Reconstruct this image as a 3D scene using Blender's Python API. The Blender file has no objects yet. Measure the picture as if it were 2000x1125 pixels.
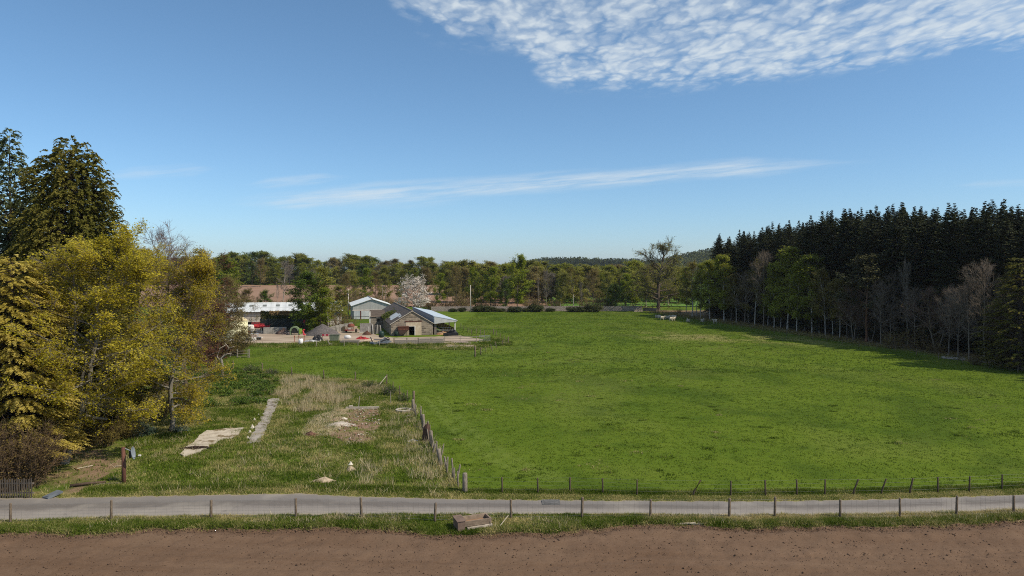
import bpy, math, random
import numpy as np
from mathutils import Matrix, Vector, Euler

sc = bpy.context.scene
C = sc.collection
R = math.radians
PI = math.pi

# ------------------------------------------------------------------ camera geometry (a drone hovering 14.5 m over the soil)
CAM_H = 14.5
F = 1351.0                       # focal length in pixels of the 2000 px wide photograph
PITCH = math.atan(37.5 / F)
cp, sp = math.cos(PITCH), math.sin(PITCH)

def smooth(a, b, x):
    t = np.clip((np.asarray(x, float) - a) / (b - a), 0, 1)
    return t * t * (3 - 2 * t)

def hash2(ix, iy, seed):
    n = (ix.astype(np.int64) * 374761393 + iy.astype(np.int64) * 668265263 + seed * 974634777) & 0x7fffffff
    n = ((n ^ (n >> 13)) * 1274126177) & 0x7fffffff
    n = (n ^ (n >> 16)) & 0xffff
    return n / 65535.0

def vnoise(x, y, seed=0):
    x = np.asarray(x, float); y = np.asarray(y, float)
    x0 = np.floor(x); y0 = np.floor(y)
    fx = x - x0; fy = y - y0
    fx = fx * fx * (3 - 2 * fx); fy = fy * fy * (3 - 2 * fy)
    a = hash2(x0, y0, seed); b = hash2(x0 + 1, y0, seed)
    c = hash2(x0, y0 + 1, seed); d = hash2(x0 + 1, y0 + 1, seed)
    return (a * (1 - fx) + b * fx) * (1 - fy) + (c * (1 - fx) + d * fx) * fy

def fbm(x, y, seed=0, oct=4):
    s = 0; a = .5; t = 0
    for i in range(oct):
        s = s + a * vnoise(x * 2 ** i, y * 2 ** i, seed + i); t += a; a *= .5
    return s / t

def pix_ray(px, py):
    dx = (px - 1000) / F; dy = (562.5 - py) / F
    return np.array([dx, cp + dy * sp, -sp + dy * cp])

SOIL_EDGE_PX = [(-700, 1052), (-300, 1046), (0, 1039), (200, 1034), (450, 1025), (650, 1024), (800, 1033), (870, 1040), (1000, 1038),
                (1130, 1028), (1300, 1020), (1500, 1022), (1700, 1023), (1850, 1018), (2000, 1014), (2300, 1008), (2700, 1000)]
def flat(px, py):
    r = pix_ray(px, py); t = -CAM_H / r[2]
    return r[0] * t, r[1] * t
_se = np.array([flat(*p) for p in SOIL_EDGE_PX])

def soil_edge(X):
    return np.interp(X, _se[:, 0], _se[:, 1]) + (vnoise(np.asarray(X) * 1.7, np.asarray(X) * 0, 5) - .5) * .35 + (vnoise(np.asarray(X) * .45, np.asarray(X) * 0, 8) - .5) * .5

def gz(X, Y):
    """height of the land"""
    X = np.asarray(X, float); Y = np.asarray(Y, float)
    z = .025 * np.clip(Y - 255, 0, 260) * smooth(245, 330, Y)
    # a low bank at the edge of the ploughed field
    e = soil_edge(X)
    z = z - .3 * (1 - smooth(-.25, .25, Y - e))
    # very gentle swells of the pasture
    w = smooth(52, 70, Y) * (1 - smooth(125, 140, Y)) * smooth(-4, 8, X)
    z = z + w * (fbm(X / 17, Y / 17, 3, 3) - .5) * .5
    # lumpy rough ground in the old garden
    g = smooth(48, 52, Y) * (1 - smooth(78, 92, Y)) * (1 - smooth(-12, -6, X)) * smooth(-48, -40, X)
    z = z + g * (fbm(X / 2.2, Y / 2.2, 11, 3) - .5) * .35
    return z

def gz1(X, Y): return float(gz(X, Y))

def G(px, py):
    """world point on the ground seen at a pixel of the photograph"""
    r = pix_ray(px, py)
    z = 0.0
    for _ in range(30):
        t = (z - CAM_H) / r[2]
        z = .5 * z + .5 * gz1(r[0] * t, r[1] * t)
    return Vector((r[0] * t, r[1] * t, gz1(r[0] * t, r[1] * t)))

def at(px, Y):
    """ground point below image column px at distance Y"""
    X = (px - 1000) / F * Y * 1.0007
    return Vector((X, Y, gz1(X, Y)))

def zat(py, Y):
    r = pix_ray(1000, py)
    return CAM_H + r[2] / r[1] * Y

def pxl(X, Y): return 1000 + F * X / (Y * 1.0)

# ------------------------------------------------------------------ objects
def tag(o, label=None, cat=None, group=None, kind=None):
    if label: o['label'] = label
    if cat: o['category'] = cat
    if group: o['group'] = group
    if kind: o['kind'] = kind
    return o

def thing(name, label, cat, loc=(0, 0, 0), rz=0, group=None):
    o = bpy.data.objects.new(name, None); C.objects.link(o)
    o.empty_display_size = .3
    o.location = loc; o.rotation_euler = (0, 0, rz)
    return tag(o, label, cat, group)

def copy_tree(o, parent=None):
    c = o.copy(); C.objects.link(c)
    if parent is not None: c.parent = parent
    for ch in list(o.children): copy_tree(ch, c)
    return c

def np_mesh(name, V, Q, mat, parent=None, tint=None, smooth_=False, extra=None):
    """V (n,3), Q (m,k) -> mesh object"""
    me = bpy.data.meshes.new(name)
    V = np.ascontiguousarray(V, dtype=np.float32); Q = np.ascontiguousarray(Q, dtype=np.int32)
    m, k = Q.shape
    me.vertices.add(len(V)); me.vertices.foreach_set('co', V.ravel())
    me.loops.add(m * k); me.loops.foreach_set('vertex_index', Q.ravel())
    me.polygons.add(m); me.polygons.foreach_set('loop_start', np.arange(0, m * k, k, dtype=np.int32))
    me.polygons.foreach_set('loop_total', np.full(m, k, dtype=np.int32))
    if smooth_: me.polygons.foreach_set('use_smooth', np.ones(m, dtype=bool))
    if tint is not None:
        a = me.attributes.new('tint', 'FLOAT', 'POINT'); a.data.foreach_set('value', np.ascontiguousarray(tint, dtype=np.float32))
    for kx, v in (extra or {}).items():
        a = me.attributes.new(kx, 'FLOAT', 'POINT'); a.data.foreach_set('value', np.ascontiguousarray(v, dtype=np.float32))
    me.update(calc_edges=True)
    me.materials.append(mat)
    o = bpy.data.objects.new(name, me); C.objects.link(o)
    if parent is not None: o.parent = parent
    return o

class MB:
    """collects simple solids into ONE mesh"""
    def __init__(s): s.v = []; s.f = []
    def add(s, v, f):
        n = len(s.v); s.v += [tuple(p) for p in v]; s.f += [tuple(i + n for i in q) for q in f]; return s
    def box(s, c, d, rz=0, rx=0, ry=0):
        m = Matrix.Translation(c) @ Euler((rx, ry, rz)).to_matrix().to_4x4()
        h = [x / 2 for x in d]
        v = [m @ Vector((sx * h[0], sy * h[1], sz * h[2])) for sx in (-1, 1) for sy in (-1, 1) for sz in (-1, 1)]
        return s.add(v, [(0, 1, 3, 2), (4, 6, 7, 5), (0, 4, 5, 1), (2, 3, 7, 6), (0, 2, 6, 4), (1, 5, 7, 3)])
    def bb(s, x0, x1, y0, y1, z0, z1): return s.box(((x0 + x1) / 2, (y0 + y1) / 2, (z0 + z1) / 2), (x1 - x0, y1 - y0, z1 - z0))
    def bar(s, p, q, w, t=None, n=4):
        """tapered n-sided bar from p to q, half widths w, t"""
        p = Vector(p); q = Vector(q); d = (q - p).normalized()
        ref = Vector((0, 0, 1)) if abs(d.z) < .9 else Vector((1, 0, 0))
        u = d.cross(ref).normalized(); w2 = d.cross(u)
        t = w if t is None else t
        off = PI / n
        v = []
        for c, r in ((p, w), (q, t)):
            for i in range(n):
                a = 2 * PI * i / n + off
                v.append(c + (u * math.cos(a) + w2 * math.sin(a)) * r)
        f = [(i, (i + 1) % n, n + (i + 1) % n, n + i) for i in range(n)] + [tuple(range(n))[::-1], tuple(range(n, 2 * n))]
        return s.add(v, f)
    def tube(s, pts, r, n=6):
        rr = r if hasattr(r, '__len__') else [r] * len(pts)
        pts = [Vector(p) for p in pts]; v = []; f = []
        for i, p in enumerate(pts):
            d = (pts[min(i + 1, len(pts) - 1)] - pts[max(i - 1, 0)]).normalized()
            ref = Vector((0, 0, 1)) if abs(d.z) < .9 else Vector((1, 0, 0))
            u = d.cross(ref).normalized(); w = d.cross(u)
            for k in range(n):
                a = 2 * PI * k / n
                v.append(p + (u * math.cos(a) + w * math.sin(a)) * rr[i])
        for i in range(len(pts) - 1):
            for k in range(n):
                f.append((i * n + k, i * n + (k + 1) % n, (i + 1) * n + (k + 1) % n, (i + 1) * n + k))
        f += [tuple(range(n))[::-1], tuple(range((len(pts) - 1) * n, len(pts) * n))]
        return s.add(v, f)
    def lathe(s, prof, c=(0, 0, 0), n=16, axis='z'):
        v = []; f = []
        for r, h in prof:
            for k in range(n):
                a = 2 * PI * k / n
                p = (r * math.cos(a), r * math.sin(a), h)
                if axis == 'x': p = (h, p[0], p[1])
                if axis == 'y': p = (p[0], h, p[1])
                v.append((p[0] + c[0], p[1] + c[1], p[2] + c[2]))
        m = len(prof)
        for i in range(m - 1):
            for k in range(n): f.append((i * n + k, i * n + (k + 1) % n, (i + 1) * n + (k + 1) % n, (i + 1) * n + k))
        f += [tuple(range(n))[::-1], tuple(range((m - 1) * n, m * n))]
        return s.add(v, f)
    def prism(s, poly, axis_vec, thick=None):
        """extrude a 3-d polygon along a vector"""
        n = len(poly); a = Vector(axis_vec)
        v = [Vector(p) for p in poly] + [Vector(p) + a for p in poly]
        f = [tuple(range(n))[::-1], tuple(range(n, 2 * n))] + [(i, (i + 1) % n, n + (i + 1) % n, n + i) for i in range(n)]
        return s.add(v, f)
    def build(s, name, mat, parent=None, smooth_=False, loc=None, rz=0):
        me = bpy.data.meshes.new(name); me.from_pydata(s.v, [], s.f); me.update()
        import bmesh
        bm = bmesh.new(); bm.from_mesh(me); bmesh.ops.recalc_face_normals(bm, faces=bm.faces); bm.to_mesh(me); bm.free()
        me.materials.append(mat)
        if smooth_: me.polygons.foreach_set('use_smooth', [True] * len(me.polygons))
        o = bpy.data.objects.new(name, me); C.objects.link(o)
        if parent is not None: o.parent = parent
        if loc is not None: o.location = loc
        o.rotation_euler.z = rz
        return o

# ------------------------------------------------------------------ materials
def newmat(name):
    m = bpy.data.materials.new(name); m.use_nodes = True
    nt = m.node_tree; nt.nodes.clear()
    out = nt.nodes.new('ShaderNodeOutputMaterial')
    return m, nt, out

def N(nt, typ, **kw):
    n = nt.nodes.new(typ)
    for k, v in kw.items():
        if k.startswith('i_'):
            key = k[2:]
            n.inputs[int(key) if key.isdigit() else key.replace('_', ' ')].default_value = v
        else: setattr(n, k, v)
    return n

def L(nt, a, b): nt.links.new(a, b)

def c4(c): return (c[0], c[1], c[2], 1)

def ramp(nt, stops, fac=None, interp='LINEAR'):
    n = nt.nodes.new('ShaderNodeValToRGB'); n.color_ramp.interpolation = interp
    e = n.color_ramp.elements
    while len(e) < len(stops): e.new(.5)
    for el, (p, c) in zip(e, stops):
        el.position = p; el.color = c4(c) if hasattr(c, '__len__') else (c, c, c, 1)
    if fac is not None: L(nt, fac, n.inputs[0])
    return n

def noise(nt, vec, scale, detail=5, rough=.6, dist=0):
    n = N(nt, 'ShaderNodeTexNoise'); n.inputs['Scale'].default_value = scale; n.inputs['Detail'].default_value = detail
    n.inputs['Roughness'].default_value = rough; n.inputs['Distortion'].default_value = dist
    L(nt, vec, n.inputs['Vector']); return n.outputs['Fac']

def mixc(nt, fac, a, b, mode='MIX'):
    n = N(nt, 'ShaderNodeMix', data_type='RGBA', blend_type=mode)
    if hasattr(fac, 'links'): L(nt, fac, n.inputs[0])
    else: n.inputs[0].default_value = fac
    for s, i in ((a, 6), (b, 7)):
        if hasattr(s, 'links'): L(nt, s, n.inputs[i])
        else: n.inputs[i].default_value = c4(s)
    return n.outputs[2]

def math_(nt, op, a, b=None, c=None, clamp=False):
    n = N(nt, 'ShaderNodeMath', operation=op); n.use_clamp = clamp
    for i, s in enumerate((a, b, c)):
        if s is None: continue
        if hasattr(s, 'links'): L(nt, s, n.inputs[i])
        else: n.inputs[i].default_value = s
    return n.outputs[0]

def maprange(nt, x, a, b, c=0, d=1, typ='SMOOTHSTEP'):
    n = N(nt, 'ShaderNodeMapRange', interpolation_type=typ)
    L(nt, x, n.inputs[0])
    for i, v in enumerate((a, b, c, d)): n.inputs[i + 1].default_value = v
    return n.outputs[0]

def vmul(nt, vec, s):
    n = N(nt, 'ShaderNodeVectorMath', operation='MULTIPLY'); L(nt, vec, n.inputs[0]); n.inputs[1].default_value = s
    return n.outputs[0]

def finish(nt, out, col, rough=.8, bump=None, bstr=.3, bdist=.05, metal=0, spec=.3):
    b = N(nt, 'ShaderNodeBsdfPrincipled')
    if hasattr(col, 'links'): L(nt, col, b.inputs['Base Color'])
    else: b.inputs['Base Color'].default_value = c4(col)
    b.inputs['Roughness'].default_value = rough; b.inputs['Metallic'].default_value = metal
    b.inputs['Specular IOR Level'].default_value = spec
    if bump is not None:
        bn = N(nt, 'ShaderNodeBump'); bn.inputs['Strength'].default_value = bstr; bn.inputs['Distance'].default_value = bdist
        L(nt, bump, bn.inputs['Height']); L(nt, bn.outputs[0], b.inputs['Normal'])
    L(nt, b.outputs[0], out.inputs[0]); return b

_mats = {}
def pm(name, c1, c2=None, scale=3.0, rough=.8, bump=.3, metal=0, c3=None, stretch=(1, 1, 1), spec=.25, lo=.35, hi=.65):
    """weathered paint / timber / stone: two or three colours broken up by noise in object space"""
    if name in _mats: return _mats[name]
    m, nt, out = newmat(name)
    tc = N(nt, 'ShaderNodeTexCoord').outputs['Object']
    v = vmul(nt, tc, stretch)
    c2 = c2 or tuple(x * .7 for x in c1)
    n1 = noise(nt, v, scale, 6, .65)
    col = ramp(nt, [(lo, c2), (hi, c1)], n1).outputs[0]
    if c3:
        n2 = noise(nt, v, scale * .45 + .13, 5, .7, .4)
        col = mixc(nt, maprange(nt, n2, .55, .68), col, c3)
    finish(nt, out, col, rough, n1, bump, .03, metal, spec)
    _mats[name] = m; return m

def leafmat(name, lo, mid, hi, trans=.3, rough=.7, var=.25):
    """foliage: colour by leaf, small change from tree to tree, light through the leaves"""
    m, nt, out = newmat(name)
    a = N(nt, 'ShaderNodeAttribute', attribute_name='tint').outputs['Fac']
    oi = N(nt, 'ShaderNodeObjectInfo').outputs['Random']
    f = math_(nt, 'ADD', a, math_(nt, 'MULTIPLY', math_(nt, 'SUBTRACT', oi, .5), var), clamp=True)
    col = ramp(nt, [(0, lo), (.5, mid), (1, hi)], f).outputs[0]
    d = N(nt, 'ShaderNodeBsdfPrincipled'); L(nt, col, d.inputs['Base Color']); d.inputs['Roughness'].default_value = rough
    d.inputs['Specular IOR Level'].default_value = .12
    t = N(nt, 'ShaderNodeBsdfTranslucent'); L(nt, col, t.inputs['Color'])
    mx = N(nt, 'ShaderNodeMixShader'); mx.inputs[0].default_value = trans
    L(nt, d.outputs[0], mx.inputs[1]); L(nt, t.outputs[0], mx.inputs[2]); L(nt, mx.outputs[0], out.inputs[0])
    return m

def barkmat(name, c1, c2, scale=4, stretch=(3, 3, .7), c3=None):
    return pm(name, c1, c2, scale, .9, .6, 0, c3, stretch, .1)
EXPOSURE = 0.35; DENOISE = False; HAZE = .00006
# ------------------------------------------------------------------ plants
def tubes(segs, sides=3):
    S = np.asarray(segs, float)                       # p0(3) p1(3) r0 r1
    d = S[:, 3:6] - S[:, 0:3]; d /= np.linalg.norm(d, axis=1)[:, None] + 1e-9
    ref = np.where((np.abs(d[:, 2]) < .9)[:, None], np.array([[0, 0, 1.]]), np.array([[1., 0, 0]]))
    u = np.cross(d, ref); u /= np.linalg.norm(u, axis=1)[:, None] + 1e-9
    w = np.cross(d, u)
    n = len(S); a = np.arange(sides) * 2 * PI / sides
    ring = u[:, None, :] * np.cos(a)[None, :, None] + w[:, None, :] * np.sin(a)[None, :, None]
    A = S[:, None, 0:3] + ring * S[:, 6][:, None, None]
    B = S[:, None, 3:6] + ring * S[:, 7][:, None, None]
    V = np.concatenate([A, B], 1).reshape(-1, 3)
    base = (np.arange(n) * 2 * sides)[:, None]
    q = []
    for i in range(sides):
        j = (i + 1) % sides
        q.append(base + np.array([[i, j, sides + j, sides + i]]))
    return V, np.concatenate(q, 0)

def leaves(P, Nrm, T, a, b, tint):
    """rhombic leaf clumps: centre, normal, direction, half length, half width"""
    Nrm = Nrm / (np.linalg.norm(Nrm, axis=1)[:, None] + 1e-9)
    T = T - Nrm * np.sum(T * Nrm, 1)[:, None]; T /= np.linalg.norm(T, axis=1)[:, None] + 1e-9
    Bn = np.cross(Nrm, T)
    a = np.asarray(a)[:, None]; b = np.asarray(b)[:, None]
    V = np.stack([P - T * a, P + Bn * b, P + T * a, P - Bn * b], 1).reshape(-1, 3)
    Q = np.arange(len(P) * 4).reshape(-1, 4)
    return V, Q, np.repeat(tint, 4)

def rot_about(v, axis, ang):
    return v * math.cos(ang) + np.cross(axis, v) * math.sin(ang) + axis * np.dot(axis, v) * (1 - math.cos(ang))

def unit(v): return v / (np.linalg.norm(v) + 1e-9)

class Tree:
    def __init__(s, seed):
        s.rng = np.random.default_rng(seed); s.big = []; s.fine = []; s.tw = []
    def path(s, p, d, Ln, r0, r1, n, wig, up, store):
        pts = [p]; dirs = []
        d = unit(np.array(d, float)); st = Ln / n
        for i in range(n):
            d = unit(d + s.rng.normal(0, wig, 3) + np.array([0, 0, up]))
            q = pts[-1] + d * st
            ra = r0 + (r1 - r0) * i / n; rb = r0 + (r1 - r0) * (i + 1) / n
            store.append((*pts[-1], *q, ra, rb)); pts.append(q); dirs.append(d)
        return np.array(pts), np.array(dirs)

def along(pts, t):
    n = len(pts) - 1; x = min(t * n, n - 1e-6); i = int(x); f = x - i
    return pts[i] * (1 - f) + pts[i + 1] * f, i

def broadleaf(seed, H=15, Rr=4.5, clear=.25, n1=16, n2=7, n3=6, n4=0, ang=(75, 25), shape='round', tr=.22, wig=.12, up1=.04, up2=.05,
              twig=.012, stems=1, limb=.5, lean=(0, 0), spread=.0, fork=0):
    T = Tree(seed); g = T.rng
    shp = {'round': lambda t: math.sqrt(max(.05, 1 - (1.75 * t - .72) ** 2)),
           'oval': lambda t: math.sqrt(max(.04, 1 - (1.9 * t - .95) ** 2)),
           'cone': lambda t: max(.1, (1 - t) ** .8 * min(1, .5 + 3 * t)),
           'vase': lambda t: max(.2, .55 + .6 * t - .9 * t ** 4),
           'flat': lambda t: max(.2, 1 - .55 * t)}[shape]
    for si in range(stems):
        d0 = np.array([lean[0], lean[1], 1.0]); hs = H * (1 if si == 0 else .8 + .18 * g.random())
        p0 = np.zeros(3)
        if stems > 1:
            a = 2 * PI * si / stems + g.random(); d0[:2] += np.array([math.cos(a), math.sin(a)]) * spread; p0[:2] = np.array([math.cos(a), math.sin(a)]) * tr * 1.2
        nT = 10
        pts, dirs = T.path(p0 - np.array([0, 0, .3]), d0, hs * .93, tr, tr * .18, nT, .05 + fork, .04, T.big)
        T.big.append((*(p0 - np.array([0, 0, .4])), *(p0 + np.array([0, 0, .5])), tr * 1.5, tr * 1.02))
        for i in range(n1):
            u = (i + g.random()) / n1
            t = clear + (1 - clear) * u
            p, k = along(pts, t)
            az = 2.399 * i + g.normal(0, .4)
            el = R(90 - (ang[0] + (ang[1] - ang[0]) * u) + g.normal(0, 9))
            d = np.array([math.cos(az) * math.cos(el), math.sin(az) * math.cos(el), math.sin(el)])
            Ln = Rr * shp(u) * (.75 + .45 * g.random())
            r0 = max(.02, tr * limb * (1 - .75 * u) * min(1, Ln / Rr + .2))
            lp, ld = T.path(p, d, Ln, r0, r0 * .3, 5, wig, up1, T.big)
            for j in range(n2):
                s_ = .2 + .8 * (j + g.random()) / n2
                q, k2 = along(lp, s_)
                ax = unit(g.normal(0, 1, 3)); d2 = rot_about(ld[min(k2, 4)], ax, R(g.uniform(25, 65)))
                L2 = Ln * (.5 - .22 * s_) * (.7 + .6 * g.random()) + .25
                r2 = max(twig * 1.4, r0 * .28)
                sp_, sd = T.path(q, d2, L2, r2, r2 * .4, 3, wig * 1.2, up2, T.fine)
                for k in range(n3):
                    s3 = .15 + .85 * (k + g.random()) / n3
                    q3, k3 = along(sp_, s3)
                    ax = unit(g.normal(0, 1, 3)); d3 = rot_about(sd[min(k3, 2)], ax, R(g.uniform(20, 60)))
                    L3 = L2 * (.55 - .2 * s3) * (.6 + .7 * g.random()) + .12
                    if n4 == 0:
                        q4, _ = T.path(q3, d3, L3, twig, twig * .5, 2, wig, up2, T.fine)
                        T.tw.append((*q4[0], *q4[-1]))
                    else:
                        q4, dd = T.path(q3, d3, L3, twig * 1.3, twig * .7, 2, wig, up2, T.fine)
                        T.tw.append((*q4[0], *q4[-1]))
                        for m_ in range(n4):
                            q5, k5 = along(q4, g.random()); d5 = rot_about(dd[min(k5, 1)], unit(g.normal(0, 1, 3)), R(g.uniform(20, 55)))
                            e5 = q5 + d5 * L3 * g.uniform(.35, .8)
                            T.fine.append((*q5, *e5, twig * .8, twig * .4)); T.tw.append((*q5, *e5))
    T.H = H
    return T

def leaf_crown(T, per=6, size=.2, jit=.25, flat_=.5, aspect=.6, keep=1.0, droop=0, clump=.25, outw=.6, cz=.45):
    g = T.rng; tw = np.array(T.tw)
    if keep < 1: tw = tw[g.random(len(tw)) < keep]
    # whole clumps of twigs are a bit lighter or darker
    ctint = .5 + (fbm(tw[:, 0] / 1.3 + 50, tw[:, 2] / 1.3 + tw[:, 1] / 1.7 + 50, int(g.integers(99)), 2) - .5) * 2 * clump * 1.2
    n = len(tw); f = g.random((n, per, 1)) * 1.15
    P = tw[:, None, :3] * (1 - f) + tw[:, None, 3:] * f + g.normal(0, jit, (n, per, 3)) * np.array([1, 1, .45])
    P[:, :, 2] -= droop * g.random((n, per))
    P = P.reshape(-1, 3)
    Nn = g.normal(0, 1, P.shape); Nn[:, 2] = np.abs(Nn[:, 2]) * (1 - flat_) + flat_ * 1.6; Nn[:, :2] *= (1 - flat_ * .5)
    oc = P - np.array([np.mean(P[:, 0]), np.mean(P[:, 1]), T.H * cz]); oc /= np.linalg.norm(oc, axis=1)[:, None] + .5; Nn += outw * oc * 1.6
    Tt = g.normal(0, 1, P.shape)
    a = size * (.6 + .8 * g.random(len(P))); b = a * aspect
    tint = np.clip(np.repeat(ctint, per) + g.normal(0, .13, len(P)), 0, 1)
    return leaves(P, Nn, Tt, a, b, tint)

def emit_tree(name, T, bark, leaf=None, twigmat=None, lv=None, big_sides=6):
    """a thing with trunk, branches and crown (parts) standing at the origin"""
    o = thing(name, None, None)
    V, Q = tubes(T.big, big_sides)
    np_mesh('trunk', V, Q, bark, o, smooth_=True)
    if T.fine:
        V, Q = tubes(T.fine, 3)
        np_mesh('twigs', V, Q, twigmat or bark, o)
    if lv is not None:
        np_mesh('crown', lv[0], lv[1], leaf, o, lv[2])
    o['h0'] = max(T.H * .9, float(np.percentile(np.array(T.tw)[:, 5], 99.5))) if T.tw and T.H > 3 else T.H
    return o

def spruce(seed, H=25, Rr=3.6, clear=.12, step=.5, dens=1.0, up=0.0):
    g = np.random.default_rng(seed)
    big = []; z0 = 0
    wx = np.cumsum(g.normal(0, .03, 12)); wy = np.cumsum(g.normal(0, .03, 12))
    def axis(z):
        t = np.clip(z / H * 11, 0, 11); return np.array([np.interp(t, range(12), wx), np.interp(t, range(12), wy), z])
    for i in range(12):
        a, b = axis(H * i / 12), axis(H * (i + 1) / 12)
        if i == 0: a[2] = -.5
        big.append((*a, *b, .22 * (1 - i / 12.3), .22 * (1 - (i + 1) / 12.3)))
    P = []; Nn = []; Tt = []; A = []; B = []; tint = []; br = []
    z = clear * H
    while z < H - .15:
        t = z / H
        env = Rr * (1 - t) ** .62 * min(1, (1 - t) / .16) ** .55 * (1 if t > .3 else .75 + .25 * t / .3)
        nb = int(g.integers(5, 8)) if t < .93 else 4
        az0 = g.random() * 6.28
        for b in range(nb):
            Lb = max(.13, env * g.uniform(.6, 1.15))
            az = az0 + 6.283 * b / nb + g.normal(0, .2)
            o = np.array([math.cos(az), math.sin(az), 0]); lat = np.array([-o[1], o[0], 0])
            e = math.tan(R(-22 + 55 * t ** 1.2 + g.normal(0, 6)))
            zb = z + g.uniform(-.2, .2)
            base = axis(zb)
            ns = max(6, int(Lb * 9 * dens))
            s = (np.arange(ns) + g.random(ns)) / ns * .9 + .12
            zz = Lb * (e * s - .22 * s * s + .16 * s ** 3)
            C_ = base + o * (Lb * s)[:, None] + np.array([0, 0, 1.]) * zz[:, None]
            br.append((*base, *(base + o * Lb * .85 + np.array([0, 0, Lb * (e * .85 - .06)])), .035 * Lb / 3 + .012, .008))
            tn = .5 + g.normal(0, .12)
            for side in (-1, 1):
                dr = o * .75 + lat * side * .8
                dr = dr[None, :] + g.normal(0, .15, (ns, 3)); dr[:, 2] += -.25 + g.normal(0, .12, ns) + up
                ln = (.13 + .24 * min(Lb, 2.6) * (1.05 - s)) * g.uniform(.7, 1.2, ns)
                ln = np.minimum(ln, .6) * .85
                dr /= np.linalg.norm(dr, axis=1)[:, None]
                P.append(C_ + dr * ln[:, None] * .55); Tt.append(dr)
                nn = g.normal(0, .45, (ns, 3)); nn[:, 2] += 1; Nn.append(nn)
                A.append(ln * .72); B.append(np.full(ns, .085) + .1 * ln); tint.append(np.clip(tn + .25 * (s - .5) + g.normal(0, .1, ns), 0, 1))
        z += step * g.uniform(.75, 1.25) * (1 if t < .8 else .6)
    # leader
    top = axis(H)
    T = Tree(seed); T.big = big; T.fine = br; T.H = H
    lv = leaves(np.concatenate(P), np.concatenate(Nn), np.concatenate(Tt), np.concatenate(A), np.concatenate(B), np.concatenate(tint))
    return T, lv

def cypress(seed, H=25, Rr=5, n=2600, tops=((0, 0, 1),), mode='feather', leafl=.2, power=.6, low=.03, lump=.3, per=16, clearance=0):
    """dense scale-leaved conifer: hundreds of branch ends over a lumpy spire (or several)"""
    g = np.random.default_rng(seed)
    P = []; Nn = []; Tt = []; A = []; B = []; ti = []; br = []; big = []
    for (tx, ty, ts) in tops:
        hh = H * ts
        big.append((tx * .3, ty * .3, -.5, tx, ty, hh * .5, .38, .2)); big.append((tx, ty, hh * .5, tx, ty, hh * .97, .2, .03))
        nn = int(n * ts / len(tops) * 1.0)
        for i in range(nn):
            u = (i + g.random()) / nn
            t = low + (1 - low) * (1 - (1 - u) ** .62) if mode != 'spire' else low + (1 - low) * u
            az = g.random() * 6.283
            env = Rr * ts * (1 - t) ** power * min(1.0, .55 + 3 * t)
            z = t * hh
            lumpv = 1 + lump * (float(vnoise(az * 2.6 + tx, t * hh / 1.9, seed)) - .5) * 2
            if mode == 'gold': fr = (z / 1.15 + .45 * math.sin(az * 2 + 1) + .3 * math.sin(az * 5 + z * .4)) % 1.0; z -= (fr - .5) * 1.15 * .38
            ro = env * lumpv * math.sqrt(g.uniform(.45, 1.0)) + .08
            o = np.array([math.cos(az), math.sin(az), 0.])
            c = np.array([tx + o[0] * ro, ty + o[1] * ro, z])
            lat = np.array([-o[1], o[0], 0.])
            if g.random() < .35: br.append((tx + o[0] * .1, ty + o[1] * .1, z - ro * .35, *c, .03, .012))
            k = per
            Ls = g.uniform(.55, 1.15) * (1.0 if mode != 'gold' else 1.15)
            s = np.linspace(0, 1, k)
            if mode == 'feather':       # rising then nodding plumes
                ax = c + o * (Ls * s)[:, None] * .75 + np.array([0, 0, 1.]) * (Ls * (.75 * s - 1.0 * s * s))[:, None]
                fl = .35
            elif mode == 'spire':
                ax = c + o * (Ls * s)[:, None] * .6 + np.array([0, 0, 1.]) * (Ls * (.8 * s - .5 * s * s))[:, None]
                fl = .3
            else:                        # gold: flat shelves with hanging tips
                ax = c + o * (Ls * s)[:, None] * 1.1 + np.array([0, 0, 1.]) * (Ls * (.18 * s - .36 * s ** 2))[:, None]
                fl = .9
            side = np.where(np.arange(k) % 2 == 0, 1., -1.)[:, None]
            dr = o * .8 + lat * side * .75 + g.normal(0, .25, (k, 3)); dr[:, 2] += -.15 if mode != 'spire' else .25
            ln = leafl * g.uniform(.7, 1.3, k) * (1.15 - .5 * s)
            P.append(ax + dr * ln[:, None] * .6); Tt.append(dr)
            q = g.normal(0, 1 - fl * .7, (k, 3)); q[:, 2] = np.abs(q[:, 2]) + fl; q += o * .35; Nn.append(q)
            A.append(ln); B.append(ln * (.42 if mode == 'gold' else .55))
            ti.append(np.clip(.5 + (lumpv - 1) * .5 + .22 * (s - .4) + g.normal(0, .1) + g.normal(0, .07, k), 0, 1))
    T = Tree(seed); T.big = big; T.fine = br; T.H = H
    return T, leaves(*[np.concatenate(x) for x in (P, Nn, Tt, A, B, ti)])

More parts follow.
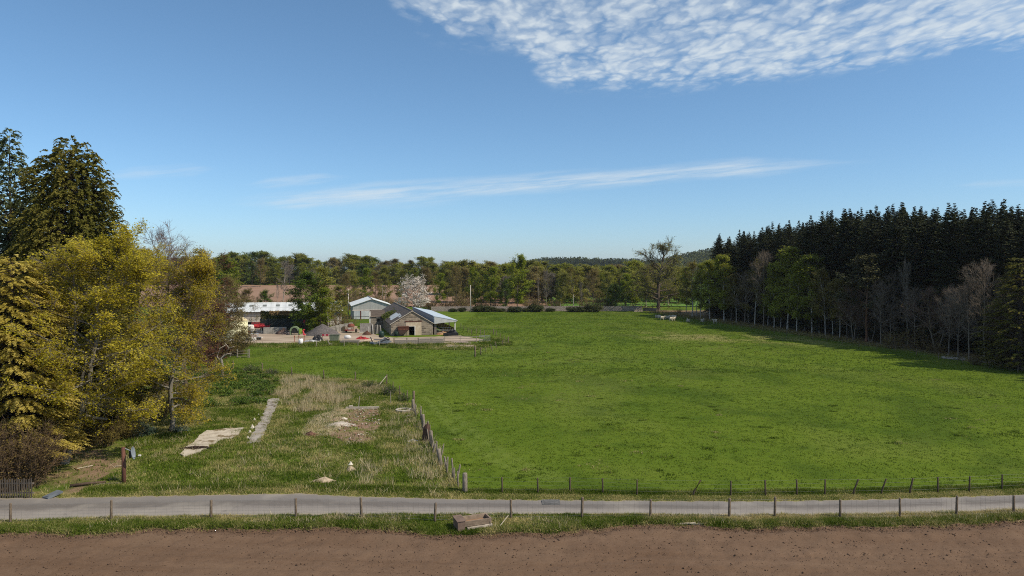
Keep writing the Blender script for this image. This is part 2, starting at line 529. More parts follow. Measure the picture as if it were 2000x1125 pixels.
def bush(seed, rx, ry, h, n=600, per=5, size=.14, twigs=True, twig=.01, stems=26):
    """many-stemmed shrub"""
    T = Tree(seed); g = T.rng
    for i in range(stems):
        a = g.random() * 6.28; rr = math.sqrt(g.random())
        p = np.array([rx * .45 * rr * math.cos(a), ry * .45 * rr * math.sin(a), -.1])
        e = np.array([rx * rr * math.cos(a), ry * rr * math.sin(a), h * (1 - .45 * rr * rr) * g.uniform(.75, 1.05)])
        d = e - p; Ln = np.linalg.norm(d)
        pts, dirs = T.path(p, d, Ln, .02 + .012 * h / 3, .008, 5, .13, .03, T.fine)
        for j in range(max(1, n // stems)):
            s = .25 + .75 * g.random(); q, k = along(pts, s)
            d2 = rot_about(dirs[min(k, 4)], unit(g.normal(0, 1, 3)), R(g.uniform(25, 75)))
            L2 = g.uniform(.12, .3) * Ln * (1.1 - .5 * s)
            q2, _ = T.path(q, d2, L2, twig, twig * .5, 2, .18, .04, T.fine)
            T.tw.append((*q2[0], *q2[-1]))
    T.big = [(0, 0, -.2, 0, 0, .4, .06, .05)]
    T.H = h
    return T

def blades(P, h, w, lean, seed, per=5, spread=.08, tint=None, tvar=.15):
    """grass tufts: P (n,3)"""
    g = np.random.default_rng(seed); n = len(P)
    h = np.broadcast_to(h, (n,)); 
    tt = np.broadcast_to(.5 if tint is None else tint, (n,))
    p = P[:, None, :] + np.concatenate([g.normal(0, spread, (n, per, 2)), np.zeros((n, per, 1))], 2)
    az = g.random((n, per)) * 6.283
    ln = np.abs(g.normal(0, lean, (n, per)))
    hh = h[:, None] * g.uniform(.55, 1.15, (n, per))
    d = np.stack([np.cos(az) * ln, np.sin(az) * ln, np.ones_like(ln)], 2) * hh[:, :, None]
    sd = g.random((n, per)) * 6.283
    wv = np.stack([np.cos(sd), np.sin(sd), np.zeros_like(sd)], 2) * w * .5
    V = np.stack([p - wv, p + wv, p + d], 2).reshape(-1, 3)
    V[:, 2] -= 0.0
    tint_ = np.clip(np.repeat(np.repeat(tt, per) + g.normal(0, tvar, n * per), 3), 0, 1)
    return V, np.arange(n * per * 3).reshape(-1, 3), tint_

def inpoly(X, Y, poly):
    X = np.asarray(X); Y = np.asarray(Y); r = np.zeros(X.shape, bool); n = len(poly)
    for i in range(n):
        x0, y0 = poly[i][:2]; x1, y1 = poly[(i + 1) % n][:2]
        if y0 == y1: continue
        c = ((y0 > Y) != (y1 > Y)) & (X < (x1 - x0) * (Y - y0) / (y1 - y0) + x0)
        r ^= c
    return r

def pxpoly(pts): return [tuple(G(*p))[:2] for p in pts]

def scatter(poly, dens, seed):
    a = np.array([p[:2] for p in poly]); x0, y0 = a.min(0); x1, y1 = a.max(0)
    g = np.random.default_rng(seed); n = int((x1 - x0) * (y1 - y0) * dens)
    X = g.uniform(x0, x1, n); Y = g.uniform(y0, y1, n); k = inpoly(X, Y, poly)
    X = X[k]; Y = Y[k]
    return np.stack([X, Y, gz(X, Y)], 1)

def prune(T, x0, soft=.8, z0=-9):
    """keep a crown off its neighbour: shoots beyond x0 on one side are gone"""
    f = lambda p: p[0] > x0 + soft * (float(vnoise(p[1] * .7 + 9, p[2] * .6, 3)) - .5) * 2
    h = lambda p: p[2] > z0 + .5 * math.sin(p[0] * 1.7 + p[1])
    T.tw = [t for t in T.tw if f(t[3:6]) and h(t[3:6])]; T.fine = [t for t in T.fine if f(t[3:6]) and h(t[3:6])]; T.big = [t for t in T.big if f(t[3:6]) and (h(t[3:6]) or math.hypot(t[3], t[4]) < 1.2)]
    return T
# ------------------------------------------------------------------ world: clear spring sky, altocumulus sheet overhead, thin streaks low down
SUN_EL, SUN_AZ = R(46), R(-21)           # sun off to the right, a little behind the viewer
sun_dir = Vector((math.cos(SUN_EL) * math.cos(SUN_AZ), math.cos(SUN_EL) * math.sin(SUN_AZ), math.sin(SUN_EL)))
w = bpy.data.worlds.new("World"); sc.world = w; w.use_nodes = True
nt = w.node_tree; nt.nodes.clear()
wo = nt.nodes.new('ShaderNodeOutputWorld'); bg = nt.nodes.new('ShaderNodeBackground'); bg.inputs['Strength'].default_value = .11
L(nt, bg.outputs[0], wo.inputs[0])
sky = N(nt, 'ShaderNodeTexSky', sky_type='NISHITA'); sky.sun_disc = False
sky.sun_elevation = SUN_EL; sky.sun_rotation = PI / 2 - SUN_AZ
sky.altitude = 0; sky.air_density = .85; sky.dust_density = .45; sky.ozone_density = 8.5
tc = N(nt, 'ShaderNodeTexCoord').outputs['Generated']
sx = N(nt, 'ShaderNodeSeparateXYZ'); L(nt, tc, sx.inputs[0])
X_, Y_, Z_ = sx.outputs
zc = math_(nt, 'MAXIMUM', Z_, .01)
u = math_(nt, 'DIVIDE', X_, zc); v = math_(nt, 'DIVIDE', Y_, zc)
uv = N(nt, 'ShaderNodeCombineXYZ'); L(nt, u, uv.inputs[0]); L(nt, v, uv.inputs[1]); uv = uv.outputs[0]; uvc = vmul(nt, uv, (1, .62, 1))
# altocumulus: patch outline in the plane of the cloud layer
fc = N(nt, 'ShaderNodeFloatCurve'); cv = fc.mapping.curves[0]
um = math_(nt, 'DIVIDE', math_(nt, 'ADD', u, 1.0), 5.0)       # u -1..4 -> 0..1
pts = [(-1, 2.0), (-.58, 2.2), (-.38, 3.05), (.0, 3.34), (.25, 3.92), (.7, 4.05), (1.1, 3.98), (1.5, 3.75), (1.9, 3.52), (2.4, 3.36), (4, 3.0)]
while len(cv.points) < len(pts): cv.points.new(.5, .5)
for p, (a, b) in zip(cv.points, pts): p.location = ((a + 1) / 5, b / 5)
fc.mapping.update(); L(nt, um, fc.inputs['Value'])
vmax = math_(nt, 'MULTIPLY', fc.outputs[0], 5.0)
nbig = noise(nt, uv, 2.1, 3, .5)
edge = math_(nt, 'SUBTRACT', math_(nt, 'ADD', vmax, math_(nt, 'MULTIPLY', math_(nt, 'SUBTRACT', nbig, .5), .35)), v)
cover = maprange(nt, edge, -.12, .6)
thin = math_(nt, 'MULTIPLY', maprange(nt, math_(nt, 'ADD', edge, math_(nt, 'MULTIPLY', math_(nt, 'SUBTRACT', nbig, .5), 1.6)), .75, 1.6), .35)   # holes open up nearer overhead
nd = N(nt, 'ShaderNodeTexNoise'); nd.inputs['Scale'].default_value = 6; nd.inputs['Detail'].default_value = 4; nd.inputs['Roughness'].default_value = .6; L(nt, uvc, nd.inputs['Vector'])
wv = N(nt, 'ShaderNodeVectorMath', operation='ADD'); L(nt, uvc, wv.inputs[0]); L(nt, vmul(nt, nd.outputs['Color'], (.16, .16, 0)), wv.inputs[1])
def puffs(scale):
    vo = N(nt, 'ShaderNodeTexVoronoi', feature='SMOOTH_F1'); vo.inputs['Scale'].default_value = scale; vo.inputs['Smoothness'].default_value = .45; vo.inputs['Detail'].default_value = 0
    L(nt, wv.outputs[0], vo.inputs['Vector']); return math_(nt, 'SUBTRACT', .62, vo.outputs['Distance'])
nf = noise(nt, wv.outputs[0], 30, 5, .6)
cell = math_(nt, 'ADD', math_(nt, 'MULTIPLY', puffs(10), .75), math_(nt, 'MULTIPLY', puffs(25), .5))
cell = math_(nt, 'ADD', math_(nt, 'ADD', cell, .27), math_(nt, 'MULTIPLY', math_(nt, 'SUBTRACT', nf, .5), .35))
cell = math_(nt, 'SUBTRACT', math_(nt, 'ADD', cell, math_(nt, 'MULTIPLY', math_(nt, 'SUBTRACT', nbig, .5), .6)), math_(nt, 'MULTIPLY', thin, .6))
dens = math_(nt, 'MULTIPLY', maprange(nt, math_(nt, 'ADD', cell, math_(nt, 'MULTIPLY', cover, .50)), .34, 1.36), maprange(nt, cover, .0, .7))
dens = math_(nt, 'MULTIPLY', dens, .84)
# cirrus streaks low over the horizon
an = math_(nt, 'DIVIDE', X_, math_(nt, 'MAXIMUM', Y_, .05)); el = math_(nt, 'DIVIDE', Z_, math_(nt, 'MAXIMUM', Y_, .05))
ae = N(nt, 'ShaderNodeCombineXYZ'); L(nt, an, ae.inputs[0]); L(nt, el, ae.inputs[1]); ae = ae.outputs[0]
wob = noise(nt, vmul(nt, ae, (3, 12, 1)), 1.6, 4, .55)
def streak(a0, e0, a1, e1, half, strength, tip0=.15, tip1=.35):
    sl = (e1 - e0) / (a1 - a0)
    t = math_(nt, 'DIVIDE', math_(nt, 'SUBTRACT', an, a0), a1 - a0)
    line = math_(nt, 'ADD', math_(nt, 'MULTIPLY', math_(nt, 'SUBTRACT', an, a0), sl), e0)
    dd = math_(nt, 'SUBTRACT', math_(nt, 'SUBTRACT', el, line), math_(nt, 'MULTIPLY', math_(nt, 'SUBTRACT', wob, .5), half * 1.5))
    taper = math_(nt, 'MULTIPLY', maprange(nt, t, 0, tip0), maprange(nt, t, 1 - tip1, 1, 1, 0))
    hw = math_(nt, 'MULTIPLY', math_(nt, 'ADD', math_(nt, 'MULTIPLY', taper, .75), .25), half)
    m = maprange(nt, math_(nt, 'DIVIDE', math_(nt, 'ABSOLUTE', dd), hw), .05, 1.25, 1, 0)
    return math_(nt, 'MULTIPLY', math_(nt, 'MULTIPLY', m, taper), strength)
def pe(x, y): return (x - 1000) / F, (525 - y) / F
fl = N(nt, 'ShaderNodeVectorRotate', rotation_type='Z_AXIS'); fl.inputs['Angle'].default_value = R(-5.5); L(nt, ae, fl.inputs['Vector'])
fib = noise(nt, vmul(nt, fl.outputs[0], (7, 95, 1)), 1.0, 6, .62)
st = streak(*pe(420, 403), *pe(1740, 311), .014, .66, .15, .25)
st = math_(nt, 'MAXIMUM', st, streak(*pe(620, 372), *pe(1480, 322), .008, .3))
st = math_(nt, 'MAXIMUM', st, streak(*pe(440, 392), *pe(1000, 383), .014, .34))
st = math_(nt, 'MAXIMUM', st, streak(*pe(150, 348), *pe(430, 328), .010, .28, .5, .2))
st = math_(nt, 'MAXIMUM', st, streak(*pe(470, 362), *pe(700, 346), .008, .4, .3, .4))
st = math_(nt, 'MAXIMUM', st, streak(*pe(1850, 365), *pe(2300, 345), .007, .18))
st = math_(nt, 'MULTIPLY', st, maprange(nt, fib, .3, .68, .08, 1.0))
mask = math_(nt, 'MAXIMUM', dens, st)
mask = math_(nt, 'MULTIPLY', mask, maprange(nt, Z_, .0, .03))
skc = N(nt, 'ShaderNodeHueSaturation'); skc.inputs['Hue'].default_value = .488; skc.inputs['Saturation'].default_value = .95; skc.inputs['Value'].default_value = 1.0; L(nt, sky.outputs[0], skc.inputs['Color'])
L(nt, mixc(nt, mask, skc.outputs[0], (5.2, 5.7, 6.0)), bg.inputs['Color'])

sun = bpy.data.lights.new('sun', 'SUN'); sun.energy = 3.9; sun.angle = R(.53); sun.color = (1, .89, .72)
so = bpy.data.objects.new('sun', sun); C.objects.link(so)
so.rotation_euler = (-sun_dir).to_track_quat('-Z', 'Y').to_euler(); so.location = (60, -20, 60)

cam = bpy.data.cameras.new('camera'); cam.sensor_width = 36; cam.lens = 36 * F / 2000; cam.clip_end = 12000; cam.clip_start = .5
co = bpy.data.objects.new('camera', cam); C.objects.link(co); co.location = (0, 0, CAM_H); co.rotation_euler = (PI / 2 - PITCH, 0, 0)
sc.camera = co
sc.view_settings.view_transform = 'Standard'; sc.view_settings.look = 'None'; sc.view_settings.exposure = EXPOSURE; sc.view_settings.gamma = 1
sc.cycles.max_bounces = 9; sc.cycles.diffuse_bounces = 6; sc.cycles.transmission_bounces = 7; sc.cycles.transparent_max_bounces = 4
sc.cycles.use_denoising = DENOISE
sc.cycles.pixel_filter_type = 'BLACKMAN_HARRIS'; sc.cycles.filter_width = 1.05
sc.cycles.use_adaptive_sampling = False; sc.cycles.adaptive_threshold = .02

# ------------------------------------------------------------------ zones of the ground (world coordinates)
ROAD_FAR = [(-900, 1000), (-300, 984), (0, 974), (200, 972), (400, 968), (580, 964.5), (680, 970), (900, 976), (1100, 978), (1400, 980.5), (1600, 979), (1800, 974), (2000, 967), (2400, 950), (2800, 934)]
ROAD_NEAR = [(-900, 1052), (-300, 1029), (0, 1019), (200, 1012), (400, 1009.5), (600, 1007), (900, 1005), (1100, 1004.5), (1400, 1008), (1600, 1006.5), (1800, 1003), (2000, 997), (2400, 981), (2800, 966)]
rf = np.array([G(*p)[:2] for p in ROAD_FAR]); rn = np.array([G(*p)[:2] for p in ROAD_NEAR])
PLOT = pxpoly([(-300, 968), (60, 966), (200, 968), (400, 966), (600, 962), (900, 972), (905, 958), (880, 925), (852, 880), (825, 830), (806, 795), (782, 765), (757, 748),
               (690, 741), (630, 737), (570, 729), (512, 722), (440, 716), (360, 722), (280, 735), (100, 740), (-300, 745)])
SLAB = pxpoly([(402, 843), (440, 839), (474, 837), (468, 847), (457, 856), (430, 861), (412, 870), (404, 877), (388, 885), (362, 892), (354, 889), (364, 878), (378, 864), (390, 852)])
PATH = pxpoly([(522, 782), (545, 779), (541, 793), (534, 806), (528, 822), (521, 838), (514, 852), (508, 864), (484, 866), (490, 852), (498, 840), (507, 825), (513, 812), (520, 797)])
REEDS = pxpoly([(548, 764), (560, 745), (590, 741), (632, 742), (645, 756), (652, 775), (648, 795), (622, 802), (585, 803), (560, 795), (545, 780)])
SOILP = pxpoly([(655, 802), (690, 797), (738, 796), (744, 815), (742, 840), (735, 858), (700, 865), (672, 862), (640, 850), (655, 832), (640, 815)])
STRAWP = pxpoly([(610, 815), (660, 800), (680, 800), (670, 830), (650, 850), (610, 852), (590, 850), (600, 835)])
LITTER = pxpoly([(-300, 968), (60, 966), (150, 966), (190, 940), (240, 912), (250, 880), (235, 850), (200, 840), (120, 850), (-300, 850)])
YARD = pxpoly([(380, 676), (480, 672), (560, 675), (640, 670), (700, 668), (752, 674), (770, 674), (860, 667), (930, 667), (945, 664), (900, 656), (850, 658), (765, 660), (738, 656), (722, 650), (704, 646), (694, 639), (670, 641), (560, 637), (380, 640)])
APRON = pxpoly([(863, 669), (905, 667.5), (918, 670), (924, 674), (931, 678), (915, 679), (900, 677.5), (888, 679.5), (874, 678), (868, 673)])
YPOLYX = YARD
FOREST_EDGE = lambda Y: 52.5 + .205 * (208 - np.asarray(Y, float))
TRACKS = [np.array([G(*p)[:2] for p in q]) for q in (
    [(830, 775), (850, 800), (880, 832), (905, 858), (935, 880), (975, 905), (1030, 925), (1100, 938)],
    [(855, 775), (880, 800), (905, 825), (935, 850), (975, 880), (1020, 905), (1090, 928)],
    [(868, 718), (900, 700), (930, 686)], [(878, 720), (905, 712), (960, 690)])]
def polydist(X, Y, pl):
    d = np.full(X.shape, 1e9)
    for a, b in zip(pl[:-1], pl[1:]):
        ab = b - a; t = np.clip(((X - a[0]) * ab[0] + (Y - a[1]) * ab[1]) / (ab @ ab), 0, 1)
        d = np.minimum(d, np.hypot(X - a[0] - t * ab[0], Y - a[1] - t * ab[1]))
    return d

def axis_grid(segs):
    out = []
    for a, b, st in segs: out.append(np.arange(a, b, st))
    return np.concatenate(out + [[segs[-1][1]]])
gx = axis_grid([(-6000, -1000, 500), (-1000, -200, 40), (-200, -80, 5), (-80, -48, 1.2), (-48, -6, .45), (-6, 70, .8), (70, 120, 2), (120, 300, 10), (300, 1000, 50), (1000, 6000, 500)])
gy = axis_grid([(-400, -20, 40), (-20, 30, 5), (30, 38, .6), (38, 42.5, .14), (42.5, 95, .45), (95, 180, .9), (180, 262, 1.2), (262, 600, 6), (600, 1000, 40), (1000, 9000, 250)])
GX, GY = np.meshgrid(gx, gy); GZ = gz(GX, GY)
fx, fy = GX.ravel(), GY.ravel()
n0, n1 = len(gy), len(gx)
idx = np.arange(n0 * n1).reshape(n0, n1)
Q = np.stack([idx[:-1, :-1], idx[:-1, 1:], idx[1:, 1:], idx[1:, :-1]], -1).reshape(-1, 4)
plot_in = inpoly(fx, fy, PLOT).astype(float)
verge = ((fy < np.interp(fx, rf[:, 0], rf[:, 1]) + 1.7) & (fy > soil_edge(fx) - .3)).astype(float)
rough = np.maximum(plot_in, verge * .8)
pn = lambda X, Y: .5 * fbm(X / 3.1, Y / 3.1, 21, 4) + .5 * fbm(X / .85, Y / 1.1, 22, 3)
dry = plot_in * smooth(.44, .62, pn(fx, fy)) * .4
dry = np.maximum(dry, inpoly(fx, fy, REEDS) * .7 * smooth(.35, .6, fbm(fx / 1.6, fy / 1.6, 93, 3))); dry = np.maximum(dry, inpoly(fx, fy, STRAWP) * 1.0)
vf = np.interp(fx, rf[:, 0], rf[:, 1])
dry = np.maximum(dry, .75 * ((fy > vf - .3) & (fy < vf + 1.2 + .5 * (vnoise(fx, fy, 4) - .5))).astype(float))
past = 1 - plot_in
dry = np.maximum(dry, past * .08 * smooth(.5, .74, fbm(fx / 9, fy / 14, 33, 4)))
b = np.exp(-((fy - (150 - .35 * (fx - 30))) / 9) ** 2) * smooth(20, 34, fx) * smooth(.35, .6, fbm(fx / 6, fy / 6, 7, 3))    # tired, trampled grass along the wood
dry = np.maximum(dry, .75 * b)
soil = np.zeros_like(fx)
soil = np.maximum(soil, inpoly(fx, fy, SOILP) * smooth(.15, .4, fbm(fx * 1.4, fy * 1.4, 3, 3)) * 1.0 * smooth(.28, .46, fbm(fx / 1.5, fy / 1.5, 23, 3)))
soil = np.maximum(soil, inpoly(fx, fy, LITTER) * smooth(.3, .6, fbm(fx / 1.5, fy / 1.5, 13, 3)) * .9)
soil = np.maximum(soil, smooth(-3, 5, fx - FOREST_EDGE(fy)) * (fy > 60) * (fy < 240) * .85)
soil = np.maximum(soil, .5 * b * smooth(.6, .75, fbm(fx / 2, fy / 2, 17, 3)))
soil = np.maximum(soil, smooth(.2, -.35, fy - soil_edge(fx)) * 1.0)
soil = np.maximum(soil, inpoly(fx, fy, [(p[0], p[1]) for p in YARD]) * .6)
lush = smooth(.5, .72, fbm(fx / 4.3 + 9, fy / 5.5, 51, 4))
for i in range(26):    # darker, coarser tussocks scattered over the pasture
    rg = np.random.default_rng(700 + i); tx, ty = rg.uniform(-4, 55), rg.uniform(50, 120); k = np.hypot((fx - tx) / 1.5, fy - ty)
    lush = np.maximum(lush, 1 * np.exp(-(k / rg.uniform(.35, .9)) ** 2))
track = np.zeros_like(fx)
for i, t in enumerate(TRACKS): track = np.maximum(track, np.exp(-(polydist(fx, fy, t) / (.38 if i < 2 else .6)) ** 2) * (.42 if i < 2 else .2))
ground_attr = {'dry': dry, 'soil': soil, 'lush': lush, 'track': track, 'rough': rough, 'far': smooth(250, 290, fy)}

m, nt, out = newmat('pasture grass')
pos = N(nt, 'ShaderNodeNewGeometry').outputs['Position']
def A(n): return N(nt, 'ShaderNodeAttribute', attribute_name=n).outputs['Fac']
nA = noise(nt, pos, .09, 4, .55); nB = noise(nt, pos, .7, 6, .65); nC = noise(nt, pos, 3.2, 5, .7); nD = noise(nt, vmul(nt, pos, (1, .6, 1)), 14, 3, .7)
col = ramp(nt, [(.25, (.042, .074, .007)), (.5, (.075, .118, .010)), (.78, (.120, .160, .017))], math_(nt, 'ADD', math_(nt, 'MULTIPLY', nB, .36), math_(nt, 'ADD', math_(nt, 'MULTIPLY', nC, .35), math_(nt, 'MULTIPLY', nA, .42)))).outputs[0]
col = mixc(nt, math_(nt, 'MULTIPLY', A('lush'), .55), col, (.036, .068, .007))
dryf = math_(nt, 'MULTIPLY', A('dry'), maprange(nt, math_(nt, 'ADD', math_(nt, 'MULTIPLY', nC, .6), math_(nt, 'MULTIPLY', nD, .4)), .34, .62, .25, 1))
col = mixc(nt, dryf, col, ramp(nt, [(.3, (.20, .18, .065)), (.7, (.42, .345, .165))], nC).outputs[0])
col = mixc(nt, A('track'), col, (.16, .20, .045))
slf = math_(nt, 'MULTIPLY', A('soil'), maprange(nt, nC, .25, .55, .3, 1))
col = mixc(nt, slf, col, ramp(nt, [(.3, (.13, .078, .055)), (.7, (.31, .205, .150))], nD).outputs[0])
hgt = math_(nt, 'ADD', math_(nt, 'MULTIPLY', nC, .7), math_(nt, 'MULTIPLY', nD, .5))
finish(nt, out, col, .95, hgt, .7, .12, 0, .05)
GRASS = m
o = np_mesh('ground', np.stack([GX, GY, GZ], -1).reshape(-1, 3), Q, GRASS, extra=ground_attr, smooth_=True)
tag(o, 'green grazing land with an overgrown plot, running back to the far woods', 'ground', kind='structure')

# ------------------------------------------------------------------ road
def strip(A_, B_, n, jag, name, mat, lift, ns=9):
    tA = np.linspace(0, 1, n)
    def res(P): 
        xs = np.linspace(P[0, 0], P[-1, 0], n); return np.stack([xs, np.interp(xs, P[:, 0], P[:, 1])], 1)
    a, b = res(A_), res(B_)
    a[:, 1] += (fbm(a[:, 0] * 3.1, a[:, 0] * 0, 61, 3) - .5) * jag; b[:, 1] += (fbm(b[:, 0] * 2.7, b[:, 0] * 0, 62, 3) - .5) * jag
    s = np.linspace(0, 1, ns)
    P = a[:, None, :] * (1 - s[None, :, None]) + b[:, None, :] * s[None, :, None]
    z = gz(P[..., 0], P[..., 1]) + lift + .05 * (1 - (2 * s[None, :] - 1) ** 2)
    V = np.concatenate([P, z[..., None]], -1).reshape(-1, 3)
    i = np.arange(n * ns).reshape(n, ns); q = np.stack([i[:-1, :-1], i[1:, :-1], i[1:, 1:], i[:-1, 1:]], -1).reshape(-1, 4)
    return np_mesh(name, V, q, mat, extra={'across': np.tile(s, n)}, smooth_=True)
m, nt, out = newmat('worn tarmac')
pos = N(nt, 'ShaderNodeNewGeometry').outputs['Position']
ac = N(nt, 'ShaderNodeAttribute', attribute_name='across').outputs['Fac']
n1 = noise(nt, pos, 16, 6, .75); n2 = noise(nt, vmul(nt, pos, (.25, 2.2, 1)), 1.2, 5, .6); n3 = noise(nt, pos, .35, 3, .5)
aw = math_(nt, 'ADD', ac, math_(nt, 'MULTIPLY', math_(nt, 'SUBTRACT', n2, .5), .3))
col = ramp(nt, [(0, (.285, .255, .215)), (.12, (.265, .24, .215)), (.30, (.235, .212, .194)), (.45, (.155, .138, .126)), (.58, (.145, .130, .119)), (.72, (.188, .172, .16)), (.9, (.205, .187, .172)), (1, (.19, .168, .14))], aw).outputs[0]
col = mixc(nt, math_(nt, 'MULTIPLY', maprange(nt, n1, .3, .7), .5), col, mixc(nt, 1.0, col, (.55, .54, .53), 'MULTIPLY'))
col = mixc(nt, math_(nt, 'MULTIPLY', maprange(nt, n3, .5, .7), .35), col, (.33, .30, .26))
n5 = noise(nt, pos, .9, 6, .7)
col = mixc(nt, maprange(nt, n5, .60, .68, 0, .45), col, (.11, .10, .092))
edge_ = math_(nt, 'ADD', math_(nt, 'ABSOLUTE', math_(nt, 'SUBTRACT', ac, .5)), math_(nt, 'MULTIPLY', math_(nt, 'SUBTRACT', n5, .5), .18))
col = mixc(nt, maprange(nt, edge_, .42, .5, 0, .75), col, (.27, .225, .165))
vg = N(nt, 'ShaderNodeTexVoronoi'); vg.inputs['Scale'].default_value = 6; L(nt, pos, vg.inputs['Vector'])
col = mixc(nt, maprange(nt, vg.outputs['Distance'], .05, .12, .55, 0), col, (.40, .37, .33))
finish(nt, out, col, .9, n1, .5, .015, 0, .2)
o = strip(rn, rf, 1600, .34, 'road', m, .03); tag(o, 'narrow grey tarmac lane between the two wire fences', 'road', kind='structure')

# ------------------------------------------------------------------ ploughed field in front
xs = np.arange(-48, 48.1, .17); n = len(xs); rows = 110
s = np.linspace(0, 1, rows) ** 1.0
far = soil_edge(xs) - .12
Yg = 22 + (far[None, :] - 22) * s[:, None]; Xg = np.broadcast_to(xs[None, :], Yg.shape)
d = far[None, :] - Yg
Zg = gz(Xg, Yg) + .14 + (fbm(Xg * 1.1, Yg * 1.1, 71, 4) - .5) * .16 + (vnoise(Xg * 5, Yg * 5, 72) - .5) * .05
Zg = Zg + .10 * np.exp(-((d - 1.1) / .5) ** 2) - .05 * np.exp(-((d - .35) / .25) ** 2)
ang = Yg + .06 * Xg
rut = lambda c0, w_: np.exp(-((d - c0 + .02 * Xg) / w_) ** 2) * smooth(-2, 8, Xg)
Zg = Zg - (.05 + .03 * np.sin(Xg * 2 * PI / .45)) * rut(4.2, .22) - .04 * rut(6.1, .25)
Zg = Zg + .02 * np.sin(ang * 2 * PI / .62) * smooth(2, 4, d)
i = np.arange(rows * n).reshape(rows, n); q = np.stack([i[:-1, :-1], i[:-1, 1:], i[1:, 1:], i[1:, :-1]], -1).reshape(-1, 4)
m, nt, out = newmat('tilled soil')
pos = N(nt, 'ShaderNodeNewGeometry').outputs['Position']
rv = N(nt, 'ShaderNodeVectorRotate', rotation_type='Z_AXIS'); rv.inputs['Angle'].default_value = R(3.4); L(nt, pos, rv.inputs['Vector'])
n1 = noise(nt, pos, 9, 7, .72); n2 = noise(nt, vmul(nt, rv.outputs[0], (.07, .9, 1)), 1.0, 5, .6); n3 = noise(nt, pos, .22, 4, .6)
col = ramp(nt, [(.3, (.092, .053, .031)), (.52, (.130, .083, .054)), (.72, (.170, .112, .075))], math_(nt, 'ADD', math_(nt, 'MULTIPLY', n1, .47), math_(nt, 'ADD', math_(nt, 'MULTIPLY', n2, .38), math_(nt, 'MULTIPLY', n3, .18)))).outputs[0]
col = mixc(nt, maprange(nt, n3, .5, .7, 0, .3), col, (.155, .103, .066))
vs = N(nt, 'ShaderNodeTexVoronoi'); vs.inputs['Scale'].default_value = 3.1; L(nt, pos, vs.inputs['Vector'])
col = mixc(nt, maprange(nt, vs.outputs['Distance'], .02, .05, .7, 0), col, (.34, .27, .21))
n4 = noise(nt, vmul(nt, rv.outputs[0], (1.2, 5, 1)), 2.4, 5, .7)
col = mixc(nt, maprange(nt, n4, .66, .8, 0, .5), col, (.075, .044, .028))
finish(nt, out, col, .95, n1, .6, .04, 0, .1)
o = np_mesh('ploughed_field', np.stack([Xg, Yg, Zg], -1).reshape(-1, 3), q, m, smooth_=True)
tag(o, 'bare brown tilled field along the front, before the roadside verge', 'field', kind='structure')
SOILM = m
# clods and stones: countless
def pebbles(P, r, seed, name, mat, sq=.6):
    g = np.random.default_rng(seed); n = len(P)
    base = np.array([(1, 0, 0), (0, 1, 0), (-1, 0, 0), (0, -1, 0), (0, 0, 1), (0, 0, -.5)], float)
    V = base[None] * (r[:, None, None] * g.uniform(.6, 1.4, (n, 6, 1))) * np.array([1, 1, sq])
    a = g.random(n) * 6.28; ca, sa = np.cos(a)[:, None], np.sin(a)[:, None]
    V = np.stack([V[..., 0] * ca - V[..., 1] * sa, V[..., 0] * sa + V[..., 1] * ca, V[..., 2]], -1) + P[:, None, :]
    F_ = np.array([(0, 1, 4), (1, 2, 4), (2, 3, 4), (3, 0, 4), (1, 0, 5), (2, 1, 5), (3, 2, 5), (0, 3, 5)])
    q = (np.arange(n) * 6)[:, None, None] + F_[None]
    return np_mesh(name, V.reshape(-1, 3), q.reshape(-1, 3), mat, smooth_=True)
g = np.random.default_rng(5)
nx = 7000; X = g.uniform(-42, 42, nx); e = soil_edge(X); Y = e - .15 - np.abs(g.normal(0, .45, nx))
k = 15000; X = np.concatenate([X, g.uniform(-42, 42, k)]); Y = np.concatenate([Y, g.uniform(25, 39, k)])
ok = Y < soil_edge(X) - .1; X, Y = X[ok], Y[ok]
r = np.where(g.random(len(X)) < .1, g.uniform(.04, .08, len(X)), g.uniform(.015, .035, len(X)))
ztop = gz(X, Y) + .15 + (fbm(X * 1.1, Y * 1.1, 71, 4) - .5) * .16 + .10 * np.exp(-((soil_edge(X) - .12 - Y - 1.1) / .5) ** 2)
o = pebbles(np.stack([X, Y, ztop], 1), r, 6, 'clods', pm('soil clod', (.145, .09, .058), (.085, .052, .034), 3, .95, .5))
tag(o, 'crumbs and clods of brown earth strewn over the tilled field', 'soil', kind='stuff')
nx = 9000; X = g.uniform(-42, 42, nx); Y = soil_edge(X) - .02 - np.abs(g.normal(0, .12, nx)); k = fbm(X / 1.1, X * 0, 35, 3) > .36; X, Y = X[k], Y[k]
o = pebbles(np.stack([X, Y, gz(X, Y) + .06], 1), g.uniform(.03, .085, len(X)), 7, 'damp_clods', pm('damp earth', (.045, .028, .018), (.022, .014, .010), 3, .95, .5), .9); tag(o, 'dark damp clods along the broken lip of the verge', 'soil', kind='stuff')

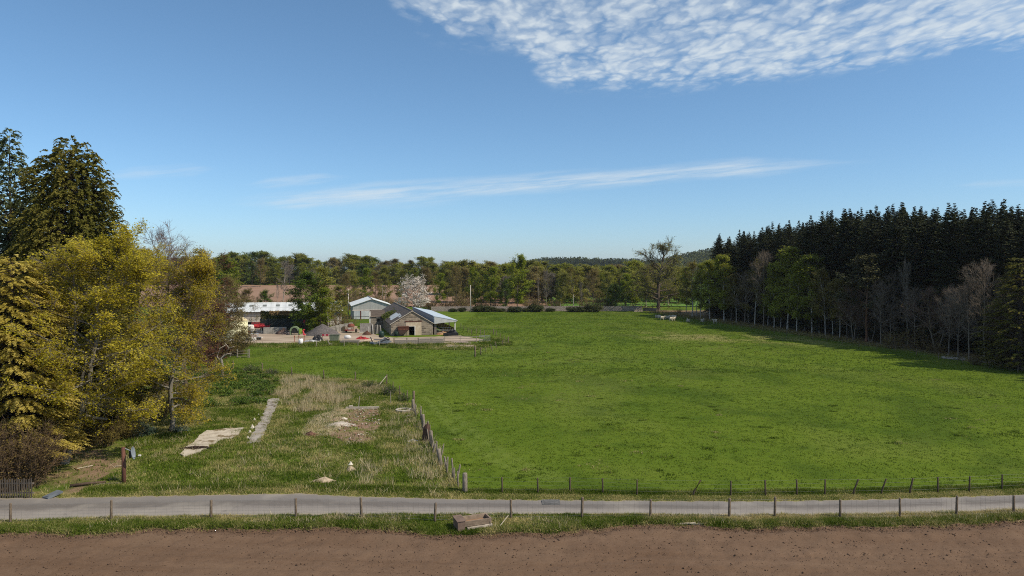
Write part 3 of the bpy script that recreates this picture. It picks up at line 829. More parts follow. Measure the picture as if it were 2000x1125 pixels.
# ------------------------------------------------------------------ sheets: concrete slab, path, farmyard, apron, far fields
def sheet(name, poly, lift, mat, label, cat, jag=.12, step=.35, thick=None, kind='structure'):
    P = []
    n = len(poly)
    for i in range(n):
        a = np.array(poly[i]); b = np.array(poly[(i + 1) % n]); k = max(1, int(np.linalg.norm(b - a) / step))
        for j in range(k):
            p = a + (b - a) * j / k; P.append(p + (np.array([vnoise(p[0] * 2.3, p[1] * 2.3, 81), vnoise(p[0] * 2.3, p[1] * 2.3, 82)]) - .5) * 2 * jag)
    P = np.array(P)
    import bmesh
    bm = bmesh.new(); vs = [bm.verts.new((p[0], p[1], gz1(*p) + lift)) for p in P]
    f = bm.faces.new(vs)
    if f.normal.z < 0: f.normal_flip()
    f.normal_update()
    bmesh.ops.triangulate(bm, faces=bm.faces)
    if thick:
        r = bmesh.ops.extrude_edge_only(bm, edges=[e for e in bm.edges if e.is_boundary])
        for v in r['geom']:
            if isinstance(v, bmesh.types.BMVert): v.co.z -= thick
    me = bpy.data.meshes.new(name); bm.to_mesh(me); bm.free(); me.materials.append(mat)
    o = bpy.data.objects.new(name, me); C.objects.link(o)
    return tag(o, label, cat, kind=kind)
def groundmat(name, stops, s1, s2, c3=None, lo=.55, hi=.7, stretch=(1, 1, 1)):
    m, nt, out = newmat(name); pos = N(nt, 'ShaderNodeNewGeometry').outputs['Position']; v = vmul(nt, pos, stretch)
    n1 = noise(nt, v, s1, 6, .68); n2 = noise(nt, v, s2, 5, .65, .5)
    col = ramp(nt, stops, n1).outputs[0]
    if c3: col = mixc(nt, maprange(nt, n2, lo, hi), col, c3)
    finish(nt, out, col, .92, n1, .4, .03, 0, .15); return m
conc = groundmat('old concrete', [(.3, (.28, .24, .19)), (.5, (.43, .38, .31)), (.75, (.50, .45, .38))], 1.2, .9, (.17, .13, .075), .53, .62)
conc2 = groundmat('mossy path concrete', [(.3, (.20, .18, .15)), (.6, (.34, .31, .28)), (.8, (.42, .39, .35))], 1.4, 1.1, (.10, .075, .05), .56, .64)
sheet('concrete_slab', SLAB, .12, conc, 'pale cracked concrete slab lying in the overgrown plot', 'slab', .16, .3, .3)
sheet('path', PATH, .09, conc2, 'broken grey concrete garden path running up to the dry reeds', 'path', .16, .3, .3)
yardm = groundmat('yard hardcore', [(.32, (.17, .125, .09)), (.47, (.30, .235, .175)), (.62, (.43, .35, .275)), (.8, (.48, .40, .32))], .35, .22, (.17, .16, .075), .55, .66, (.3, 1.9, 1))
sheet('farmyard', YARD, .06, yardm, 'bare dusty hardstanding of the farmyard in front of the sheds', 'yard', .5, .8)
sheet('concrete_apron', APRON, .12, groundmat('apron concrete', [(.3, (.27, .20, .17)), (.7, (.42, .34, .30))], .9, .7, (.2, .15, .12), .55, .7), 'pinkish concrete apron on the grass corner beside the open cattle shelter', 'apron', .5, .5, .3)
def farfield(name, x0, x1, y0, y1, mat, label, lift=.25):
    X, Y = np.meshgrid(np.linspace(x0, x1, 60), np.linspace(y0, y1, 50)); Z = gz(X, Y) + lift
    i = np.arange(3000).reshape(50, 60); q = np.stack([i[:-1, :-1], i[:-1, 1:], i[1:, 1:], i[1:, :-1]], -1).reshape(-1, 4)
    o = np_mesh(name, np.stack([X, Y, Z], -1).reshape(-1, 3), q, mat, smooth_=True); return tag(o, label, 'field', kind='structure')
fsoil = groundmat('far tilled soil', [(.3, (.20, .118, .078)), (.7, (.29, .185, .125))], .06, .4, (.24, .15, .10))
farfield('far_field', -300, 14, 262, 428, fsoil, 'reddish brown ploughed field beyond the farm sheds')
fgreen = groundmat('far meadow', [(.3, (.075, .15, .022)), (.7, (.11, .2, .035))], .05, .4)
farfield('far_meadow', 16, 330, 262, 440, fgreen, 'bright green meadow glimpsed beyond the old bare oak', .27)

# forest track and rubble walling under the trees
sheet('forest_track', pxpoly([(1840, 696), (1880, 699), (1945, 706), (2010, 712), (2010, 718), (1940, 711), (1880, 704), (1838, 700)]), .06, groundmat('forest track', [(.3, (.25, .23, .2)), (.7, (.4, .37, .33))], .8, .5), 'pale track showing between bare trunks at the wood edge', 'track', .3, .6)

# ------------------------------------------------------------------ grass as blades
grassm = leafmat('grass blades', (.040, .072, .007), (.102, .150, .0135), (.50, .41, .19), .3, .8, 0)
drym = leafmat('dry stems', (.22, .165, .085), (.45, .37, .22), (.62, .54, .37), .25, .9, 0)
def keepview(P, m=14): return P[np.abs(P[:, 0]) < .76 * P[:, 1] + m]
def drop(P, polys):
    k = np.ones(len(P), bool)
    for q in polys: k &= ~inpoly(P[:, 0], P[:, 1], q)
    return P[k]
def gtint(P, base, dryness, seed, s=2.4):
    n = fbm(P[:, 0] / s, P[:, 1] / s, seed, 3); n2 = pn(P[:, 0], P[:, 1])
    return np.clip(base + (n - .5) * .7 + dryness * smooth(.44, .62, n2), 0, 1)
def merge(parts):
    V = []; Q = []; T_ = []; n = 0
    for v, q, t in parts: V.append(v); Q.append(q + n); T_.append(t); n += len(v)
    return np.concatenate(V), np.concatenate(Q), np.concatenate(T_)
# pasture, short
P = keepview(scatter([(-14, 45), (85, 40), (120, 100), (-14, 100)], 9, 101)); P = drop(P, [PLOT]); P = P[P[:, 1] > np.interp(P[:, 0], rf[:, 0], rf[:, 1]) + .4]
g1 = blades(P, .075, .05, .9, 1, 5, .12, gtint(P, .36, .0, 41, 6), .09)
P = keepview(scatter([(-40, 88), (70, 100), (70, 150), (58, 235), (-20, 235), (-20, 160), (-60, 140)], 3, 102)); P = drop(P, [PLOT, YARD]); P = P[P[:, 0] < FOREST_EDGE(P[:, 1]) + 2]
P = P[(P[:, 1] < 146) | (P[:, 0] > -14 + .03 * (P[:, 1] - 146))]
g2 = blades(P, .13, .10, .7, 2, 4, .22, gtint(P, .37, .06, 42, 9), .10)
rt = np.random.default_rng(55); cx = rt.uniform(-6, 58, 520); cy = 47 + 100 * rt.random(520) ** 1.4; kd = rt.random(520)
k = ~inpoly(cx, cy, PLOT) & (np.abs(cx) < .75 * cy + 4) & (cx < FOREST_EDGE(cy) - 6) & (cy > np.interp(cx, rf[:, 0], rf[:, 1]) + 1.5); k &= fbm(cx / 9, cy / 7, 98, 3) > .54; cx, cy, kd = cx[k], cy[k], kd[k]
nt_ = 16; sp_ = (.12 + .3 * rt.random(len(cx)) ** 2)[:, None]; X = (cx[:, None] + rt.normal(0, 1, (len(cx), nt_)) * sp_ * 1.5).ravel(); Y = (cy[:, None] + rt.normal(0, 1, (len(cx), nt_)) * sp_).ravel()
tn = np.repeat(np.where(kd < .6, .26, np.where(kd < .85, .5, .75)), nt_)
g3 = blades(np.stack([X, Y, gz(X, Y)], 1), np.repeat(.07 + .11 * rt.random(len(cx)), nt_), .05, .6, 56, 5, .1, tn, .1)
mp = merge([g1, g2, g3]); o = np_mesh('pasture_grass', mp[0], mp[1], grassm, None, mp[2]); tag(o, 'short green grass of the grazed pasture', 'grass', kind='stuff')
# rough grass of the plot and both verges
NOGRASS = [SLAB, PATH]
P = keepview(scatter(PLOT, 34, 103)); k = np.zeros(len(P), bool)
for pg, rim, sd in ((SLAB, .7, 95), (PATH, .38, 96)):
    ed = polydist(P[:, 0], P[:, 1], [np.array(q) for q in pg] + [np.array(pg[0])]); nz = fbm(P[:, 0] * 1.5, P[:, 1] * 1.5, sd, 3)
    k |= inpoly(P[:, 0], P[:, 1], pg) & (ed > rim * np.clip((nz - .40) * 5, 0, 1.6)) & (nz < .66)
P = P[~k]; k = inpoly(P[:, 0], P[:, 1], SOILP) & (fbm(P[:, 0] / 1.5, P[:, 1] / 1.5, 23, 3) > .38); k |= inpoly(P[:, 0], P[:, 1], LITTER); rg = np.random.default_rng(3); P = P[~k | (rg.random(len(P)) < .10)]
hh = .08 + .22 * fbm(P[:, 0] / 1.1, P[:, 1] / 1.1, 44, 3)
g1 = blades(P, hh, .045, .55, 3, 6, .12, gtint(P, .44, .24, 43), .18)
X = rg.uniform(-45, 45, 26000); a = soil_edge(X); b = np.interp(X, rn[:, 0], rn[:, 1]); Y = a + .05 + (b - a - .0) * rg.random(len(X)) ** 1.0
P = np.stack([X, Y, gz(X, Y)], 1)
dd = smooth(.45, .62, fbm(X / 3.5, Y / 1.5, 91, 3)) * .25 + .4 * smooth(6, 14, X) * smooth(.35, .7, (Y - a) / (b - a))
X2 = rg.uniform(-45, 45, 15000); Y2 = soil_edge(X2) - .12 + np.abs(rg.normal(0, .35, len(X2))); P2e = np.stack([X2, Y2, gz(X2, Y2)], 1)
g2e = blades(P2e, .16, .035, .9, 44, 6, .1, np.clip(.62 - .5 * (Y2 - soil_edge(X2)) + (fbm(X2 / .7, Y2 / .7, 97, 3) - .5) * .9, 0, 1), .14)
g2 = blades(P, .06 + .17 * fbm(X / .8, Y / .8, 45, 2), .035, .65, 4, 6, .1, np.clip(.50 + dd + (fbm(X / 1.2, Y / 1.2, 47, 3) - .5) * .7, 0, 1), .14)
X = rg.uniform(-46, 46, 26000); a = np.interp(X, rf[:, 0], rf[:, 1]); Y = a + .1 + rg.random(len(X)) * 1.9
P = drop(np.stack([X, Y, gz(X, Y)], 1), [LITTER])
t = np.clip(.42 + .3 * (P[:, 1] - np.interp(P[:, 0], rf[:, 0], rf[:, 1]) < 1.15) + (fbm(P[:, 0] / 1.2, P[:, 1] / 1.2, 48, 3) - .5) * .6, 0, 1)
g3 = blades(P, .09 + .26 * smooth(1.1, 1.7, P[:, 1] - np.interp(P[:, 0], rf[:, 0], rf[:, 1])) * fbm(P[:, 0], P[:, 1], 49, 2), .035, .6, 5, 6, .1, t, .14)
mm = merge([g1, g2, g2e, g3]); o = np_mesh('rough_grass', mm[0], mm[1], grassm, None, mm[2]); tag(o, 'long tussocky grass of the plot and the road verges', 'grass', kind='stuff')
# grass and weeds along the foot of the farmyard
P = scatter(pxpoly([(430, 690), (470, 676), (560, 680), (700, 674), (760, 680), (870, 684), (930, 684), (960, 676), (1000, 676), (1000, 668), (960, 660), (930, 672), (870, 672), (760, 671), (640, 667), (560, 671), (430, 672)]), 14, 104)
hh = .12 + .75 * fbm(P[:, 0] / 1.3, P[:, 1] / .9, 66, 3) ** 2
mm = blades(P, hh, .08, .6, 7, 6, .25, gtint(P, .34, .3, 67, 1.4), .14)
o = np_mesh('yard_weeds', mm[0], mm[1], grassm, None, mm[2]); tag(o, 'dark tall weeds along the foot of the farmyard', 'weeds', kind='stuff')
# dry reeds and dead stalks
RX = pxpoly([(528, 772), (545, 742), (600, 736), (660, 744), (700, 760), (672, 800), (640, 815), (590, 812), (556, 806), (540, 790)]); P = keepview(scatter(RX, 26, 105)); P = P[fbm(P[:, 0] / 1.6, P[:, 1] / 1.6, 93, 3) > .52 + .16 * smooth(.6, .0, polydist(P[:, 0], P[:, 1], [np.array(q) for q in RX] + [np.array(RX[0])]) / 2.2)]; P = P[rg.random(len(P)) < .5]; g1 = blades(P, .25 + .75 * fbm(P[:, 0] / 1.3, P[:, 1] / 1.3, 94, 3) + .3 * rg.random(len(P)), .03, .42, 8, 6, .2, None, .25)
P2 = scatter(pxpoly([(690, 905), (860, 900), (880, 945), (860, 955), (700, 950)]), 5, 106); P2 = P2[fbm(P2[:, 0] * .9, P2[:, 1] * .9, 68, 3) > .5]; g2 = blades(P2, .55 + .35 * rg.random(len(P2)), .024, .5, 9, 7, .15, None, .25)
P3 = keepview(scatter(PLOT, 1.3, 107)); P3 = P3[fbm(P3[:, 0] / 2.2, P3[:, 1] / 2.2, 69, 3) > .54]; g3 = blades(P3, .3 + .3 * rg.random(len(P3)), .024, .9, 10, 7, .2, None, .25)
P4 = scatter(pxpoly([(745, 835), (815, 790), (850, 860), (890, 940), (840, 935), (800, 880)]), 4, 108); P4 = P4[fbm(P4[:, 0] * .8, P4[:, 1] * .8, 70, 3) > .45]; g4 = blades(P4, .5 + .3 * rg.random(len(P4)), .024, .5, 11, 6, .15, None, .25)
P5 = scatter(pxpoly([(650, 752), (740, 752), (760, 760), (740, 772), (660, 765)]), 8, 109); g5 = blades(P5, .45, .03, .8, 12, 6, .2, .3, .25)
P6 = scatter(STRAWP, 30, 110); g6 = blades(P6, .22, .03, 1.2, 13, 6, .2, .75, .2)
X = rg.uniform(-42, 42, 900); a = soil_edge(X); b = np.interp(X, rn[:, 0], rn[:, 1]); Y = a + .3 + (b - a - .5) * rg.random(len(X)); k = fbm(X / 2.5, Y, 92, 3) + .12 * smooth(14, 24, X) > .55
P7 = np.stack([X, Y, gz(X, Y)], 1)[k]; g7 = blades(P7, .35, .024, .7, 14, 8, .16, None, .25)
mm = merge([g1, g2, g3, g4, g5, g6, g7]); o = np_mesh('dry_stalks', mm[0], mm[1], drym, None, mm[2]); tag(o, 'straw coloured dead reeds and stalks standing in the plot', 'dead grass', kind='stuff')
# broad green weeds (docks and nettles) at the back of the plot
P = keepview(scatter(pxpoly([(380, 735), (420, 722), (500, 726), (545, 738), (535, 770), (515, 790), (430, 795), (340, 800), (330, 770)]), 26, 111)); P = drop(P, [PATH]); P = P[fbm(P[:, 0] / 1.2, P[:, 1] / 1.2, 73, 3) > .53]
g_ = np.random.default_rng(9); n = len(P); k = 7
PP = np.repeat(P, k, 0); PP[:, :2] += g_.normal(0, .14, (n * k, 2)); PP[:, 2] += g_.uniform(.05, .45, n * k) * np.repeat(.5 + fbm(P[:, 0], P[:, 1], 3, 2), k)
nn = g_.normal(0, .5, PP.shape); nn[:, 2] += 1
lv = leaves(PP, nn, g_.normal(0, 1, PP.shape), g_.uniform(.07, .15, n * k), g_.uniform(.04, .08, n * k), np.clip(np.repeat(fbm(P[:, 0] / 1.2, P[:, 1] / 1.2, 74, 3), k) + g_.normal(0, .15, n * k), 0, 1))
weedm = leafmat('weed leaves', (.032, .062, .010), (.070, .115, .015), (.135, .185, .028), .25, .6, 0)
o = np_mesh('nettle_bed', lv[0], lv[1], weedm, None, lv[2]); tag(o, 'dark green broad leaved weeds at the back of the plot', 'weeds', kind='stuff')

# ---- the air
if HAZE:
    b = MB_box = None
    me = bpy.data.meshes.new('haze'); X0, X1, Y0, Y1, Z0, Z1 = -6100, 6100, -450, 9100, -62, 95
    me.from_pydata([(x, y, z) for x in (X0, X1) for y in (Y0, Y1) for z in (Z0, Z1)], [], [(0, 1, 3, 2), (4, 6, 7, 5), (0, 4, 5, 1), (2, 3, 7, 6), (0, 2, 6, 4), (1, 5, 7, 3)])
    m, nt, out = newmat('thin air haze'); pv = N(nt, 'ShaderNodeVolumePrincipled'); pv.inputs['Color'].default_value = (.80, .88, 1, 1); pv.inputs['Density'].default_value = HAZE; pv.inputs['Anisotropy'].default_value = .2
    L(nt, pv.outputs[0], out.inputs['Volume']); me.materials.append(m)
    o = bpy.data.objects.new('haze', me); C.objects.link(o); tag(o, 'thin pale air softening the far woods and hills', 'haze', kind='stuff')
# ------------------------------------------------------------------ shared paints
TH = R(15.2)                                   # the farm's grid is turned a little from the lane
white = pm('white paint', (.72, .70, .66), (.55, .52, .47), 3, .6, .2)
post_w = pm('weathered post', (.20, .155, .11), (.085, .062, .045), 5, .9, .6, 0, (.27, .25, .2), (3, 3, .8))
post_g = pm('grey old post', (.27, .23, .185), (.12, .10, .08), 6, .9, .6, 0, None, (3, 3, .8))
board = pm('silvered boards', (.36, .32, .27), (.20, .17, .14), 4, .9, .5, 0, (.27, .20, .14), (1, 1, 5))
wirem = pm('galvanised wire', (.26, .26, .25), (.16, .16, .155), 5, .5, 0, .6)
steel = pm('galvanised steel', (.52, .53, .54), (.36, .37, .38), 3, .45, .1, .5)
rust = pm('rust', (.115, .042, .028), (.06, .024, .017), 4, .9, .5, 0, (.17, .075, .042))
redp = pm('faded red paint', (.50, .035, .04), (.30, .022, .025), 3, .5, .2, 0, (.2, .06, .04))
darkm = pm('dark rubber', (.028, .027, .026), (.015, .015, .015), 4, .6, .2)
blackp = pm('black wrap', (.022, .023, .027), (.010, .010, .012), 4, .35, .5)
tarp = pm('dark slate plastic', (.13, .15, .17), (.05, .06, .07), 3, .45, .5)
conw = pm('weathered concrete', (.36, .34, .30), (.20, .19, .165), 1.3, .9, .4, 0, (.12, .115, .095))
timb = pm('dark timber', (.10, .068, .045), (.055, .038, .028), 4, .9, .5, 0, None, (3, 3, .7))

# ------------------------------------------------------------------ fences
def post(h, r, lean=(0, 0), n=7, cut=.05):
    b = MB(); b.tube([(0, 0, -.25), (lean[0] * .3, lean[1] * .3, h * .3), (lean[0], lean[1], h * .97), (lean[0] * 1.02, lean[1] * 1.02, h)], [r * 1.05, r, r * .95, r * .75], n); return b
def netting(tops, name, parent, heights, mat, vert=None, r=.004):
    """strained wires tied into one net by the upright wires"""
    b = MB()
    for (p, q) in zip(tops[:-1], tops[1:]):
        p = Vector(p); q = Vector(q)
        for h in heights:
            m_ = (p + q) / 2 - Vector((0, 0, .02))
            b.tube([p + Vector((0, 0, h)), m_ + Vector((0, 0, h)), q + Vector((0, 0, h))], r, 3)
        if vert:
            n = max(2, int((q - p).length / vert))
            for i in range(1, n):
                c = p.lerp(q, i / n); b.bar(c + Vector((0, 0, heights[0])), c + Vector((0, 0, heights[-1])), r * .8, None, 3)
    return b.build(name, mat, parent)
rnd = random.Random(4)
def fence(name, label, pts, hs, rad, mat, heights, vert=None, leans=None, wire_r=.004, extra_pts=None):
    """pts: ground points; a fence is one thing, its posts and wire are parts"""
    t = thing(name, label, 'fence', pts[len(pts) // 2])
    o0 = Vector(t.location)
    for i, p in enumerate(pts):
        h = hs[i] if hasattr(hs, '__len__') else hs * rnd.uniform(.95, 1.06)
        ln = leans.get(i, (rnd.gauss(0, .02), rnd.gauss(0, .02))) if leans else (rnd.gauss(0, .03), rnd.gauss(0, .03))
        rr = rad[i] if hasattr(rad, '__len__') else rad * rnd.uniform(.9, 1.12)
        post(h, rr, ln).build('post', mat, t, True, Vector(p) - o0, rnd.uniform(0, 6) if False else 0)
    w = [Vector(p) - o0 + Vector((0, 0, 0)) for p in pts]
    if extra_pts: w = [Vector(p) - o0 for p in extra_pts[0]] + w + [Vector(p) - o0 for p in extra_pts[1]]
    if heights: netting([tuple(x) for x in w], 'wire_netting', t, heights, wirem, vert, wire_r)
    return t
NEAR = [(-560, 1035), (-370, 1029), (-175, 1026), (20, 1022), (217, 1017), (412, 1013), (578, 1011), (706, 1011), (849, 1019), (998, 1013), (1136, 1011), (1270, 1011), (1424, 1011), (1513, 1010), (1641, 1012), (1758, 1011), (1868, 1008), (1980, 1003), (2120, 1000), (2260, 996)]
pts = [G(*p) for p in NEAR]
fence('wire_fence', 'post and wire netting fence between the lane and the tilled field', pts, [1.15 + .06 * math.sin(i * 2.1) for i in range(len(pts))], .075, post_w, (.12, .3, .46, .62, .8, 1.05), .3, {8: (.06, 0), 10: (.05, .02), 3: (.04, 0), 4: (.03, 0)}, .0042)
FAR = [(906, 962), (981, 962), (1051, 963), (1113, 962), (1177, 964), (1244, 967), (1351, 968), (1427, 969), (1495, 968), (1557, 967), (1611, 966), (1665, 966), (1720, 965), (1776, 964), (1832, 962), (1893, 960), (1957, 956), (2030, 952), (2110, 948)]
pts = [G(*p) for p in FAR]
fence('wire_fence', 'thin wire fence along the pasture side of the lane, some posts leaning', pts[1:], [1.0] * 18, .055, pm('dark post', (.11, .082, .058), (.05, .037, .027), 5, .9, .6, 0, None, (3, 3, .8)), (.25, .5, .75, .98), None, {5: (.55, 0), 10: (.36, 0), 11: (.34, 0), 12: (.22, 0)}, .003, ([pts[0]], []))
# old rotten paling along the plot
line = [(906, 961), (893, 945), (884, 935), (872, 922), (862, 905), (852, 890), (843, 872), (838, 862), (832, 848), (826, 832), (820, 822), (812, 812), (808, 800)]
lx = np.array([G(*p)[:2] for p in line]); seg = np.concatenate([[0], np.cumsum(np.hypot(*np.diff(lx, axis=0).T))])
pp = []; hs = []; rr = []; ln = {}
s_ = 0; i = 0
while s_ < seg[-1]:
    x = np.interp(s_, seg, lx[:, 0]); y = np.interp(s_, seg, lx[:, 1]); pp.append((x + rnd.gauss(0, .08), y, gz1(x, y)))
    big = i % 7 == 0
    hs.append(1.25 if big else rnd.uniform(.75, 1.35)); rr.append(.15 if big else rnd.uniform(.045, .085)); ln[i] = (rnd.gauss(-.03, .12), rnd.gauss(0, .1))
    s_ += rnd.uniform(.55, 1.15) if y < 66 else rnd.uniform(.9, 1.8); i += 1
ln[0] = (0, 0); hs[0] = 1.25; rr[0] = .17
fence('paling_fence', 'ragged grey row of rotten posts between the plot and the pasture', pp, hs, rr, post_g, (.35, .7, .95), None, ln, .004)
BACK = [(808, 795), (795, 783), (781, 772), (768, 762), (755, 751), (694, 744), (633, 741), (570, 735), (512, 728), (455, 722)]
pts = [G(*p) for p in BACK]
t = fence('wire_fence', 'sparse post and wire fence closing the far end of the plot, one post braced', pts, [1.7, 1.15, 1.1, 1.0, 1.25, 1.2, 1.25, 1.25, 1.3, 1.2], [.14, .06, .06, .05, .09, .075, .075, .075, .085, .08], post_w, (.4, .8, 1.05), None, None, .005)
b = MB(); p4 = Vector(pts[4]) - Vector(t.location); q4 = Vector(G(741, 752)) - Vector(t.location); b.bar(p4 + Vector((0, -.02, 1.1)), q4 + Vector((0, 0, .05)), .055); b.build('brace', pm('pale rail', (.55, .48, .38), (.40, .34, .26), 4), t)
# small paddock by the shelter
ring = [(928, 697), (939, 693), (949, 688), (962, 686), (970, 680), (982, 675), (993, 671), (985, 666), (977, 661), (969, 656), (964, 653), (957, 652)]
pts = [G(*p) for p in ring]
fence('stake_fence', 'little ring of thin stakes on the grass corner beyond the concrete apron', pts, [1.8, 1.3, .9, 1.3, 1.25, 1.1, 1.35, 1.1, 1.1, 1.15, 1.2, .9], [.13, .09, .06, .06, .06, .07, .09, .06, .06, .07, .1, .05], post_w, (.5, .9), None, {3: (-.35, 0), 4: (-.3, 0)}, .006)
ring = [(921, 653), (930, 652), (938, 654), (946, 655), (914, 650), (906, 645), (900, 640)]
ring = sorted(ring); pts = [G(*p) for p in ring]
fence('stake_fence', 'short run of stakes beside the dirt track behind the open shelter', pts, 1.1, .07, post_w, (.5, .9), None, None, .006)
# fence along the wood
pts = [Vector((FOREST_EDGE(y) - 4.5, y, gz1(FOREST_EDGE(y) - 4.5, y))) for y in np.arange(92, 232, 4.5)]
fence('wire_fence', 'shaded stock fence running along the foot of the dark wood', pts, 1.05, .05, post_w, (.4, .75, 1.0), None, None, .005)

# ------------------------------------------------------------------ old stone barn (local x along the gable, y away, z up)
BO = G(764, 656); BO.z = 0
def blockmat(name, a, b, mort, plane, bw=.95, bh=.42):
    m, nt, out = newmat(name)
    tc = N(nt, 'ShaderNodeTexCoord').outputs['Object']; sx = N(nt, 'ShaderNodeSeparateXYZ'); L(nt, tc, sx.inputs[0])
    cb = N(nt, 'ShaderNodeCombineXYZ'); L(nt, sx.outputs[0 if plane == 'x' else 1], cb.inputs[0]); L(nt, sx.outputs[2], cb.inputs[1])
    br = N(nt, 'ShaderNodeTexBrick'); L(nt, cb.outputs[0], br.inputs['Vector'])
    br.inputs['Scale'].default_value = 1; br.inputs['Brick Width'].default_value = bw; br.inputs['Row Height'].default_value = bh; br.inputs['Mortar Size'].default_value = .05; br.inputs['Mortar Smooth'].default_value = .4
    br.inputs['Color1'].default_value = c4(a); br.inputs['Color2'].default_value = c4(b); br.inputs['Mortar'].default_value = c4(mort); br.inputs['Bias'].default_value = -.1
    n1 = noise(nt, tc, 3, 6, .7); n2 = noise(nt, tc, .7, 4, .6)
    col = mixc(nt, .55, br.outputs['Color'], ramp(nt, [(.3, (.45, .42, .4)), (.7, (1.1, 1.05, 1.0))], n1).outputs[0], 'MULTIPLY')
    col = mixc(nt, maprange(nt, n2, .52, .7, 0, .5), col, (.17, .15, .12))
    finish(nt, out, col, .92, br.outputs['Fac'], .5, -.03, 0, .1); return m
stone = blockmat('rubble stone', (.33, .28, .22), (.12, .10, .08), (.36, .31, .25), 'x')
stone_s = blockmat('rubble stone side', (.36, .31, .25), (.22, .19, .16), (.30, .26, .21), 'y')
harl = pm('buff render', (.50, .41, .30), (.40, .32, .235), 1.5, .9, .3, 0, (.57, .49, .39))
slate = pm('slates', (.105, .083, .068), (.058, .046, .039), 1.2, .8, .3, 0, (.16, .125, .095), (.4, .4, 3))
skl = pm('clouded rooflight', (.55, .56, .55), (.40, .41, .40), 1.2, .4, .1)
W_, LB, EH, AH = 9.1, 40.0, 2.55, 5.25
t = thing('stone_barn', 'old rubble stone barn with a dark slate roof and buff blocked doorway', 'barn', BO, TH)
b = MB(); T_ = .5
b.bb(0, 3.85, 0, T_, -.4, EH); b.bb(5.05, W_, 0, T_, -.4, EH); b.bb(3.85, 5.05, 0, T_, 1.95, EH)
b.prism([(0, 0, EH), (W_, 0, EH), (W_ / 2, 0, AH - .12)], (0, T_, 0))
b.build('gable_wall', stone, t); b = MB(); b.prism([(0, LB - T_, -.4), (W_, LB - T_, -.4), (W_, LB - T_, EH), (W_ / 2, LB - T_, AH - .12), (0, LB - T_, EH)], (0, T_, 0))
b.build('gable_wall', stone, t)
b = MB(); b.bb(0, T_, T_, LB - T_, -.4, EH); b.build('side_wall', stone_s, t)
b = MB(); b.bb(W_ - T_, W_, T_, LB - T_, -.4, EH); b.build('side_wall', stone_s, t)
b = MB()
b.bb(3.15, 3.85, -.035, 0, 0, 2.95); b.bb(5.05, 6.55, -.035, 0, 0, 2.95); b.bb(3.85, 5.05, -.035, 0, 1.97, 2.95)
b.build('blocked_doorway', harl, t)
b = MB(); b.bb(5.05, 5.22, -.09, -.035, 0, 1.95); b.bb(3.8, 5.22, -.09, -.035, 1.95, 2.07); b.build('door_frame', white, t)
b = MB(); b.bb(2.95, 6.65, -.10, 0, 2.96, 3.16); b.build('lintel', rust, t)
ov = .12
def slope(x0, z0, x1, z1, th, y0, y1, name, mat, par):
    b = MB(); b.prism([(x0, y0, z0), (x1, y0, z1), (x1, y0, z1 - th), (x0, y0, z0 - th)], (0, y1 - y0, 0)); return b.build(name, mat, par)
sl = (AH - EH) / (W_ / 2)
rl = slope(-.3, EH - .3 * sl + .1, W_ / 2, AH + .1, .14, -ov, LB + ov, 'roof', slate, t)
rr_ = slope(W_ + .15, EH - .15 * sl + .1, W_ / 2 + .003, AH + .1, .14, -ov, LB + ov, 'roof', slate, t)
b = MB(); b.tube([(W_ / 2, -ov - .05, AH + .12), (W_ / 2, LB + ov, AH + .12)], .13, 6); b.build('ridge', pm('ridge tile', (.40, .30, .22), (.26, .19, .14), 2), rl)
b = MB()
for s in (0, 1):
    x0, x1 = (-.3, W_ / 2) if s == 0 else (W_ + .15, W_ / 2)
    b.prism([(x0, -ov - .1, EH - .3 * sl + .13 + (.15 * sl if s else 0)), (x1, -ov - .1, AH + .13), (x1, -ov - .1, AH - .02), (x0, -ov - .1, EH - .3 * sl - .02 + (.15 * sl if s else 0))], (0, .24, 0))
b.build('skew', pm('skew stone', (.46, .41, .34), (.32, .28, .23), 2), rl)
def on_slope(x, y, d=.03): return (x, y, EH + x * sl + .1 + d)
for (x0, x1, y0, y1) in ((.5, 2.7, 5.5, 9.2), (.75, 2.5, 9.3, 14.5), (1.9, 2.5, 2.2, 4.2)):
    b = MB(); b.prism([on_slope(x0, y0), on_slope(x1, y0), on_slope(x1, y0, .002), on_slope(x0, y0, .002)], (0, y1 - y0, 0)); b.build('rooflight', skl, rl)
mossm = leafmat('roof moss', (.04, .05, .012), (.075, .10, .02), (.12, .14, .03), .2, .9, 0)
g = np.random.default_rng(2); n = 900; mx = np.clip(g.normal(.7, .9, n), -.3, 2.6); my = 19 + g.normal(0, 2.4, n)
lv = leaves(np.stack([mx, my, EH + mx * sl + .18 + np.abs(g.normal(0, .22, n))], 1), g.normal(0, .6, (n, 3)) + np.array([0, 0, 1]), g.normal(0, 1, (n, 3)), g.uniform(.12, .26, n), g.uniform(.08, .16, n), g.random(n))
np_mesh('ivy', lv[0], lv[1], mossm, t, lv[2])
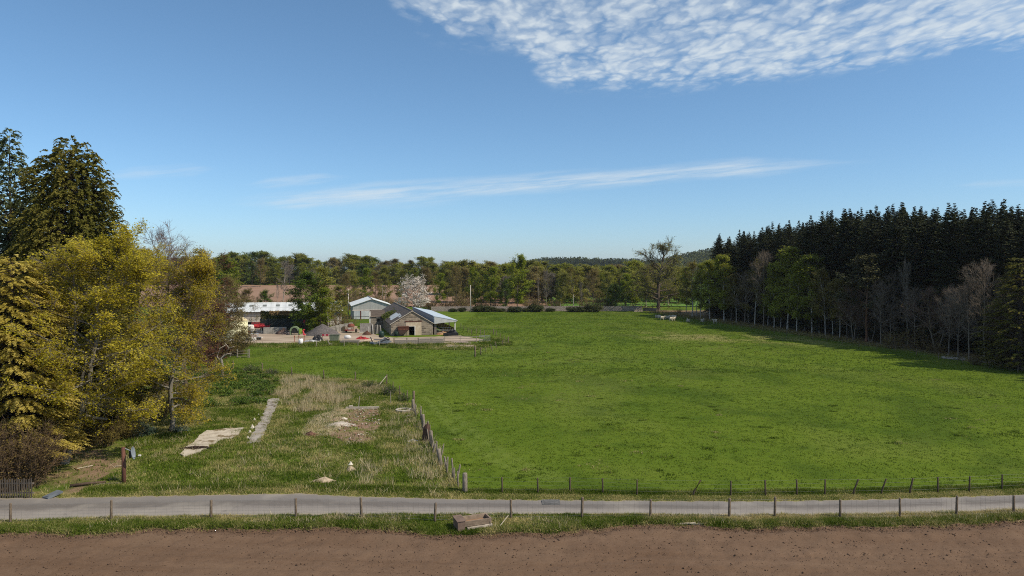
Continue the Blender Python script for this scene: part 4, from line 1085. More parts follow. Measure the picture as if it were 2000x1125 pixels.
# annex with its own slate roof on the left flank
b = MB(); y0 = 22; b.bb(-2.9, -1.55, y0, y0 + .4, -.3, 2.75); b.bb(-.75, 0, y0, y0 + .4, -.3, 2.75); b.bb(-1.55, -.75, y0, y0 + .4, -.3, 1.5); b.bb(-1.55, -.75, y0, y0 + .4, 2.35, 2.75)
b.bb(-2.9, -2.5, y0 + .4, y0 + 4, -.3, 2.75); b.prism([(-2.9, y0, 2.75), (-2.9, y0 + 4, 2.75), (-2.9, y0 + 2, 4.15)], (.4, 0, 0)); b.bb(-2.5, 0, y0 + 3.6, y0 + 4, -.3, 2.75)
an = b.build('annex', blockmat('annex stone', (.30, .27, .23), (.20, .18, .16), (.27, .24, .2), 'x'), t)
b = MB(); b.prism([(-3.0, y0 - .15, 2.72), (-3.0, y0 + 2, 4.3), (-3.0, y0 + 4.15, 2.72), (-3.0, y0 + 4.15, 2.6), (-3.0, y0 + 2, 4.17), (-3.0, y0 - .15, 2.6)], (3.6, 0, 0)); b.build('annex_roof', slate, an)
b = MB(); b.bb(-1.55, -.75, y0 + .12, y0 + .16, 1.5, 2.35); b.build('window', pm('dark glass', (.02, .022, .024), (.012, .013, .014), 2, .15, 0), an)
b = MB(); b.bb(-1.65, -.65, y0 - .06, y0, 2.352, 2.5); b.build('window_lintel', pm('pale lintel', (.5, .47, .42)), an)
b = MB(); b.bb(-3.25, -2.95, y0 + .05, y0 + .35, -.3, 4.0); b.build('downpipe', white, an)

# ------------------------------------------------------------------ open cattle shelter with a blue grey sheet roof
t = thing('cattle_shelter', 'open sided shelter with pale blue sheet roof against the stone barn', 'shelter', BO, TH)
x0, x1, zl, zr, LS = W_ + .2, 14.0, 4.15, 3.15, 37.5
def corr(name, c1, c2, axis, n=9, rough=.5, metal=.2):
    m, nt, out = newmat(name); tc = N(nt, 'ShaderNodeTexCoord').outputs['Object']; sx = N(nt, 'ShaderNodeSeparateXYZ'); L(nt, tc, sx.inputs[0])
    wv = math_(nt, 'SINE', math_(nt, 'MULTIPLY', sx.outputs['XYZ'.index(axis)], 2 * PI / .18)); n1 = noise(nt, vmul(nt, tc, (1, 1, 1)), .8, 5, .65)
    st = N(nt, 'ShaderNodeTexNoise', noise_dimensions='1D'); st.inputs['Scale'].default_value = 1.15; st.inputs['Detail'].default_value = 2; L(nt, sx.outputs['XYZ'.index(axis)], st.inputs['W'])
    col = ramp(nt, [(.35, c2), (.62, c1)], math_(nt, 'ADD', math_(nt, 'MULTIPLY', n1, .55), math_(nt, 'MULTIPLY', st.outputs['Fac'], .45))).outputs[0]
    finish(nt, out, col, rough, wv, .35, .02, metal, .4); return m
blue = corr('blue grey sheeting', (.50, .57, .63), (.42, .49, .56), 'Y')
bluev = corr('blue grey cladding', (.38, .45, .52), (.30, .37, .44), 'Y')
roof = slope(x0 - .1, zl, x1 + .35, zr, .09, -.35, LS, 'roof', blue, t)
b = MB(); b.tube([(x0 - .1, -.38, zl - .04), (x0 - .1, LS, zl - .04)], .11, 6); b.build('ridge_flashing', pm('flashing', (.30, .37, .46), (.24, .3, .38)), roof)
b = MB(); b.prism([(x0 - .05, -.2, 2.45), (x0 - .05, -.2, zl - .12), (x0 + .05, -.2, zl - .14), (x0 + .05, -.2, 2.45)], (0, LS, 0)); b.build('side_cladding', bluev, t)
b = MB(); b.prism([(x0 + .051, -.3, zl - .1), (x1 + .3, -.3, zr - .1), (x1 + .3, -.3, zr - .38), (x0 + 2.0, -.3, zr - .5), (x0 + .051, -.3, zr - .75)], (0, .08, 0)); b.build('gable_sheeting', corr('gable sheets', (.52, .53, .52), (.42, .43, .43), 'X'), t)
b = MB(); b.tube([(x1 + .4, -.4, zr - .08), (x1 + .4, LS, zr - .12)], .09, 6); b.build('gutter', white, t)
for k in range(6):
    y = .1 + k * 7.3; b = MB(); b.bb(x1 - .1, x1 + .12, y - .1, y + .12, -.3, zr - .12); b.build('post', white if k == 0 else pm('dark steel', (.10, .09, .085), (.06, .055, .05)), t)
b = MB()
for k in range(5): b.bb(x1 - .2, x1 - .13, .4, LS - 1, .05 + k * .29, .28 + k * .29)
for k in range(8): b.bb(x1 - .13, x1 - .105, .6 + k * 5, .8 + k * 5, .02, 1.5)
b.build('side_boarding', pm('rusty boards', (.13, .065, .045), (.075, .04, .03), 3), t)
b = MB(); b.bb(x0 + .1, x0 + .6, .2, LS, -.2, 2.3); b.build('inner_wall', pm('inner wall', (.2, .17, .14), (.12, .1, .085), 1), t)
b = MB(); b.bb(x0 + .6, x1, LS - .4, LS - .2, -.2, 2.6); b.build('back_wall', pm('back boards', (.16, .13, .10), (.09, .07, .06), 1), t)
# field gate across the front of the shelter
def field_gate(name, label, p, rz, Lg, h, bars, mat, brace=True, group=None):
    t = thing(name, label, 'gate', p, rz, group)
    b = MB(); b.tube([(0, 0, .08), (0, 0, h), (Lg, 0, h), (Lg, 0, .08), (0, 0, .08)], .035, 6); b.build('gate_frame', mat, t)
    for k in range(1, bars):
        b = MB(); z = .12 + (h - .12) * k / bars; b.bar((0, 0, z), (Lg, 0, z), .028, None, 5); b.build('rail', mat, t)
    if brace: b = MB(); b.bar((Lg * .5, .02, .1), (Lg * .5, .02, h), .025, None, 5); b.build('stile', mat, t)
    return t
def bl(a, b_, z=0):
    c, s = math.cos(TH), math.sin(TH); return Vector((BO.x + c * a - s * b_, BO.y + s * a + c * b_, z))
field_gate('field_gate', 'galvanised steel gate across the mouth of the open shelter', bl(9.6, .5), TH, 3.6, 1.45, 4, steel)
def heap(name, label, cat, pos, rx, ry, h, mat, seed, rough=.25, n=28, m=12, rz=0, sharp=1.0, group=None):
    """a loose pile: its own uneven solid"""
    V = []; F_ = []
    for i in range(m + 1):
        s = i / m
        for j in range(n):
            a = 2 * PI * j / n; q = 1 - s
            k = 1 + rough * (float(fbm(math.cos(a) * 1.7 + 5 + seed, math.sin(a) * 1.7 + 5 + s * 2.2, seed, 3)) - .5) * 2
            z = h * (1 - q ** sharp) * (1 + (.25 if sharp <= 1.2 else 1.1) * rough * (float(vnoise(a * 3, s * 6, seed)) - .5)) - .08
            V.append((rx * q * k * math.cos(a), ry * q * k * math.sin(a), z))
    for i in range(m):
        for j in range(n): F_.append((i * n + j, i * n + (j + 1) % n, (i + 1) * n + (j + 1) % n, (i + 1) * n + j))
    F_.append(tuple(range(n))[::-1])
    b = MB(); b.add(V, F_); o = b.build(name, mat, None, False, pos, rz); return tag(o, label, cat, group)
heap('straw_heap', 'rusty brown bedding straw and dung heap inside the shelter mouth', 'straw', bl(11.6, 1.6), 2.0, 2.2, .8, pm('bedding', (.36, .22, .11), (.18, .10, .055), 2, .95, .8), 3, .5, 28, 10, 0, 2.0)
def round_bale(name, label, pos, rz, r=.75, w=1.25, mat=None, group=None):
    b = MB(); b.lathe([(r * .86, -w / 2), (r, -w / 2 + .1), (r * 1.02, 0), (r, w / 2 - .1), (r * .86, w / 2)], (0, 0, r * .92), 20, 'x')
    o = b.build(name, mat or blackp, None, True, pos, rz); return tag(o, label, 'bale', group)
heap('silage_sheet', 'black plastic sheet heaped over feed at the shelter corner post', 'plastic sheet', bl(13.3, -1.6), 1.5, 1.1, 1.25, blackp, 9, .5, 22, 8, 0, 2.0)
b = MB(); b.bb(-1.6, 1.6, -.4, .4, 0, .55); b.bb(-1.5, 1.5, -.3, .3, .55, .62); tag(b.build('feed_trough', blackp, None, False, bl(12.5, -3.0), TH), 'long black feed trough lying in front of the silage sheet', 'trough')
# hopper in front of the gable
t = thing('feed_hopper', 'rusty red hopper on dark legs against the barn gable', 'hopper', bl(1.35, -1.3), TH)
b = MB(); b.bb(0, 2.35, 0, 1.2, 1.3, 2.05); b.bb(-.04, 2.39, -.04, 0, 1.95, 2.1); b.build('bin', rust, t)
b = MB(); b.prism([(0.02, .02, 1.3), (2.33, .02, 1.3), (.95, .02, .35), (.35, .02, .35)], (0, 1.15, 0)); b.build('chute', pm('dark rust', (.07, .04, .03), (.04, .025, .02), 3), t)
for x in (0.06, 2.2): 
    for y in (.06, 1.1): b = MB(); b.bar((x, y, 1.3), (x, y, -.05), .045); b.build('leg', darkm, t)
b = MB(); b.lathe([(.42, 0), (.42, .95), (.36, 1.02)], (0, 0, 0), 14); tag(b.build('oil_drum', pm('green drum', (.022, .04, .036), (.014, .026, .022)), None, True, bl(1.0, -1.1)), 'dark green drum beside the rusty hopper', 'drum')

# low boarded pen in front of the barn, and rails beyond
t = thing('pen_fence', 'low wall of silvered boards in front of the stone barn', 'fence', G(771, 673), R(4))
for i, (x0_, x1_, a, c) in enumerate([(0, 4.4, .15, .95), (4.5, 9.2, .18, 1.05)]):
    for k in range(3):
        z = a + k * (c - a) / 3; b = MB(); b.bb(x0_, x1_, -.03, .02, z, z + (c - a) / 3 - .025); b.build('board', board, t)
b = MB(); b.bb(0, 9.2, .021, .5, 1.08, 1.14); b.build('top_rail', board, t)
for x in (-.15, 2.3, 4.45, 6.9, 9.35): b = MB(); b.bb(x - .08, x + .08, .022, .17, -.2, 1.25); b.build('post', timb if x < 9 else board, t)
t = thing('rail_fence', 'two grey timber rails running from the pen to the paddock', 'fence', G(868, 669), R(3))
for z in (1.15, .35, .75): b = MB(); b.bar((0, 0, z), (7.9 if z > 1 else 6.4, .4, z - .05), .05, .045); b.build('rail', board, t)
for x in (0, 3.1, 6.3): b = MB(); b.bar((x, x * .05, -.2), (x, x * .05, 1.25), .07); b.build('post', board, t)
field_gate('field_gate', 'bent grey metal gate standing at the grass corner of the paddock', G(936, 668), R(-2), 2.2, 1.25, 5, steel)

# ------------------------------------------------------------------ long shed with pale sheet roof
pale = corr('pale roof sheets', (.66, .68, .68), (.50, .52, .53), 'X')
SO = at(436, 170.2); SO.z = 0
t = thing('machinery_shed', 'long low farm shed with pale sheet roof and a row of dark rooflights', 'shed', SO, TH)
LW = 28.3
b = MB()
for k in range(26):
    x = k * LW / 26; b.bb(x + .03, x + LW / 26 - .03, 0, .08, 1.35, 3.72)
b.bb(0, LW, .081, .2, 1.35, 3.72); b.build('upper_boarding', corr('grey and tan boarding', (.46, .40, .33), (.27, .28, .29), 'X', 3, .8, 0), t)
b = MB(); b.bb(0, 5.4, -.04, .25, -.4, 1.3); b.bb(6.9, LW, -.04, .25, -.4, 1.3); b.bb(0, LW, -.12, .3, 1.3, 1.349)
b.bb(0, .25, .251, 8, -.4, 3.9); b.bb(LW - .25, LW, .251, 8, -.4, 3.9); b.bb(.25, LW - .25, 7.8, 8, -.4, 3.6); b.build('wall', pm('limewashed wall', (.55, .50, .45), (.40, .36, .32), 1.2, .9, .3), t)
def slope2(y0, z0, y1, z1, th, x0, x1, name, mat, par):
    b = MB(); b.prism([(x0, y0, z0), (x0, y1, z1), (x0, y1, z1 - th), (x0, y0, z0 - th)], (x1 - x0, 0, 0)); return b.build(name, mat, par)
ro = slope2(-.5, 3.8, 4.0, 5.75, .1, -.4, LW + .4, 'roof', pale, t); slope2(8.5, 3.8, 4.003, 5.75, .1, -.4, LW + .4, 'roof', pale, t)
b = MB(); b.tube([(-.4, 4, 5.8), (LW + .4, 4, 5.8)], .14, 6); b.build('ridge', pale, ro)
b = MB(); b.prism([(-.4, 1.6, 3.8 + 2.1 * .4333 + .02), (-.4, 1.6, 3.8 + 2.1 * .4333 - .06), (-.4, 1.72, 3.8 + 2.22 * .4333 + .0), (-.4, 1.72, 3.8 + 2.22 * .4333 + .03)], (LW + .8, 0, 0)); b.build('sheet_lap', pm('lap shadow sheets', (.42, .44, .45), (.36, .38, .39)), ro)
for px in (469, 487, 513, 539, 564, 592, 618, 644):
    x = (px - 436) / 232 * LW
    b = MB(); f = lambda y: 3.8 + (y + .5) * .4333
    b.prism([(x - .45, 2.15, f(2.15) + .03), (x - .45, 3.15, f(3.15) + .03), (x - .45, 3.15, f(3.15) + .002), (x - .45, 2.15, f(2.15) + .002)], (.95, 0, 0)); b.build('rooflight', pm('dark rooflight', (.17, .18, .17), (.12, .13, .12), 2, .3), ro)
b = MB(); b.bb(5.4, 6.9, 1.6, 1.7, -.2, 1.3); b.build('opening_shade_board', darkm, t)  # dark board stands for the shade inside the wall opening
b = MB(); b.tube([(-.4, -.6, 3.72), (LW + .4, -.6, 3.66)], .08, 6); b.build('gutter', darkm, t)

# corrugated gable shed
KO = at(689, 197.4); KO.z = 0; KW = 10.8
t = thing('corrugated_shed', 'grey corrugated gable shed with white roof and sliding doors', 'shed', KO, TH)
cg = corr('grey corrugated', (.42, .42, .40), (.30, .30, .29), 'X')
b = MB(); b.prism([(0, 0, 2.75), (KW, 0, 2.75), (KW, 0, 4.0), (KW / 2, 0, 5.7), (0, 0, 4.0)], (0, .12, 0)); b.build('gable_sheeting', cg, t)
b = MB(); b.bb(0, KW, .12, .2, -.3, 2.7); b.bb(0, .15, .21, 18, -.3, 4.0); b.bb(KW - .15, KW, .21, 18, -.3, 4.0); b.bb(.15, KW - .15, 17.8, 18, -.3, 4.0); b.build('wall', pm('shed wall', (.33, .31, .29), (.24, .22, .2), 1.5), t)
b = MB(); b.bb(-.1, 8.6, -.12, -.002, 2.5, 2.75); b.build('door_track', pm('track paint', (.62, .55, .50), (.48, .42, .38), 2), t)
for (a, c, mt) in ((.25, 2.0, corr('tin door', (.50, .53, .55), (.36, .39, .42), 'X')), (2.35, 4.6, corr('tin door pale', (.58, .60, .60), (.44, .46, .47), 'X')), (4.75, 6.2, pm('pinkish door', (.55, .46, .41), (.45, .37, .33), 2)), (6.35, 9.5, pm('pinkish door', (.55, .46, .41)))):
    b = MB(); b.bb(a, c, -.08, .0, .1, 2.48); b.build('door', mt, t)
b = MB(); b.bb(2.02, 2.33, -.06, .0, 0, 2.48); b.build('door_post', rust, t)
b = MB(); b.bb(0, 9.6, -.11, -.081, .75, .85); b.build('guard_rail', darkm, t)
wr = pm('white roof sheets', (.70, .72, .70), (.56, .58, .57), .8, .5, .1)
sk = (5.8 - 4.0) / (KW / 2)
r1 = slope(-.5, 4.0 - .5 * sk + .1, KW / 2, 5.9, .1, -.4, 18.4, 'roof', wr, t); slope(KW + .5, 4.0 - .5 * sk + .1, KW / 2 + .003, 5.9, .1, -.4, 18.4, 'roof', wr, t)
b = MB(); b.tube([(KW / 2, -.45, 5.93), (KW / 2, 18.4, 5.93)], .12, 6); b.build('ridge', pm('grey ridge', (.3, .31, .32), (.22, .23, .24)), r1)

# ------------------------------------------------------------------ storage tank on its plinth
tp = G(461, 663); tp.z = .25
t = thing('storage_tank', 'cream yellow upright tank with a domed top on a concrete base', 'tank', tp)
cream = pm('cream grp', (.64, .62, .40), (.55, .52, .32), .8, .55, .05, 0, None, (1, 1, .3)); dome_m = pm('buff dome', (.62, .52, .31), (.52, .43, .25), 1, .6)
b = MB(); b.lathe([(2.25, 0), (2.3, .1), (2.3, 3.5)], (0, 0, 0), 40); b.build('body', cream, t, True)
b = MB(); b.lathe([(2.36, 3.5), (2.36, 3.62)], (0, 0, 0), 40); b.build('rim', cream, t)
b = MB(); b.lathe([(2.3, 3.62), (2.15, 3.85), (1.7, 4.18), (.9, 4.42), (.3, 4.5), (.3, 4.62), (.01, 4.64)], (0, 0, 0), 40); b.build('dome', dome_m, t, True)
b = MB(); b.bb(-3.6, 4.6, -3.2, 2.6, -.6, 0); tag(b.build('concrete_plinth', pm('pale slab', (.55, .54, .52), (.42, .41, .39), 1, .9), None, False, (tp.x, tp.y, .25), R(3)), 'pale concrete base under the cream tank', 'base')
t = thing('hand_rail', 'short black handrail on the edge of the tank base', 'railing', G(466, 672))
for z in (.45, .95): b = MB(); b.bar((-1.2, 0, z), (.75, 0, z), .035); b.build('rail', darkm, t)
for x in (-1.2, .75): b = MB(); b.bar((x, 0, -.2), (x, 0, 1.05), .04); b.build('post', darkm, t)
b = MB(); b.bar((0, 0, -.2), (0, 0, .85), .05); b.box((.02, 0, .85), (.22, .1, .08)); tag(b.build('bollard', darkm, None, False, G(489.5, 671.5)), 'thin black post standing alone at the edge of the tank base', 'bollard')

# ------------------------------------------------------------------ things lying about the yard
def yp(x, y, z=.06): p = G(x, y); p.z = z; return p
def wheel(par, c, r, w, axis='y', hub=None):
    b = MB(); b.lathe([(r * .62, -w / 2), (r * .95, -w / 2), (r, -w * .3), (r, w * .3), (r * .95, w / 2), (r * .62, w / 2)], c, 18, axis); o = b.build('wheel', darkm, par, True)
    b = MB(); b.lathe([(r * .6, -w * .4), (r * .2, -w * .55), (r * .2, w * .55), (r * .6, w * .4)], c, 12, axis); b.build('hub', hub or redp, o)
# folded red hay tedder
t = thing('hay_tedder', 'red folded hay machine with pale wheels beside the cream tank', 'farm machine', yp(507, 650), R(4))
b = MB(); b.bar((-2.6, 0, 1.0), (2.2, .1, 1.25), .12); b.bar((-1.6, 0, 1.1), (.2, .2, 2.0), .1); b.bar((.2, .2, 2.0), (1.6, .1, 1.3), .1); b.build('frame', redp, t)
for i in range(7):
    a = -1.5 + i * .5; b = MB(); b.bar((a, .1, 1.25 + .35 * math.sin(i)), (a + .75, .5, 1.75 - .1 * (i % 3)), .07); b.bar((a, -.2, 1.2), (a + .9, -.5, 1.5 + .12 * (i % 2)), .06); b.build('tine_arm', redp, t)
b = MB(); b.prism([(-1.9, -.3, 1.25), (1.3, -.3, 1.45), (1.0, .5, 2.0), (-.9, .5, 2.05)], (0, .08, -.1)); b.build('cover', redp, t)
b = MB(); b.bb(-1.9, -.2, .3, 1.2, .9, 2.3); b.build('seed_box', pm('dull red', (.22, .045, .04), (.14, .03, .03)), t)
for x in (-1.4, -.95, .4, .95, 1.4): b = MB(); b.bar((x, -.3, 1.1), (x + .15 * (1 if x > 0 else -1), -.45, 0), .07); b.build('stand_leg', pm('cream paint', (.62, .58, .46), (.5, .46, .36)), t)
wheel(t, (-2.2, -.2, .38), .38, .22)
t = thing('water_bowser', 'small white rounded tank trailer half hidden by the cream tank', 'tank trailer', yp(488, 651), R(10))
b = MB(); b.lathe([(.3, -.9), (.6, -.75), (.66, 0), (.6, .75), (.3, .9)], (0, 0, 1.25), 18, 'x'); b.build('tank', white, t, True)
b = MB(); b.bb(-1.0, 1.3, -.5, .5, .42, .56); b.build('chassis', white, t)
for y in (-.62, .62): wheel(t, (0, y, .36), .36, .2)
t = thing('work_stand', 'grey metal work stand with dark tools on it', 'stand', yp(497, 661), R(8))
b = MB(); b.bb(-.8, .8, -.35, .35, .92, 1.0); b.build('top', steel, t)
for x in (-.7, .7):
    for y in (-.28, .28): b = MB(); b.bar((x, y, .92), (x * 1.05, y, 0), .05); b.build('leg', steel, t)
b = MB(); b.lathe([(.28, 0), (.3, .5), (.2, .6)], (.1, 0, 1.0), 10); b.build('tool_bucket', darkm, t)
b = MB(); b.bb(-.45, .45, -.3, .3, .1, .6); b.build('shelf_box', pm('pink grey', (.4, .32, .3), (.3, .24, .22)), t)
b = MB(); b.bb(-.4, .4, -.3, .3, 0, .42); b.bb(-.42, .42, -.32, .32, .42, .47); tag(b.build('crate', darkm, None, False, yp(505.5, 664)), 'black crate at the edge of the concrete by the tank', 'crate')
# block wall and screen below the clipped hedge
b = MB()
for k in range(5): b.bb(-2.4 + k * .98, -1.44 + k * .98, -.3, .3, 0, .72); b.bb(-2.4 + k * .98, -1.44 + k * .98, -.29, .29, .722, 1.42)
tag(b.build('block_wall', conw, None, False, yp(537, 652), R(8)), 'grey concrete block wall in front of the dark netting screen', 'wall')
t = thing('netting_screen', 'black windbreak netting on posts below the clipped hedge', 'screen', at(507, 160.5), R(6))
b = MB(); b.bb(0, 10.4, 0, .05, .2, 2.85); b.build('net', pm('black netting', (.020, .026, .024), (.012, .016, .015), 2, .9), t)
for k in range(6): b = MB(); b.bar((k * 2.05 + .05, -.07, -.2), (k * 2.05 + .05, -.07, 2.9), .05); b.build('post', pm('tarred post', (.05, .055, .05), (.03, .03, .03)), t)
heap('scrap_heap', 'heap of scrap iron and dark sacks beside the block wall', 'scrap', yp(554, 653), 1.5, 1.0, 1.2, pm('scrap', (.12, .075, .06), (.04, .032, .03), 2.5, .8, .6, 0, (.35, .32, .3)), 14, .8, 26, 10, 0, 1.9)
t = thing('white_sack', 'crumpled white sack lying on top of the scrap heap', 'sack', yp(549, 645, 1.1))
b = MB(); b.lathe([(.1, -.4), (.27, -.3), (.25, .1), (.3, .3), (.12, .42)], (0, 0, .2), 10, 'x'); b.build('bag', white, t, True); b = MB(); b.bar((.4, 0, .2), (.6, .05, .28), .07); b.build('neck', white, t)
t = thing('feed_mixer', 'faded green drum mixer with a bright green side panel', 'farm machine', yp(575, 655), R(5))
grn = pm('faded green', (.20, .26, .15), (.12, .17, .09), 2, .6); grb = pm('bright green panel', (.24, .38, .055), (.18, .29, .04), 2, .5)
b = MB()
for k in range(13):
    a = R(-10 + k * 200 / 12); a2 = R(-10 + (k + 1) * 200 / 12)
    if k < 12: b.prism([(-.0 + 1.0 * math.cos(a), 0, .95 + .95 * math.sin(a)), (1.0 * math.cos(a2), 0, .95 + .95 * math.sin(a2)), (.66 * math.cos(a2), 0, .95 + .62 * math.sin(a2)), (.66 * math.cos(a), 0, .95 + .62 * math.sin(a))], (0, 1.0, 0))
b.build('hood', grn, t)
b = MB(); b.lathe([(.6, .1), (.6, .9)], (0, 0, .92), 16, 'y'); b.build('drum', darkm, t)
b = MB(); b.bb(1.05, 1.55, -.1, .6, .25, 1.35); b.build('panel', grb, t)
for x in (-.85, .85): b = MB(); b.bb(x - .08, x + .08, .1, .9, 0, .9); b.build('leg', grn, t)
t = thing('red_auger', 'small red upright auger by the gravel pile', 'auger', yp(593.5, 655), R(-8))
b = MB(); b.tube([(0, 0, .1), (-.1, 0, .6), (-.2, 0, 1.0), (-.05, 0, 1.15), (.2, 0, 1.15)], [.2, .17, .16, .13, .09], 8); b.build('tube', pm('pink red', (.60, .07, .09), (.45, .05, .06)), t); b = MB(); b.bb(-.1, .4, -.2, .2, 0, .18); b.build('foot', pm('pink red', (.6, .07, .09)), t)
t = thing('loader', 'dark old loader with a red boom end parked under the hedge', 'loader', yp(588, 649), R(5))
b = MB(); b.bb(-1.3, 1.1, -.6, .6, .6, 1.5); b.bb(-.4, .6, -.55, .55, 1.5, 2.2); b.build('body', pm('black paint', (.03, .03, .032), (.02, .02, .02)), t)
for x in (-.85, .8):
    for y in (-.75, .75): wheel(t, (x, y, .55), .55, .32, 'y', darkm)
b = MB(); b.bar((-.6, -.7, 1.5), (1.0, -.7, 2.35), .08); b.build('boom', steel, t); b = MB(); b.lathe([(.38, -.25), (.42, 0), (.38, .25)], (1.05, -.7, 2.4), 12, 'y'); b.build('boom_head', redp, t)
b = MB(); b.bb(-.7, .0, -.72, -.61, 1.55, 1.75); b.build('number_plate', white, t)
gravel = pm('dark gravel', (.135, .12, .115), (.065, .058, .056), 5, .95, 1.0, 0, (.20, .18, .17))
heap('gravel_pile', 'big dark grey gravel pile in the middle of the yard', 'gravel pile', yp(630, 655), 3.9, 2.4, 2.55, gravel, 20, .22, 60, 30, 0, 1.15)
heap('gravel_pile', 'small low gravel spill at the foot of the red auger', 'gravel pile', yp(606, 652), 1.3, .9, 1.0, gravel, 21, .4, 24, 10)
b = MB(); c0 = yp(634, 648); 
for k in range(6): b.bb(k * 1.0, k * 1.0 + .97, -.15, .15, -.1, 1.25 + .16 * k)
tag(b.build('retaining_wall', conw, None, False, at(637, 157.5), R(22)), 'stepped concrete retaining wall behind the gravel pile', 'wall')
t = thing('trailer_spreader', 'small rusty red and cream spreader trailer on the yard edge', 'trailer', yp(685.5, 650), R(-6))
b = MB(); b.prism([(-.95, -.9, .7), (.95, -.9, .7), (1.1, -.9, 1.35), (-1.1, -.9, 1.35)], (0, 2.2, 0)); b.build('hopper', pm('cream rusted', (.46, .38, .28), (.30, .2, .14), 3, .8, .2, 0, (.25, .09, .05)), t)
b = MB(); b.bb(-1.1, 1.1, -.98, -.92, .55, .72); b.build('tail_bar', redp, t)
heapm = pm('orange rust', (.20, .06, .035), (.11, .035, .024), 3)
b = MB(); b.lathe([(.75, 1.3), (.85, 1.55), (.55, 1.95), (.15, 2.05)], (0, .1, 0), 14); b.build('spinner_hood', heapm, t)
b = MB(); b.bb(-.28, .28, -.99, -.981, .8, 1.15); b.build('plate', white, t)
for x in (-1.15, 1.15): wheel(t, (x, .2, .42), .42, .26, 'x', rust)
b = MB(); b.bar((-.3, 1.3, .6), (-2.2, 2.2, .55), .08); b.build('drawbar', darkm, t)
b = MB(); b.bb(-.7, .5, -.3, .5, .25, 1.0); b.bb(-.5, .2, -.2, .4, 1.0, 1.2); tag(b.build('engine_block', pm('oily iron', (.10, .08, .045), (.05, .04, .03), 4), None, False, yp(673.5, 648), R(15)), 'oily brown engine block left of the small rusty spreader', 'engine')
# panels and white poles leaning by the barn
t = thing('panel_stack', 'grey mottled sheet panels stood on edge left of the barn', 'panels', yp(703, 650), R(2))
for i, (x, w_) in enumerate(((0, 1.0), (.98, 1.0), (2.0, .6))): b = MB(); b.box((x + w_ / 2, i * .12, 1.05), (w_, .06, 2.1), 0, R(-6)); b.build('panel', pm('mottled panel', (.34, .31, .28), (.19, .175, .16), 2.2, .85), t)
b = MB(); b.bb(-.1, .8, -.2, -.05, .0, .15); b.build('skid', white, t)
t = thing('board_stack', 'dark boards propped by white poles at the barn flank', 'boards', yp(726, 653), R(4))
for i in range(5): b = MB(); b.box((i * .42, .15, 1.0), (.39, .06, 2.0), 0, R(-5)); b.build('board', pm('dark grey board', (.13, .115, .10), (.08, .07, .06), 2.5), t)
for (x, h, l) in ((-.62, 1.7, .04), (.12, 2.2, .25), (.28, 2.1, .05), (1.25, 2.1, -.08), (1.95, 1.9, .16)): b = MB(); b.bar((x + l, -.25, 0), (x, .02, h), .055); b.build('pole', white, t)
heap('soil_heap', 'reddish brown soil heap below the grey panels', 'soil heap', yp(717, 654), 1.25, .7, 1.0, pm('red soil', (.10, .048, .03), (.075, .036, .024), 2, .95, .6), 31, .4, 22, 9)
# plastic pipes and drum
t = thing('pipe_pile', 'pile of dark slate plastic pipes and sheet at the barn corner', 'pipes', yp(746, 674), R(-10))
for i in range(9):
    a = rnd.uniform(-.6, .8); b = MB(); b.tube([(-1.2 + i * .12, -.6 + .1 * i, .15 + .06 * (i % 4)), (-.2 + a * .4, .4, .75 + .1 * (i % 3)), (.6 - a, 1.3, 1.0 + .12 * (i % 4))], rnd.uniform(.08, .13), 7); b.build('pipe', tarp if i % 3 else blackp, t)
b = MB(); b.prism([(-.6, -.3, .3), (1.3, -.5, .35), (1.5, 1.2, .5), (.2, 1.4, .95)], (0, .05, .08)); b.build('sheet', tarp, t)
b = MB(); b.tube([(-2.3, .1, .25), (-1.1, -.9, .3)], .26, 8); b.build('duct', tarp, t); b = MB(); b.tube([(-2.9, 1.6, 1.2), (-1.7, -.3, .35)], .1, 6); b.build('pipe', darkm, t)
b = MB(); b.lathe([(.35, 0), (.55, .1), (.6, .9), (.5, 1.15), (.2, 1.3)], (0, 0, 0), 16); tag(b.build('water_butt', pm('deep green plastic', (.02, .045, .036), (.014, .032, .026), 2, .5), None, True, yp(745, 664, .5)), 'dark green plastic butt behind the pile of pipes', 'water butt')
# along the front edge of the yard
t = thing('marker_barrel', 'white plastic barrel at the edge of the yard weeds', 'barrel', yp(587.5, 672))
b = MB(); b.lathe([(.25, 0), (.38, .12), (.42, .5), (.4, .9), (.25, 1.0)], (0, 0, 0), 16); b.build('body', pm('bright white plastic', (.85, .85, .84), (.78, .78, .77), 2, .4), t, True)
b = MB(); b.lathe([(.16, 1.0), (.16, 1.12)], (0, 0, 0), 12); b.build('cap', rust, t)
for px, h in ((575, 1.2), (583.5, 1.25), (594, 1.25)):
    b = MB(); b.bar((0, 0, -.2), (.03, 0, h), .06); b.box((.03, 0, h - .12), (.16, .16, .26)); tag(b.build('marker_stake', pm('red brown stake', (.34, .09, .05), (.22, .07, .04)), None, False, yp(px, 668)), {575: 'red topped stake standing alone left of the white barrel', 583.5: 'red topped stake close behind the white barrel', 594: 'red topped stake just right of the white barrel'}[px], 'stake', 'red topped stakes by the white barrel')
heap('silage_wrap', 'torn black and white silage wrap heaped on the yard edge', 'plastic sheet', yp(622, 667), 1.3, .7, 1.15, pm('torn wrap', (.03, .03, .033), (.015, .015, .016), 1.3, .35, .7, 0, (.4, .4, .4)), 40, .8, 26, 10, 0, 2.4)
heap('silage_wrap', 'flattened grey and white plastic left of the black wrap', 'plastic sheet', yp(607, 668), 1.6, .7, .42, pm('grey plastic', (.50, .50, .50), (.06, .06, .065), 2.2, .4, .6), 41, .8, 22, 7, 0, 2.2)
t = thing('barrier', 'red and white striped barrier plank beside the green skip', 'barrier', yp(637, 662), R(3))
